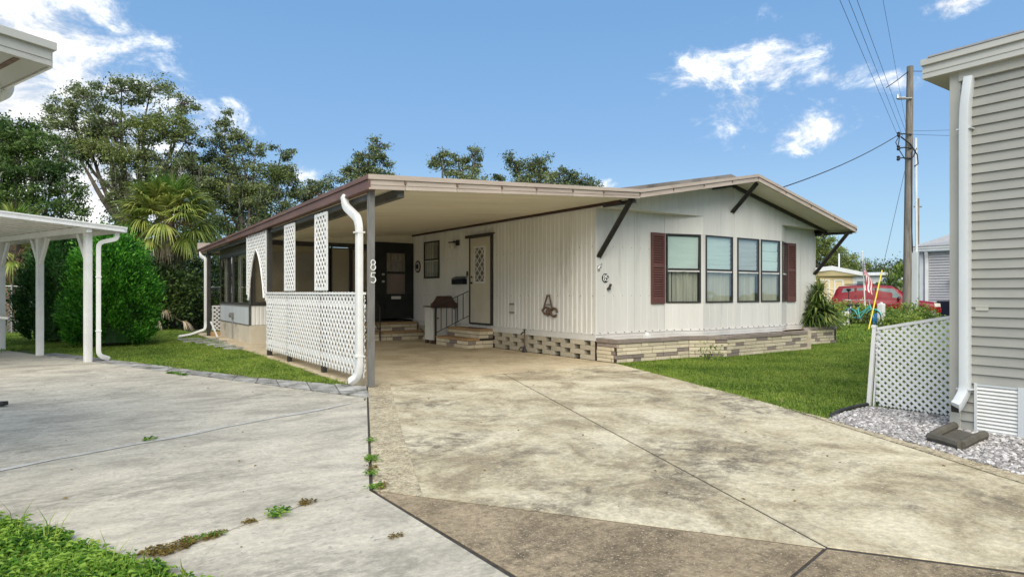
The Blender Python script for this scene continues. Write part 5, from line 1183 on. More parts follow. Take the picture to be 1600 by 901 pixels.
for (y0, y1, k0, k1) in ((-.03, .0, -.11, -.012), (-.045, .0, -.03, .0), (-.038, -.03, -.11, -.09)):
    b.hexa([L2(-7, y0, zc(-7)+k0), L2(.02, y0, zc(0)+k0), L2(.02, y1, zc(0)+k0), L2(-7, y1, zc(-7)+k0)], [L2(-7, y0, zc(-7)+k1), L2(.02, y0, zc(0)+k1), L2(.02, y1, zc(0)+k1), L2(-7, y1, zc(-7)+k1)])
obj('fascia_board', b, M['white'], NC)
b = MB(); b.hexa([L2(.0, 0, 2.64), L2(.07, 0, 2.64), L2(.07, 9, 2.64), L2(0, 9, 2.64)], [L2(.0, 0, 2.755), L2(.09, 0, 2.755), L2(.09, 9, 2.755), L2(0, 9, 2.755)]); obj('gutter', b, M['white'], NC)
b = MB(); b.hexa([L2(-.66, .02, 2.60), L2(-.57, .02, 2.60), L2(-.57, 8.9, 2.60), L2(-.66, 8.9, 2.60)], [L2(-.66, .02, 2.715), L2(-.57, .02, 2.715), L2(-.57, 8.9, 2.715), L2(-.66, 8.9, 2.715)]); obj('beam', b, M['white'], NC)
pp = [Vector((.29, 15.42, 0)), Vector((-.56, 17.62, 0)), Vector((-1.37, 19.72, 0)), Vector((-2.2, 21.9, 0))]
for i, p in enumerate(pp):
    b = MB(); s = .06; q = [p+E1*sx*s+E2*sy*s for sx, sy in ((-1, -1), (1, -1), (1, 1), (-1, 1))]; b.prism([tuple(v) for v in q], (0, 0, 2.60)); po = obj('post', b, M['white'], NC, bevel=.004)
    b = MB()
    for k in (-1, 1): b.bar(p+E2*k*.062+Vector((0, 0, .0)), p+E2*k*.062+Vector((0, 0, 2.6)), .07, .006, up=(E2.x, E2.y, 0))
    obj('post_face', b, M['white'], po)
    for sg in ((1,) if i == 0 else (-1, 1)):
        b = MB(); b.bar(p+E2*sg*.05+Vector((0, 0, 2.05)), p+E2*sg*.44+Vector((0, 0, 2.62)), .10, .06, up=(E1.x, E1.y, 0)); obj('brace', b, M['white'], NC, bevel=.004)
q = Vector((.47, 15.42, 0)); e = L2(-.06, .12, 2.64)
pts = bend([e, e+Vector((0, 0, -.13)), Vector((q.x, q.y, 2.42)), Vector((q.x, q.y, 2.2)), Vector((q.x, q.y, .12)), q+E1*.20+Vector((0, 0, .035))], .10)
b = MB(); b.tube(pts, 1, sq=(.085, .07), ref=(0, 1, 0)); o = obj('downspout', b, M['white'], NC, bevel=.008, smooth=True)
for z in (1.72, .62):
    b = MB(); b.box(q.x-.053, q.x+.053, q.y-.045, q.y+.045, z-.012, z+.012); obj('strap', b, M['white'], o)
# pale things at the frame edge under the carport
b = MB(); b.bar(at(-60, 490, 12.9), at(14, 497, 13.2), .10, .05); tag(obj('board', b, M['skirt_white'], loc=tuple(at(-20, 494, 13)), bevel=.015), 'end of a pale board sticking in at the left edge under the white carport', 'board')
b = MB(); p = gnd(-6, 7.75); b.bar(p+RT*-.3+Vector((0, 0, .03)), p+RT*.12+Vector((0, 0, .045)), .09, .05); tag(obj('wheel_chock', b, M['black'], loc=tuple(p), bevel=.012), 'black wheel chock end lying on the grey driveway at the left edge', 'chock')
# eave of the nearer house at the upper left
O3 = at(80, 104, 4.50); zb = O3.z
def L3(a, c, z): return Vector((O3.x, O3.y, 0))+E1*a+E2*c+Vector((0, 0, zb+z))
UE = thing('house_eave', 'white roof eave with gutter and downspout elbow jutting in at the upper left', 'roof', (O3.x, O3.y, 0))
sl = .045
def hx(b, a0, a1, c0, c1, k0, k1): b.hexa([L3(a0, c0, k0-sl*a0), L3(a1, c0, k0-sl*a1), L3(a1, c1, k0-sl*a1), L3(a0, c1, k0-sl*a0)], [L3(a0, c0, k1-sl*a0), L3(a1, c0, k1-sl*a1), L3(a1, c1, k1-sl*a1), L3(a0, c1, k1-sl*a0)])
b = MB(); hx(b, -5, 0, 0, .03, 0, .115); hx(b, -5, 0, -.010, 0, .0, .022); hx(b, -5, 0, -.006, 0, .045, .055); obj('fascia_board', b, M['eave_grey'], UE)
b = MB(); hx(b, -5, .025, -.03, .06, .116, .17); obj('drip_edge', b, M['eave_grey'], UE)
b = MB(); hx(b, -5, 0, .03, 4.0, .10, .16); obj('roof', b, M['eave_grey'], UE)
for i in range(7):
    b = MB(); hx(b, -.75*(i+1)+.004 if i else -.42, -.75*i-.0 if i == 0 else -.42-.65*(i-1)-.004, .032, 3.9, .0, .012) if i == 0 else hx(b, -.42-.65*i, -.42-.65*(i-1)-.05, .032, 3.9, .03, .042); obj('soffit_panel', b, M['eave_grey'], UE)
b = MB(); hx(b, -.21, -.175, .035, 3.9, -.006, .03); obj('soffit_strip', b, M['rust'], UE)
b = MB(); hx(b, -.02, .02, .03, 3.95, .0, .12); obj('gutter', b, M['white'], UE)
e = at(12, 126, 5.05)
pts = bend([e+Vector((0, 0, .06)), e+Vector((0, 0, -.10)), e-RT*.25-Vector((0, 0, .20)), e-RT*.5-Vector((0, 0, .42)), e-RT*.5-Vector((0, 0, 2.7))], .12)
b = MB(); b.tube(pts, 1, sq=(.10, .08)); 
for i in range(1, 7):
    p = pts[i]; b.tube([p+Vector((-.003, 0, .003)), p+Vector((.003, 0, -.003))], 1, sq=(.108, .088))
obj('downspout', b, M['white'], UE, smooth=True)
# ------------------------------------------------------------------ chain-link fence
CF_ = thing('chain_link_fence', 'galvanised chain link fence running along the back of the left lawn', 'fence', (3, 27.9, 0))
y = 27.9; x0, x1 = -7, 9
b = MB(); b.tube([(x0, y, 1.62), (x1, y, 1.62)], .022, 6); obj('top_rail', b, M['steel'], CF_)
for k in range(7):
    x = x0+k*(x1-x0)/6; b = MB(); b.tube([(x, y, 0), (x, y, 1.68)], .03, 6); obj('post', b, M['steel'], CF_)
V = []; F = []; sp = .115; r = .0045
for sg in (1, -1):
    k = x0-1.6
    while k < x1+1.6:
        a = Vector((k, y+sg*.004, .02)); c = Vector((k+sg*1.6, y+sg*.004, 1.62)); 
        if x0 < min(a.x, c.x) and max(a.x, c.x) < x1:
            n = Vector((-(c-a).z, 0, (c-a).x)).normalized()*r; o_ = len(V); d = Vector((0, r, 0))
            V += [a+n, a-n*.5+d, a-n*.5-d, c+n, c-n*.5+d, c-n*.5-d]; F += [(o_, o_+1, o_+4, o_+3), (o_+1, o_+2, o_+5, o_+4), (o_+2, o_, o_+3, o_+5)]
        k += sp
me = soup('wire_mesh', [tuple(v) for v in V], F, M['steel']); me.transform(Matrix.Translation(-ORG[CF_.name])); o = obj('wire_mesh', me, M['steel'], CF_); o['kind'] = 'stuff'
# ------------------------------------------------------------------ right background
def wframe(px0, d0, px1, d1):
    a = gnd(px0, d0); c = gnd(px1, d1); return FR((a.x, a.y), (c.x-a.x, c.y-a.y)), (c-a).length
# pale grey house behind the pole
gh = thing('grey_house', 'pale grey clapboard house with shingle roof behind the utility pole', 'house', tuple(gnd(1460, 36)))
fr, Ln = wframe(1437, 36.6, 1560, 33.5)
b = MB(); b.fbox(fr, 0.02, Ln, -9, -.03, 0, 3.75); obj('core_wall', b, M['lilac'], gh)
nb = 24; z0, z1 = .1, 3.72; hh = (z1-z0)/nb
for i in range(nb):
    a, c = z0+hh*i, z0+hh*(i+1)-.002; b = MB(); b.add([fr.p(.22, .06, a), fr.p(Ln, .06, a), fr.p(Ln, .0, c), fr.p(.22, .0, c), fr.p(.22, -.02, a), fr.p(Ln, -.02, a)], [(0, 1, 2, 3), (4, 5, 1, 0)]); obj('siding_board', b, M['lilac'], gh)
b = MB(); b.fbox(fr, 0, .2, -.02, .04, 0, 3.75); obj('corner_board', b, M['white_roof'], gh)
b = MB(); b.tube(bend([fr.p(.45, .3, 3.75), fr.p(.40, .1, 3.35), fr.p(.40, .07, 3.1), fr.p(.40, .07, .2)], .2), 1, sq=(.16, .12)); obj('downspout', b, M['white_roof'], gh)
b = MB(); b.fbox(fr, -.15, Ln, -.02, .38, 3.76, 3.94); b.fbox(fr, -.2, Ln, .3, .42, 3.90, 4.06); obj('gutter', b, M['white_roof'], gh, bevel=.02)
b = MB(); P = fr.p; b.add([P(-.2, .42, 4.06), P(Ln, .42, 4.06), P(Ln, -5, 5.1), P(.85, -2.6, 4.95), P(-.2, -9, 4.06), P(-.2, .42, 3.98), P(Ln, .42, 3.98)], [(0, 1, 2, 3), (0, 3, 4), (5, 6, 1, 0)]); obj('roof', b, M['grey_roof'], gh)
b = MB(); b.lathe(P(2.0, -1.2, 4.62), [(.16, 0), (.2, .1), (.16, .18), (0, .2)], 10); obj('roof_vent', b, M['white_roof'], gh)
b = MB(); b.box(-1, 1, -.04, .04, 0, 1); 
wl = MB(); wl.lathe(P(2.05, .3, 2.2), [(.42, 0), (.12, .18), (0, .2)], 12); wl.fbox(fr, 1.6, 1.64, .1, .14, 1.9, 2.22); obj('wall_lamp', wl, M['white_roof'], gh)
b = MB(); b.fbox(fr, 1.35, 3.2, .3, 1.3, 0, .95); tag(obj('grey_bin', b, M['navy'], loc=tuple(fr.p(2, .8, 0)), bevel=.05), 'dark slate box standing against the pale grey house behind the lattice', 'box')
# yellow house
yh = thing('yellow_house', 'cream yellow mobile home with white roof behind the red car', 'house', tuple(gnd(1300, 46)))
fr, Ln = wframe(1225, 47.5, 1335, 45.5)
b = MB(); b.fbox(fr, 0, Ln, -9, -.03, 0, 2.75); obj('wall', b, M['yellow_house'], yh)
for i in range(22):
    a = .05+.12*i; b = MB(); b.add([fr.p(0, .05, a), fr.p(Ln, .05, a), fr.p(Ln, 0, a+.118), fr.p(0, 0, a+.118)], [(0, 1, 2, 3)]); obj('siding_board', b, M['yellow_house'], yh)
b = MB(); b.fbox(fr, Ln-.12, Ln+.03, -.03, .04, 0, 2.7); obj('corner_board', b, M['white_roof'], yh)
up = Ln*.69
b = MB(); P = fr.p; b.add([P(-.2, .5, 2.66), P(up, .5, 3.02), P(Ln+.5, .5, 2.60), P(-.2, .5, 2.9), P(up, .5, 3.34), P(Ln+.5, .5, 2.86), P(-.2, -9, 2.9), P(up, -9, 3.34), P(Ln+.5, -9, 2.86)], [(0, 1, 4, 3), (1, 2, 5, 4), (3, 4, 7, 6), (4, 5, 8, 7)]); obj('roof', b, M['white_roof'], yh)
b = MB(); b.add([P(-.2, .45, 2.67), P(up, .45, 3.0), P(Ln+.45, .45, 2.61), P(Ln+.45, 0, 2.61), P(-.2, 0, 2.61)], [(0, 1, 2, 3, 4)]); obj('gable', b, M['blind'] if False else M['yellow_house'], yh)
for u0, u1 in ((Ln*.50, Ln*.66), (Ln*.72, Ln*.85)):
    w = window(yh, fr, u0, u1, .9, 2.35, 1.6, 'blind', 'blind', fw=.09, fm='white', dep=.06)
# white buildings further off
def shed(name, label, px0, px1, d, ze, zr, zw=None, m='white_roof'):
    T = thing(name, label, 'house', tuple(gnd((px0+px1)/2, d))); fr, Ln = wframe(px0, d, px1, d-1.2); P = fr.p
    b = MB(); b.fbox(fr, .1, Ln-.1, -6, 0, 0, ze); obj('wall', b, M[m], T)
    b = MB(); b.fbox(fr, Ln*.15, Ln*.4, 0, .04, .9, ze-.5); obj('window', b, M['glass_car'], T)
    b = MB(); b.add([P(-.3, .4, ze), P(Ln+.3, .4, ze), P(Ln+.3, .4, ze+.2), P(-.3, .4, ze+.2), P(Ln+.3, -6, zr), P(-.3, -6, zr)], [(0, 1, 2, 3), (3, 2, 4, 5)]); obj('roof', b, M['white_roof'], T)
    return T, fr, Ln
shed('white_house', 'pale blue grey mobile home with flat white roof beyond the flag', 1332, 1381, 58, 2.95, 3.4, m='spout_blue')
T, fr, Ln = shed('white_house', 'far white roofed home with dark solar panels above the red car bonnet', 1366, 1402, 68, 2.25, 3.15)
for k in range(5):
    b = MB(); u = Ln*.28+k*Ln*.15; z = lambda n: 2.46+(3.15-2.46)*(n/6.4)
    b.add([fr.p(u, .1, z(.3)+.06), fr.p(u+Ln*.12, .1, z(.3)+.06), fr.p(u+Ln*.12, -5, z(5.4)+.06), fr.p(u, -5, z(5.4)+.06)], [(0, 1, 2, 3)]); obj('solar_panel', b, M['navy'], T)
shed('white_house', 'small white building glimpsed between the pole and red car roof', 1398, 1424, 62, 1.5, 2.2)
# utility pole
PB_ = gnd(1417, 28)
up_ = thing('utility_pole', 'tall weathered wooden utility pole with grey conduit and wires', 'pole', tuple(PB_))
b = MB(); tp = at(1422, 104, 28); b.tube([PB_+Vector((0, 0, -.2)), PB_.lerp(tp, .5)+Vector((0, 0, 0)), tp], [.185, .16, .13], 12); obj('shaft', b, M['pole'], up_, smooth=True)
b = MB(); c0 = PB_-FW*.16+RT*.24; 
b.tube([c0, c0+Vector((0, 0, 3.2))], .14, 8, sq=(.26, .16)); obj('conduit_guard', b, M['spout_blue'], up_, bevel=.01)
b = MB(); b.tube([c0+RT*.08+Vector((0, 0, 3.2)), c0+RT*.05+Vector((0, 0, 8.2))], .055, 8); obj('conduit', b, M['white_roof'], up_)
b = MB(); b.tube([c0-RT*.08+Vector((0, 0, 3.15)), c0-RT*.14+Vector((0, 0, 4.6)), c0-RT*.14+Vector((0, 0, 7.6))], .022, 6); obj('cable', b, M['wire'], up_)
b = MB(); pz = lambda z: PB_.lerp(tp, z/tp.z)
def arm(zz, l, rad=.03): a = pz(zz)-FW*.18; b.tube([a, a-RT*l*.6+Vector((0, 0, .03)), a-RT*l], rad, 6)
arm(8.35, .62); arm(7.75, .55); arm(7.3, .6)
for zz in (8.35, 7.75, 7.3): b.lathe(pz(zz)-FW*.18-RT*.58, [(.05, -.1), (.08, -.04), (.05, .02), (.08, .08), (0, .12)], 8)
obj('insulator_arm', b, M['wire'], up_)
b = MB(); a = pz(8.25)-FW*.2; b.tube([a-RT*.55, a-RT*.62-Vector((0, 0, .5)), a-RT*.3-Vector((0, 0, 1.0)), a+RT*.05-Vector((0, 0, .9)), a+RT*.2-Vector((0, 0, .5))], .022, 6)
b.tube([a-RT*.5, a-RT*.05-Vector((0, 0, .35)), a+RT*.22-Vector((0, 0, .8)), a+RT*.26-Vector((0, 0, 1.2)), a+RT*.1-Vector((0, 0, 1.3))], .03, 6); b.tube([a-RT*.58, a-RT*.72-Vector((0, 0, .25)), a-RT*.6-Vector((0, 0, .5))], .018, 6); obj('cable_loop', b, M['wire'], up_)
b = MB(); a = pz(9.95); b.tube([a-FW*.16, a-FW*.16-RT*.62-Vector((0, 0, .04))], .04, 6); b.lathe(a-FW*.16-RT*.45, [(.07, -.14), (.07, .14), (.03, .16)], 8, RT)
b.lathe(a-FW*.16-RT*.62, [(.03, -.06), (.07, 0), (.03, .16), (0, .2)], 8); obj('lamp_arm', b, M['steel'], up_)
wires = []
def wire(name, label, a, c, sag=.15, r=.013, n=14):
    b = MB(); a = Vector(a); c = Vector(c); pts = [a.lerp(c, t)-Vector((0, 0, sag*4*t*(1-t))) for t in np.linspace(0, 1, n)]; b.tube(pts, r, 5)
    return tag(obj(name, b, M['wire'], loc=tuple((a+c)/2)), label, 'wire', 'overhead wires at the utility pole')
aj = pz(8.32)-FW*.18-RT*.6
wire('service_wire', 'thick overhead service wire from the utility pole to the white home roof', aj, (15.4, 11, 3.98), .25, .018)
for i, (p0, dz) in enumerate(((1312, 0), (1326, -.03), (1339, -.06))):
    a = pz(8.3+dz)-FW*.18-RT*(.62-.22*i); c = at(p0, 0, 15.6); far_ = a+(c-a)*1.9
    wire('power_line', ('leftmost', 'middle', 'rightmost')[i]+' of the three wires slanting up left from the utility pole', a, far_, .0, .006)
wire('power_line', 'faint thin wire rising left from the pole lamp arm to the sky', pz(8.6)-RT*.1, at(1382, 0, 16)+(at(1382, 0, 16)-pz(8.6))*.6, 0, .0045)
wire('power_line', 'upper of the two wires running right from the pole behind the grey house', pz(8.55)+RT*.1, at(1660, 190, 32), .1, .007)
wire('power_line', 'lower of the two wires running right from the pole behind the grey house', pz(8.4)+RT*.1, at(1660, 208, 30), .1, .008)
wire('guy_strand', 'short dark strand sloping down left from the top of the utility pole', pz(11.25), at(1385, 137, 27.4), .03, .02)
wire('guy_strand', 'short dark strand from the pole top right behind the grey eave', pz(11.2), at(1500, 108, 30), .05, .014)
gA = Vector((24.678, 11.854, 0)); gB = pz(7.6)
wire('guy_wire', 'thin steel guy wire from the utility pole down to its yellow guard', gB, gA.lerp(gB, .2), 0, .009)
b = MB(); b.tube([gA-(gB-gA)*.01, gA.lerp(gB, .30)], .024, 8); tag(obj('guy_guard', b, M['yellow'], loc=tuple(gA), smooth=True), 'yellow plastic guard slanting up the guy wire on the lawn', 'guard')
p2 = gnd(1434, 60); b = MB(); b.tube([p2, at(1434, 310, 60)], .14, 8); b.bar(at(1428, 323, 60), at(1440, 323, 60), .1, .12); tag(obj('distant_pole', b, M['pole'], loc=tuple(p2)), 'distant dark utility pole just right of the tall weathered pole', 'pole')
b = MB(); b.tube([gnd(1311, 52), at(1311, 396, 52)], .07, 6); tag(obj('roof_mast', b, M['white_roof'], loc=tuple(gnd(1311, 52))), 'thin white mast rising behind the yellow house roof', 'mast')
b = MB(); wp = gnd(1377, 27.2); b.box(wp.x-.12, wp.x+.12, wp.y-.12, wp.y+.12, 0, .93); mk = obj('marker_post', b, M['white'], loc=tuple(wp), bevel=.03); tag(mk, 'stubby white square post on the lawn left of the utility pole', 'post')
b = MB(); b.lathe(wp+Vector((0, 0, .93)), [(.06, 0), (.08, .03), (.03, .06)], 8); obj('cap', b, M['white'], mk)

# ------------------------------------------------------------------ red car (nose to the right)
CA = gnd(1381, 33.3); hd = (RT*.87-FW*.5).normalized(); sd = Vector((-hd.y, hd.x, 0))
sd = -sd if sd.dot(FW) > 0 else sd                  # side towards the camera
car = thing('red_car', 'dark red sport utility car parked beyond the lawn behind the bicycle', 'car', tuple(CA))
def cp(x, s, z): return CA+hd*x+sd*s+Vector((0, 0, z))
def loft(secs, m, name, parent, bevel=0):           # sections: list of (x, [(half width, z)...]) mirrored
    b = MB(); R = []
    for x, pr in secs:
        ring = [cp(x, w, z) for w, z in pr]+[cp(x, -w, z) for w, z in reversed(pr)]; R.append(ring)
    n = len(R[0]); vs = [p for r_ in R for p in r_]
    fs = [(i*n+j, i*n+(j+1) % n, (i+1)*n+(j+1) % n, (i+1)*n+j) for i in range(len(R)-1) for j in range(n)]+[tuple(range(n)), tuple((len(R)-1)*n+j for j in range(n-1, -1, -1))]
    b.add(vs, fs); return obj(name, b, m, parent, bevel=bevel, smooth=True)
def sec(x, w, zb, zt, tuck=.08): return (x, [(w*.55, zb), (w-.04, zb+.03), (w, zb+.25), (w, (zb+zt)/2+.08), (w-.03, zt-.10), (w-tuck-.03, zt)])
loft([sec(-2.42, .80, .45, .98), sec(-2.36, .88, .34, 1.02), sec(-2.0, .93, .30, 1.06), sec(-.5, .94, .30, 1.06), sec(.9, .94, .30, 1.05), sec(1.25, .94, .30, 1.03, .12), sec(1.7, .93, .32, .99, .16), sec(2.15, .90, .34, .93, .2), sec(2.36, .82, .38, .84, .2), sec(2.44, .70, .46, .74, .2)], M['red'], 'body', car)
def csec(x, w, zb, zt): return (x, [(w-.06, zb), (w-.08, zb+.1), (w-.13, (zb+zt)/2), (w-.21, zt-.06), (w-.32, zt)])
loft([csec(-2.34, .92, 1.0, 1.22), csec(-2.22, .93, 1.0, 1.55), csec(-2.06, .93, 1.0, 1.74), csec(-1.2, .93, 1.0, 1.80), csec(-.2, .93, 1.0, 1.80), csec(.35, .93, 1.0, 1.75), csec(.75, .93, 1.0, 1.50), csec(1.12, .92, 1.0, 1.10)], M['red'], 'roof', car)
def sidewin(pts, s):
    def w(z): return .93-.075-.135*(z-1.0)/.74
    b = MB(); q = [cp(x, s*(w(z)+.012), z) for x, z in pts]; b.prism([tuple(p) for p in q], sd*(-s*.03)); return b
for s in (1, -1):
    for pts in (((-2.02, 1.16), (-1.36, 1.16), (-1.36, 1.62), (-1.86, 1.62)), ((-1.22, 1.14), (-.42, 1.14), (-.42, 1.64), (-1.22, 1.64)), ((-.33, 1.14), (.78, 1.14), (.42, 1.60), (-.33, 1.64))):
        obj('side_window', sidewin(pts, s), M['glass_car'], car)
    b = MB(); 
    for x in (-.375, -1.29): b.prism([tuple(cp(x-.03, s*(.93-.075-.135*(z-1)/.74+.016), z)) for z in (1.12,)]+[tuple(cp(x+.03, s*(.93-.075-.135*(z-1)/.74+.016), z)) for z in (1.12,)]+[tuple(cp(x+.03, s*(.93-.075-.135*(z-1)/.74+.016), z)) for z in (1.66,)]+[tuple(cp(x-.03, s*(.93-.075-.135*(z-1)/.74+.016), z)) for z in (1.66,)], sd*(-s*.03))
    obj('pillar', b, M['black'], car)
    b = MB(); b.bar(cp(.62, s*.93, 1.08), cp(.68, s*1.12, 1.14), .10, .14); obj('mirror', b, M['black'], car, bevel=.02)
    b = MB(); b.bar(cp(-1.8, s*.66, 1.84), cp(.1, s*.66, 1.85), .04, .035); obj('roof_rail', b, M['black'], car)
    b = MB(); b.bar(cp(-2.2, s*.945, .42), cp(2.2, s*.935, .42), .03, .16); obj('sill_trim', b, M['greypost'], car)
    b = MB(); b.prism([tuple(cp(2.18, s*.90, .70)), tuple(cp(2.40, s*.76, .70)), tuple(cp(2.38, s*.74, .86)), tuple(cp(2.14, s*.88, .88))], hd*.03); obj('headlight', b, M['lamp_glass'], car)
    for x in (-1.45, 1.45):
        b = MB(); c = cp(x, s*.80, .36); b.lathe(c, [(.24, -.11), (.35, -.10), (.36, 0), (.35, .10), (.24, .11)], 20, sd*s); w = obj('wheel', b, M['tyre'], car, smooth=True)
        q = MB(); q.lathe(c, [(.23, .0), (.23, .112), (.18, .10), (.06, .125), (0, .13)], 16, sd*s); obj('rim', q, M['steel'], w)
        q = MB(); q.lathe(cp(x, s*.935, .36), [(.42, -.02), (.42, .012), (.0, .012)], 20, sd*s); obj('wheel_arch', q, M['black'], car)
b = MB(); b.bar(cp(2.40, -.75, .50), cp(2.40, .75, .50), .12, .20); b.bar(cp(-2.42, -.8, .52), cp(-2.42, .8, .52), .1, .2); obj('bumper', b, M['red'], car, bevel=.03)
b = MB(); b.add([cp(.42, .60, 1.70), cp(1.08, .78, 1.13), cp(1.08, -.78, 1.13), cp(.42, -.60, 1.70)], [(0, 1, 2, 3)]); b.v = [tuple(Vector(v)+hd*.03+Vector((0, 0, .02))) for v in b.v]; obj('windscreen', b, M['glass_car'], car)
for s in (1, -1): b = MB(); b.bar(cp(-2.36, s*.80, .86), cp(-2.34, s*.86, 1.16), .06, .14); obj('tail_light', b, M['flag_red'], car)

# ------------------------------------------------------------------ flag
fb = gnd(1353, 28.5)
fl = thing('flag', 'United States flag hanging limp on a thin white pole', 'flag', tuple(fb))
ft = at(1347.5, 395, 28.5)
b = MB(); b.tube([fb, ft], .028, 8); b.lathe(ft, [(.03, 0), (.05, .04), (0, .09)], 8); obj('pole', b, M['white'], fl)
b = MB(); nu, nv = 26, 13; U = np.linspace(0, 1, nu+1); Vv = np.linspace(0, 1, nv+1)
t0 = ft-Vector((0, 0, .25)); axis = (fb-ft).normalized(); ho, fy = .62, 1.15
def fpnt(u, v):
    p = t0+axis*(v*ho)+axis*(u*fy*.93)
    wv = math.sin(v*2.2*PI+u*2)*.10*u+.02*math.sin(u*9+v*5)
    side = (.10+.20*math.sin(min(1, u*1.25)*PI*.8))*(v-.25)*1.2+.07*u*math.sin(v*7+1)
    return p+RT*(side+.03)-FW*(.07+wv)
vs = [fpnt(u, v) for u in U for v in Vv]; b.v = [tuple(p) for p in vs]
for i in range(nu):
    for j in range(nv):
        b.f.append((i*(nv+1)+j, i*(nv+1)+j+1, (i+1)*(nv+1)+j+1, (i+1)*(nv+1)+j)); b.mi.append(2 if (U[i] < .4 and j < 7) else (0 if j % 2 == 0 else 1))
obj('cloth', b, [M['flag_red'], M['flag_white'], M['flag_blue']], fl, smooth=True)
b = MB()
for r_ in range(9):
    for c_ in range(6 if r_ % 2 == 0 else 5):
        u = (.033+.066*c_ if r_ % 2 == 0 else .066+.066*c_); v = .054*(r_+1)
        if u > .39: continue
        p = fpnt(u, v)-FW*.012; rr2 = .018; star = [p+RT*(math.cos(PI/2+k*PI/5)*(rr2 if k % 2 == 0 else rr2*.42))+Vector((0, 0, math.sin(PI/2+k*PI/5)*(rr2 if k % 2 == 0 else rr2*.42))) for k in range(10)]
        b.prism([tuple(s) for s in star], FW*.006)
o = obj('star', b, M['flag_white'], fl); o['kind'] = 'stuff'

# ------------------------------------------------------------------ bicycles by the shrubs
def bicycle(name, label, C, u, m, group=None):
    T = thing(name, label, 'bicycle', tuple(C), group); u = Vector(u).normalized(); n = Vector((-u.y, u.x, 0)); Z = Vector((0, 0, 1))
    P = lambda x, z, s=0: C+u*x+Z*z+n*s
    for x in (-.55, .55):
        b = MB(); b.tube([P(x+.32*math.cos(t), .34+.32*math.sin(t)) for t in np.linspace(0, 2*PI, 23)], .024, 6, ref=n); w = obj('wheel', b, M['tyre'], T)
        b = MB()
        for k in range(8): b.bar(P(x, .34), P(x+.31*math.cos(k*PI/4), .34+.31*math.sin(k*PI/4)), .006, .006)
        obj('spokes', b, M['steel'], w)
        b = MB(); b.tube([P(x+.36*math.cos(t), .34+.36*math.sin(t)) for t in np.linspace(.3, 2.6, 9)], .026, 6, ref=n); obj('mudguard', b, M[m], T)
    b = MB(); hp = P(.38, .88); st = P(-.18, .80); bb = P(-.08, .30)
    for a, c, r in ((P(.55, .34), P(.36, .95), .022), (hp, bb, .028), (P(.40, .78), P(-.14, .48), .026), (bb, st, .024), (P(-.55, .34), bb, .018), (P(-.55, .34), P(-.16, .70), .016)): b.tube([a, c], r, 6)
    obj('frame', b, M[m], T)
    b = MB(); b.tube([P(.36, .93), P(.34, 1.05), P(.30, 1.08)], .018, 6); b.tube([P(.12, 1.10, -.30), P(.28, 1.08, -.22), P(.32, 1.07, 0), P(.28, 1.08, .22), P(.12, 1.10, .30)], .014, 6); obj('handlebar', b, M['steel'], T)
    b = MB(); b.lathe(P(-.2, .84), [(.02, -.06), (.11, 0), (.10, .05), (0, .06)], 10); obj('saddle', b, M['black'], T)
    b = MB(); b.tube([P(-.08, .30, .0), P(-.02, .16, .08)], .012, 5); b.tube([P(-.08, .30, 0), P(-.14, .44, -.08)], .012, 5); b.lathe(P(-.08, .30, .05), [(.09, 0), (.09, .008)], 12, n); obj('crank', b, M['steel'], T)
    return T
bicycle('bicycle', 'turquoise bicycle standing on the lawn in front of the flowering shrubs', gnd(1346, 27.3), RT*.45-FW*.9, 'teal')
bicycle('bicycle', 'pale bicycle with dark tyres leaning beside the shrubs near the planter plant', gnd(1328, 27.8), RT*.55+FW*.83, 'steel')
b = MB(); p = gnd(1369, 27.6); b.lathe(p, [(.14, 0), (.17, .12), (.16, .32), (.10, .46), (0, .5)], 14); b.lathe(p+RT*.16+Vector((0, 0, .05)), [(.08, 0), (.09, .12), (0, .2)], 10); tag(obj('blue_cover', b, M['blue'], loc=tuple(p), smooth=True), 'bright blue plastic toy on the lawn beside the white post', 'toy')
b = MB(); p = gnd(1312, 27.0)
for k in range(9):
    a = random.uniform(0, 6.28); b.tube([p+Vector((math.cos(a)*.2, math.sin(a)*.2, .0)), p+Vector((math.cos(a)*.24, math.sin(a)*.24, .4)), p+Vector((math.cos(a+1)*.1, math.sin(a+1)*.1, .55))], .014, 5)
b.tube([p+Vector((.3*math.cos(t), .3*math.sin(t), .42)) for t in np.linspace(0, 2*PI, 14)], .016, 5); b.lathe(p+Vector((0, 0, .42)), [(.3, 0), (.3, .02)], 14); b.bar(p+RT*.25, p+RT*.25+Vector((0, 0, .6)), .3, .02)
tag(obj('garden_chair', b, M['white'], loc=tuple(p)), 'small white wrought garden chair among the shrubs right of the planter', 'chair')
b = MB(); p = gnd(1326, 28.8); b.tube([p, p+Vector((0, 0, 1.55))], .022, 6); q = p+Vector((0, 0, 1.55)); b.lathe(q-Vector((0, 0, .1)), [(.04, 0), (.08, .05), (.13, .1), (0, .16)], 10); tag(obj('bird_feeder', b, M['iron'], loc=tuple(p)), 'dark bird feeder on a pole standing before the red car rear door', 'bird feeder')
b = MB(); b.bar(gnd(1384, 29.5, .18), gnd(1412, 29.5, .18), .12, .16); tag(obj('landscape_timber', b, M['wood'], loc=tuple(gnd(1398, 29.5))), 'pale timber kerb lying on the lawn left of the utility pole', 'timber')
b = MB(); b.bar(gnd(1297, 26.6, .12), gnd(1318, 26.6, .12), .25, .2); tag(obj('stone_edging', b, M['skirt_white'], loc=tuple(gnd(1308, 26.6))), 'pale stone edging on the lawn just beyond the planter end', 'edging')
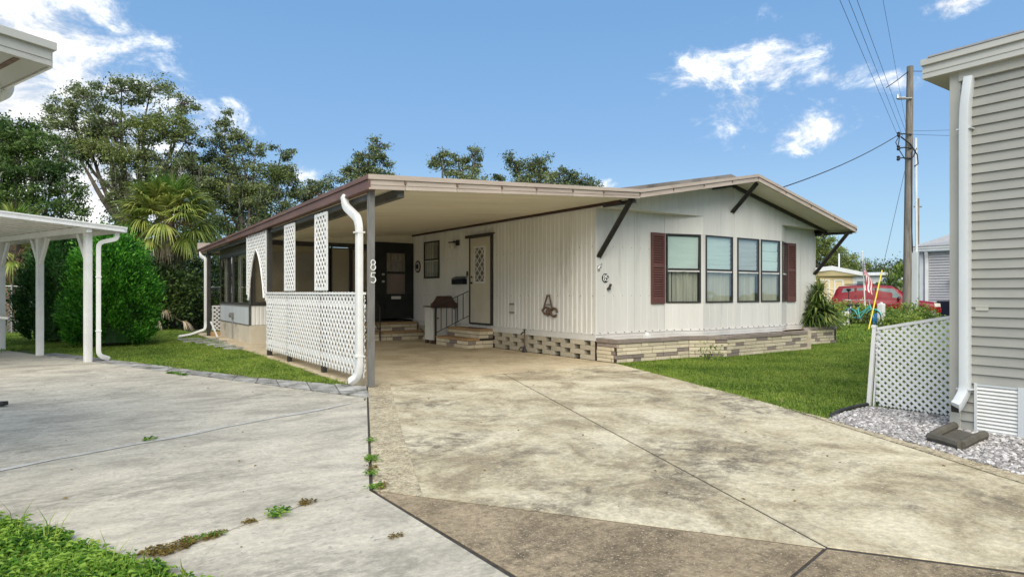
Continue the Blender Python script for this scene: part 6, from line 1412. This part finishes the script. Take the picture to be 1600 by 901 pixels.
# ------------------------------------------------------------------ trees and plants
def to_obj(name, V, F, m, parent):
    me = soup(name, V, F, m); me.transform(Matrix.Translation(-ORG[parent.name])); o = obj(name, me, m, parent)
    return o
def ball(n, surf=.5):
    a = rng.normal(size=(n, 3)); a /= np.linalg.norm(a, axis=1, keepdims=True)+1e-9
    r = rng.random((n, 1))**(1/3); r = np.where(rng.random((n, 1)) < surf, .75+.25*r, r); return a*r
def tree(name, label, px, d, blobs, trunk_r=.28, leaves=12000, size=.2, m='oak', fork=.35, moss=0, group=None, clump=.38, base_dx=0, extra=None, clumps=36):
    """blobs: (px, py, rx px, ry px[, extra depth]) lobes of the crown measured in the photograph at depth d"""
    base = gnd(px, d, -.1); T = thing(name, label, 'tree', tuple(base), group)
    cs = []; tot = sum(b[2]*b[3] for b in blobs)
    tops = [at(b[0], b[1], d+(b[4] if len(b) > 4 else 0)) for b in blobs]
    cen = sum(tops, Vector())/len(tops); hf = max(1.6, min(t.z for t in tops)*.55 if fork is None else cen.z*fork)
    fk = Vector((base.x*.75+cen.x*.25, base.y*.75+cen.y*.25, hf))
    wood = MB(); wood.tube([base, base.lerp(fk, .5)+Vector((random.uniform(-.15, .15), random.uniform(-.15, .15), 0)), fk], [trunk_r*1.25, trunk_r, trunk_r*.8], 9)
    C = []; limb_pts = []
    for b_, t in zip(blobs, tops):
        dd = d+(b_[4] if len(b_) > 4 else 0); rx, ry = b_[2]*dd/988, b_[3]*dd/988; rz = (rx+ry)/2
        # limb: bent path from fork to lobe
        k1 = fk.lerp(t, .35)+Vector((random.uniform(-.5, .5), random.uniform(-.5, .5), random.uniform(.0, .7))); k2 = fk.lerp(t, .7)+Vector((random.uniform(-.5, .5), random.uniform(-.5, .5), random.uniform(-.3, .5)))
        lp_ = bend([fk, k1, k2, t], 1.2, 4); n = len(lp_); r0 = trunk_r*.55*min(1, .5+rx/3)
        wood.tube(lp_, [r0*(1-.85*i/(n-1))+.012 for i in range(n)], 6, cap=False); limb_pts += lp_
        nc = max(5, int(clumps*len(blobs)*b_[2]*b_[3]/tot))
        loc = ball(nc, .62)*np.array([rx, rz, ry]); loc = loc[:, [0]]*np.array(RT)+loc[:, [1]]*np.array(FW)+loc[:, [2]]*np.array([0, 0, 1])+np.array(t)
        for c in loc:
            c = Vector(c); src = min(lp_[n//3:], key=lambda p: (p-c).length_squared); mid = src.lerp(c, .5)+Vector((random.uniform(-.2, .2), random.uniform(-.2, .2), random.uniform(-.05, .3)))
            wood.tube([src, mid, c], [.035, .022, .008], 4, cap=False)
            C.append((c, clump*random.uniform(.6, 1.35)*(.6+.4*min(1.5, rx/1.2))))
    obj('trunk', wood, M['bark'], T, smooth=True)
    per = max(6, leaves//len(C)); P = []
    for c, r in C:
        k = int(per*random.uniform(.6, 1.4)); q = rng.normal(size=(k, 3))*np.array([r, r, r*.62])*.62; P.append(q+np.array(c))
    P = np.concatenate(P); V, F = leaf_quads(P, size, .5, up=.15)
    to_obj('crown', V, F, M[m], T)
    if extra:                                        # lobes in the sunlit tint, light put into the leaf colour
        tints = extra
        for mm, bl, nn in tints:
            Q = []
            for b_ in bl:
                dd = d-.8; rx, ry = b_[2]*dd/988, b_[3]*dd/988; t = at(b_[0], b_[1], dd)
                for q in ball(26, .5)*np.array([rx, rx, ry]):
                    q = q[0]*np.array(RT)+q[1]*np.array(FW)+q[2]*np.array([0, 0, 1]); Q.append(np.array(t)+q+rng.normal(size=(nn//26, 3))*np.array([.4, .4, .22]))
            V, F = leaf_quads(np.concatenate(Q), size, .45, up=.2); to_obj('leaf_spray', V, F, M[mm], T)
    if moss:
        V = []; F = []
        low = sorted(C, key=lambda c: c[0].z)
        for _ in range(moss):
            c, r = random.choice(low[:max(6, len(low)*2//3)]); p = c+Vector((random.gauss(0, r), random.gauss(0, r), -.1)); 
            for s in range(7):
                q = p+Vector((random.gauss(0, .10), random.gauss(0, .10), random.uniform(-.1, .1))); l = random.uniform(.3, 1.15); w = random.uniform(.012, .03); a = random.random()*6.28; dx, dy = math.cos(a)*w, math.sin(a)*w; o = len(V)
                sx, sy = random.gauss(0, .05), random.gauss(0, .05)
                V += [(q.x-dx, q.y-dy, q.z), (q.x+dx, q.y+dy, q.z), (q.x+dx*.6+sx, q.y+dy*.6+sy, q.z-l*.6), (q.x-dx*.6+sx, q.y-dy*.6+sy, q.z-l*.6), (q.x+sx*1.5-dx*.15, q.y+sy*1.5, q.z-l), (q.x+sx*1.5+dx*.15, q.y+sy*1.5, q.z-l)]
                F += [(o, o+1, o+2, o+3), (o+3, o+2, o+5, o+4)]
        o = to_obj('moss', V, F, M['moss'], T); o['kind'] = 'stuff'
    return T
GRP = 'oak trees beyond the back fence'
tree('oak_tree', 'tallest mossy live oak with open crown behind the palm', 215, 40, [(140, 150, 34, 26), (190, 142, 40, 18), (235, 142, 38, 18), (285, 162, 24, 18), (120, 205, 45, 34), (175, 195, 40, 26), (225, 200, 34, 24), (270, 190, 26, 22), (115, 235, 38, 22), (165, 238, 42, 18), (290, 222, 26, 22), (215, 262, 40, 30), (262, 268, 40, 30), (300, 270, 30, 30), (190, 300, 24, 30), (98, 172, 18, 20), (240, 310, 40, 30)],
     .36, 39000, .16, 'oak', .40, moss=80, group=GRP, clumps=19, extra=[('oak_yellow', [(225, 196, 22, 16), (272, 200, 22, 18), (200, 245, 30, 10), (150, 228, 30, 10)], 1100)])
tree('oak_tree', 'dark dense oak at the left edge behind the white carport', 40, 34, [(25, 215, 40, 30), (70, 235, 36, 26), (15, 265, 36, 34), (60, 285, 44, 30), (105, 300, 26, 18), (30, 325, 50, 26), (85, 268, 30, 20), (95, 330, 40, 18), (-40, 250, 60, 60), (5, 200, 22, 16), (55, 200, 18, 12), (-30, 320, 40, 40)],
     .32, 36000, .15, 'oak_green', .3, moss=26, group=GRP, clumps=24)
tree('oak_tree', 'spreading oak with a tall ragged top just left of the porch roof', 395, 42, [(352, 188, 17, 14), (350, 215, 24, 16), (372, 222, 22, 14), (360, 245, 34, 18), (400, 232, 16, 12), (440, 238, 18, 12), (430, 265, 28, 18), (330, 268, 34, 22), (385, 280, 48, 24), (345, 305, 46, 24), (410, 310, 50, 24), (450, 290, 18, 18), (300, 290, 30, 26), (370, 335, 60, 26), (320, 345, 34, 30), (440, 335, 26, 20)],
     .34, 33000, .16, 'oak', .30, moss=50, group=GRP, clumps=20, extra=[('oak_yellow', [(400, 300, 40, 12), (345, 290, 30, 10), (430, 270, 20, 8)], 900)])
tree('oak_tree', 'thin oak top peeping over the carport fascia corner', 560, 46, [(590, 228, 17, 11), (578, 245, 20, 12), (560, 262, 22, 12), (596, 255, 14, 14), (548, 275, 20, 12), (580, 280, 34, 16), (505, 284, 18, 10), (485, 292, 14, 9), (470, 305, 16, 10), (600, 300, 40, 16), (500, 305, 40, 14)], .3, 13000, .17, 'oak', .5, group=GRP, clumps=14)
tree('oak_tree', 'small rounded oak top above the middle of the carport roof', 720, 48, [(692, 244, 16, 10), (690, 258, 18, 10), (716, 252, 16, 12), (738, 243, 18, 10), (744, 258, 14, 10), (720, 268, 24, 10), (725, 290, 40, 16), (710, 310, 40, 20)], .3, 10500, .17, 'oak', .5, group=GRP, clumps=14)
tree('oak_tree', 'broad low oak top above the right half of the carport roof', 850, 50, [(800, 250, 16, 9), (806, 262, 16, 10), (845, 255, 24, 11), (838, 270, 34, 10), (875, 272, 26, 10), (905, 283, 26, 8), (930, 290, 16, 6), (850, 288, 60, 12), (778, 278, 12, 5), (870, 310, 70, 16)], .34, 15000, .17, 'oak', .5, group=GRP, clumps=16)
tree('shade_tree', 'leafy green tree behind the yellow house under the right roof brace', 1290, 62, [(1285, 380, 22, 16), (1300, 395, 24, 16), (1320, 405, 20, 12), (1275, 400, 24, 16), (1262, 385, 20, 22), (1340, 412, 16, 9), (1295, 415, 30, 12)], .3, 16000, .18, 'oak_yellow', .4, clumps=22)
def mass(name, label, blobs, leaves, size, m, cat=None, kind='stuff', asp=.5, wood=False, n=26, cl=.35):
    T = thing(name, label, cat, tuple(gnd(blobs[0][0], blobs[0][2])), None)
    P = []
    for (px, py, d, rx, ry, rz) in blobs:            # radii in metres
        c = np.array(at(px, py, d)); b_ = ball(n, .7)*np.array([1, 1, 1]); b_ = b_[:, [0]]*np.array(RT)*rx+b_[:, [1]]*np.array(FW)*rz+b_[:, [2]]*np.array([0, 0, 1])*ry+c
        for q in b_: P.append(q+rng.normal(size=(max(4, leaves//(len(blobs)*n)), 3))*cl)
    P = np.concatenate(P); P = P[P[:, 2] > .03]; V, F = leaf_quads(P, size, asp, up=.2); o = to_obj('foliage', V, F, M[m], T)
    if kind: o['kind'] = kind; T['kind'] = kind
    return T
# far wood behind everything
bl = [(px, 434+4*math.sin(px*.07), 95+8*math.sin(px*.3), 3.2, 1.9+.6*math.sin(px*.13), 3) for px in range(1300, 1720, 14)]+[(px, 428, 120, 9, 3, 5) for px in range(-700, 1250, 90)]
mass('far_wood', 'dark line of distant trees above the far rooftops', bl, 110000, .30, 'far', 'wood', n=30, cl=.55)
# undergrowth under the oaks along the fence
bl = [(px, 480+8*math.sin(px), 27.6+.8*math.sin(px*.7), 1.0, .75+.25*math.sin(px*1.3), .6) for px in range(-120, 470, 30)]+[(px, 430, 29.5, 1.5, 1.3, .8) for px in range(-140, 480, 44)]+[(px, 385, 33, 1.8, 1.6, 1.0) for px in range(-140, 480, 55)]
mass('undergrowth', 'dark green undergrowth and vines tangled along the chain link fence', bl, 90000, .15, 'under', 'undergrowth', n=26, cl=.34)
bl = [(px, 488+5*math.sin(px), 25.4+.5*math.sin(px*.7), .6, .55, .4) for px in (238, 300, 318, 332, 280)]+[(px, 440, 26.0, .7, .9, .5) for px in (236, 262, 292, 312, 330)]+[(px, py, 23.9, .45, .4, .25) for px, py in ((250, 470), (272, 455), (258, 430), (284, 480), (290, 440), (246, 495))]
mass('vine_tangle', 'dark vines and weeds climbing round the cabbage palm trunk', bl, 16000, .12, 'under', 'vines', n=26, cl=.22)
# cedar shrubs
def cedar(name, label, c, R, H_, m, sprays=620, per=64, lab=None):
    T = thing(name, label, 'shrub', tuple(c)); P = []; O = []
    lob = [(random.random()*6.28, random.random()*3, random.uniform(-.26, .15)) for _ in range(30)]
    for _ in range(sprays):
        a = random.random()*2*PI; t = random.random()**.8; z = H_*(.05+.95*t); rr_ = R*(1-max(0, (t-.30)/.70)**2.0*.97)**.72*(.80+.20*min(1, t/.2))
        rr_ *= random.uniform(.88, 1.04)+sum(k*math.exp(-((math.cos(a-la)-1)**2*16+(z-lz)**2*9)) for la, lz, k in lob); p = np.array([c.x+math.cos(a)*rr_, c.y+math.sin(a)*rr_, z]); o_ = np.array([math.cos(a)*.75, math.sin(a)*.75, .45+.5*t]); o_ /= np.linalg.norm(o_)
        s = random.uniform(.10, .17) if random.random() < .93 else random.uniform(.05, .08); q = rng.normal(size=(per, 3))*s*np.array([.62, .62, .8]); q = q+o_*(rng.random((per, 1))-.25)*s*2.4
        P.append(p+q); O.append(np.repeat(o_[None], per, 0))
    for _ in range(26):                               # stray shoots
        a = random.random()*2*PI; z = H_*random.uniform(.3, .97); rr_ = R*(1-max(0, (z/H_-.30)/.70)**2.0*.97)**.72; o_ = np.array([math.cos(a)*.6, math.sin(a)*.6, .75]); k = 40
        P.append(np.array([c.x+math.cos(a)*rr_, c.y+math.sin(a)*rr_, z])+o_*rng.random((k, 1))*random.uniform(.2, .42)+rng.normal(size=(k, 3))*.045); O.append(np.repeat(o_[None], k, 0))
    P = np.concatenate(P); O = np.concatenate(O); V, F = leaf_quads(P, .085, .42, up=.25, out=O, outw=.6); to_obj('foliage', V, F, M[m], T)
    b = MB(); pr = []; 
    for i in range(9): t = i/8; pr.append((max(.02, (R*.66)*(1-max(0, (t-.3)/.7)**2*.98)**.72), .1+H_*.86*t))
    b.lathe(c, pr, 14); obj('inner_shade', b, M['cedar_dark'], T)  # solid dark core standing in for shade between the sprays
    b = MB(); b.tube([c, c+Vector((0, 0, .8))], .12, 7); obj('trunk', b, M['bark'], T)
    return T
cedar('cedar_shrub', 'rounded bright green cedar shrub beside the white carport downspout', gnd(174, 16.9), 1.0, 2.75, 'cedar', 330, 190)
cedar('cedar_shrub', 'shaded dark green shrub behind the middle white carport post', gnd(98, 18.4), 1.05, 2.9, 'cedar_dark', 480, 56)
# cabbage palms: every fan is a part
def fan(p, az, el, L_, n=26, droop=.5, spread=2.5, w=.05, dead=False, stem=.5):
    """petiole and blade; returns vertices and quads"""
    V = []; F = []; o = Vector((math.cos(az)*math.cos(el), math.sin(az)*math.cos(el), math.sin(el))); sd_ = Vector((-math.sin(az), math.cos(az), 0)); upv = o.cross(sd_)*-1
    if upv.z < 0: upv = -upv
    hub = p+o*stem; b = len(V)
    V += [p-sd_*.02, p+sd_*.02, hub+sd_*.014-Vector((0, 0, .03)), hub-sd_*.014-Vector((0, 0, .03))]; F.append((0, 1, 2, 3))
    for k in range(n):
        t = (k/(n-1)-.5)*spread; l = L_*(1-.28*abs(t)/(spread/2))*random.uniform(.85, 1.1); dr_ = droop*random.uniform(.7, 1.3)
        d = (o*math.cos(t)+sd_*math.sin(t)); pts = []; q = hub
        for s in range(5):
            f = s/4; pts.append(hub+d*l*f*(1-.25*dr_*f)+upv*.10*math.sin(f*PI)*(1-abs(t))-Vector((0, 0, 1))*l*dr_*f**2.2*.9)
        side = d.cross(Vector((0, 0, 1))); side = side.normalized() if side.length > .05 else sd_
        tw = random.uniform(-.6, .6); side = side*math.cos(tw)+upv*math.sin(tw)
        ws = [w*.35, w*.8, w*.75, w*.45, w*.08]; b = len(V)
        for pt, ww in zip(pts, ws): V += [pt-side*ww/2, pt+side*ww/2]
        for s in range(4): F.append((b+2*s, b+2*s+1, b+2*s+3, b+2*s+2))
    return V, F
def palm(name, label, base, H_, nf=36, L_=1.0, seed=3):
    random.seed(seed); T = thing(name, label, 'palm', tuple(base))
    top = base+Vector((0, 0, H_)); b = MB(); b.tube([base, base+Vector((.05, 0, H_*.5)), top], [.22, .19, .2], 12)
    tr = obj('trunk', b, M['bark'], T, smooth=True)
    b = MB()
    for k in range(60):                               # old leaf bases
        a = k*2.4; z = .4+(H_-.5)*k/60; c = base+Vector((math.cos(a)*.2, math.sin(a)*.2, z)); b.bar(c, c+Vector((math.cos(a)*.16, math.sin(a)*.16, .26)), .08, .025)
    o = obj('leaf_base', b, M['palm_dead'] if False else M['wood'], tr); o['kind'] = 'stuff'
    ga = 2.399963
    for k in range(nf):
        t = k/nf; az = k*ga+random.uniform(-.2, .2)
        if t < .18: el, m, dr_, st, l = random.uniform(.75, 1.45), 'palm_young' if k % 2 else 'palm', .12, .85, L_*1.15
        elif t < .62: el, m, dr_, st, l = random.uniform(.1, .95), 'palm', random.uniform(.2, .5), random.uniform(1.0, 1.4), L_*1.0
        elif t < .86: el, m, dr_, st, l = random.uniform(-.6, .1), 'palm', random.uniform(.45, .8), random.uniform(1.0, 1.3), L_*.95
        else: el, m, dr_, st, l = random.uniform(-1.2, -.45), 'palm_dead', random.uniform(.5, .9), random.uniform(.4, .9), L_*random.uniform(.55, .9)
        V, F = fan(top+Vector((0, 0, -.35*t)), az, el, l, 30, dr_, 3.7 if m not in ('palm_dead', 'palm_young') else 2.2, .075 if m != 'palm_dead' else .06, stem=st)
        to_obj('frond', [tuple(v) for v in V], F, M[m], T)
    P = []
    for k in range(5):
        a = random.random()*6.28; c = top+Vector((math.cos(a)*.7, math.sin(a)*.7, random.uniform(-.1, .35))); P.append(np.array(c)+rng.normal(size=(160, 3))*np.array([.28, .28, .16]))
    V, F = leaf_quads(np.concatenate(P), .09, .35); o = to_obj('flower_stalk', V, F, M['palm_flower'], T); o['kind'] = 'stuff'
    return T
pm = palm('cabbage_palm', 'cabbage palm with yellow green fans and dead fronds beside the porch roof', gnd(264, 24.6), 4.3, 96, 1.12, 5)
pm2 = palm('cabbage_palm', 'second cabbage palm mostly hidden behind the white carport roof', gnd(22, 23.5), 3.2, 44, .9, 9)
random.seed(21)
# fallen dead fronds under the palm
T = thing('dead_fronds', 'heap of pale dead palm fronds lying at the fence under the palm', 'fronds', tuple(gnd(250, 24.0)))
for k in range(16):
    p = gnd(262+random.uniform(-22, 22), 24.0+random.uniform(-.4, .6), random.uniform(.2, .8)); az = random.uniform(0, 6.28); V, F = fan(p, az, random.uniform(-.5, .6), .8, 14, .6, .9, .05, stem=.5); V = [(v[0], v[1], max(.02, v[2])) for v in V]; to_obj('frond', V, F, M['palm_dead'], T)
for k in range(12):
    p = gnd(262+random.uniform(-14, 18), 24.2+random.uniform(-.3, .3), random.uniform(.1, .4)); q = p+RT*random.uniform(-.2, .5)+Vector((0, 0, random.uniform(.7, 1.5))); b = MB(); b.tube([p, p.lerp(q, .5)+RT*random.uniform(-.1, .1), q], [.02, .016, .008], 5); obj('stem', b, M['wood'] if k % 2 else M['greypost'], T)
# yucca in the planter
def spikes(name, label, c, heads, m, trunk=.3, cat='plant'):
    T = thing(name, label, cat, tuple(c)); b = MB()
    for (dx, dz, r, n) in heads: h = c+RT*dx+Vector((0, 0, dz)); b.tube([c+Vector((0, 0, -.05)), c.lerp(h, .6)+Vector((0, 0, .0)), h], [.06, .045, .03], 7)
    obj('stem', b, M['bark'], T)
    for (dx, dz, r, n) in heads:
        V = []; F = []; h = c+RT*dx+Vector((0, 0, dz))
        for k in range(n):
            a = random.random()*6.28; el = random.uniform(-.75, 1.4); l = r*random.uniform(.75, 1.1); o = Vector((math.cos(a)*math.cos(el), math.sin(a)*math.cos(el), math.sin(el))); s = Vector((-math.sin(a), math.cos(a), 0)); w = .048; st = h+Vector((0, 0, random.uniform(-.12, .10))); b_ = len(V)
            mid = st+o*l*.5+Vector((0, 0, .02)); e = st+o*l-Vector((0, 0, l*.22*math.cos(el)))
            V += [st-s*w*.4, st+s*w*.4, mid+s*w*.5, mid-s*w*.5, e]; F += [(b_, b_+1, b_+2, b_+3), (b_+3, b_+2, b_+4, b_+4)]
        Vn = [tuple(v) for v in V]; me = bpy.data.meshes.new('leaf_rosette'); me.from_pydata(Vn, [], [f if f[2] != f[3] else f[:3] for f in F]); me.materials.append(M[m]); me.transform(Matrix.Translation(-ORG[T.name])); obj('leaf_rosette', me, M[m], T)
    return T
yc = Vector((16.95, 9.52, .40))
spikes('yucca', 'bushy green yucca growing at the right end of the brick planter', yc, [(-.05, .55, .62, 190), (.22, .42, .55, 150), (-.20, .30, .5, 110), (.05, .98, .55, 110), (.42, .30, .42, 90)], 'yucca')
# flowering shrubs behind the bicycles and about the pole
def shrub(name, label, blobs, leaves, flowers, group=None, size=.10):
    T = thing(name, label, 'shrub', tuple(gnd(blobs[0][0], blobs[0][2])), group); P = []
    for (px, d0, dd, rx, h) in blobs:
        c = np.array(gnd(px, dd, h*.5)); b_ = ball(30, .7); b_ = b_[:, [0]]*np.array(RT)*rx+b_[:, [1]]*np.array(FW)*rx*.7+b_[:, [2]]*np.array([0, 0, 1])*h*.5+c
        for q in b_: P.append(q+rng.normal(size=(leaves//(30*len(blobs)), 3))*.13)
    P = np.concatenate(P); P = P[P[:, 2] > .02]; V, F = leaf_quads(P, size, .5, up=.3); to_obj('foliage', V, F, M['shrub'], T)
    b = MB(); c = gnd(blobs[0][0], blobs[0][2]); sw = blobs[0][3]*.4; sh = blobs[0][4]*.6
    for k in range(7): b.tube([c+Vector((random.uniform(-.1, .1)*sw, random.uniform(-.1, .1)*sw, 0)), c+Vector((random.uniform(-sw, sw), random.uniform(-sw, sw), sh))], [.012+sw*.03, .006], 5)
    obj('stem', b, M['bark'], T)
    if flowers:
        i = rng.choice(len(P), flowers); Q = P[i]+np.array([0, 0, .06]); Q = Q[Q[:, 2] > np.median(P[:, 2])]; V, F = leaf_quads(Q, .10, .8); to_obj('flower', V, F, M['flower'], T)
    return T
shrub('flowering_shrub', 'large yellow flowering shrub behind the turquoise bicycle', [(1326, 0, 28.6, .9, .85), (1345, 0, 28.8, .6, .8), (1312, 0, 28.6, .6, .8)], 6500, 160)
shrub('flowering_shrub', 'yellow green shrub between the yellow guard and the white post', [(1386, 0, 28.6, .35, .45), (1392, 0, 28.7, .2, .6), (1368, 0, 28.8, .45, .6)], 4200, 60)
shrub('leafy_shrub', 'pale green leafy shrub at the foot of the utility pole', [(1424, 0, 26.5, .7, .85), (1412, 0, 25.6, .6, .55), (1440, 0, 26.5, .6, .6), (1398, 0, 25.0, .5, .38)], 6000, 0)
shrub('leafy_shrub', 'light green shrub crowding beside the yucca at the planter end', [(1300, 0, 24.5, .5, .9), (1292, 0, 23.5, .5, .8)], 2600, 60)
shrub('round_shrub', 'dark round shrub behind the red car bonnet left of the pole', [(1412, 0, 44, 1.3, 3.4), (1395, 0, 47, 1.2, 2.6)], 3600, 0, size=.2)
spikes('low_palm', 'tuft of dark palm fans behind the red car roof', gnd(1390, 45, .2), [(0, 1.6, 1.6, 120)], 'yucca')
shrub('weed_clump', 'small green weed clump at the foot of the brick planter', [(1108, 0, 13.1, .10, .22), (1116, 0, 13.2, .06, .28)], 260, 0, size=.05)
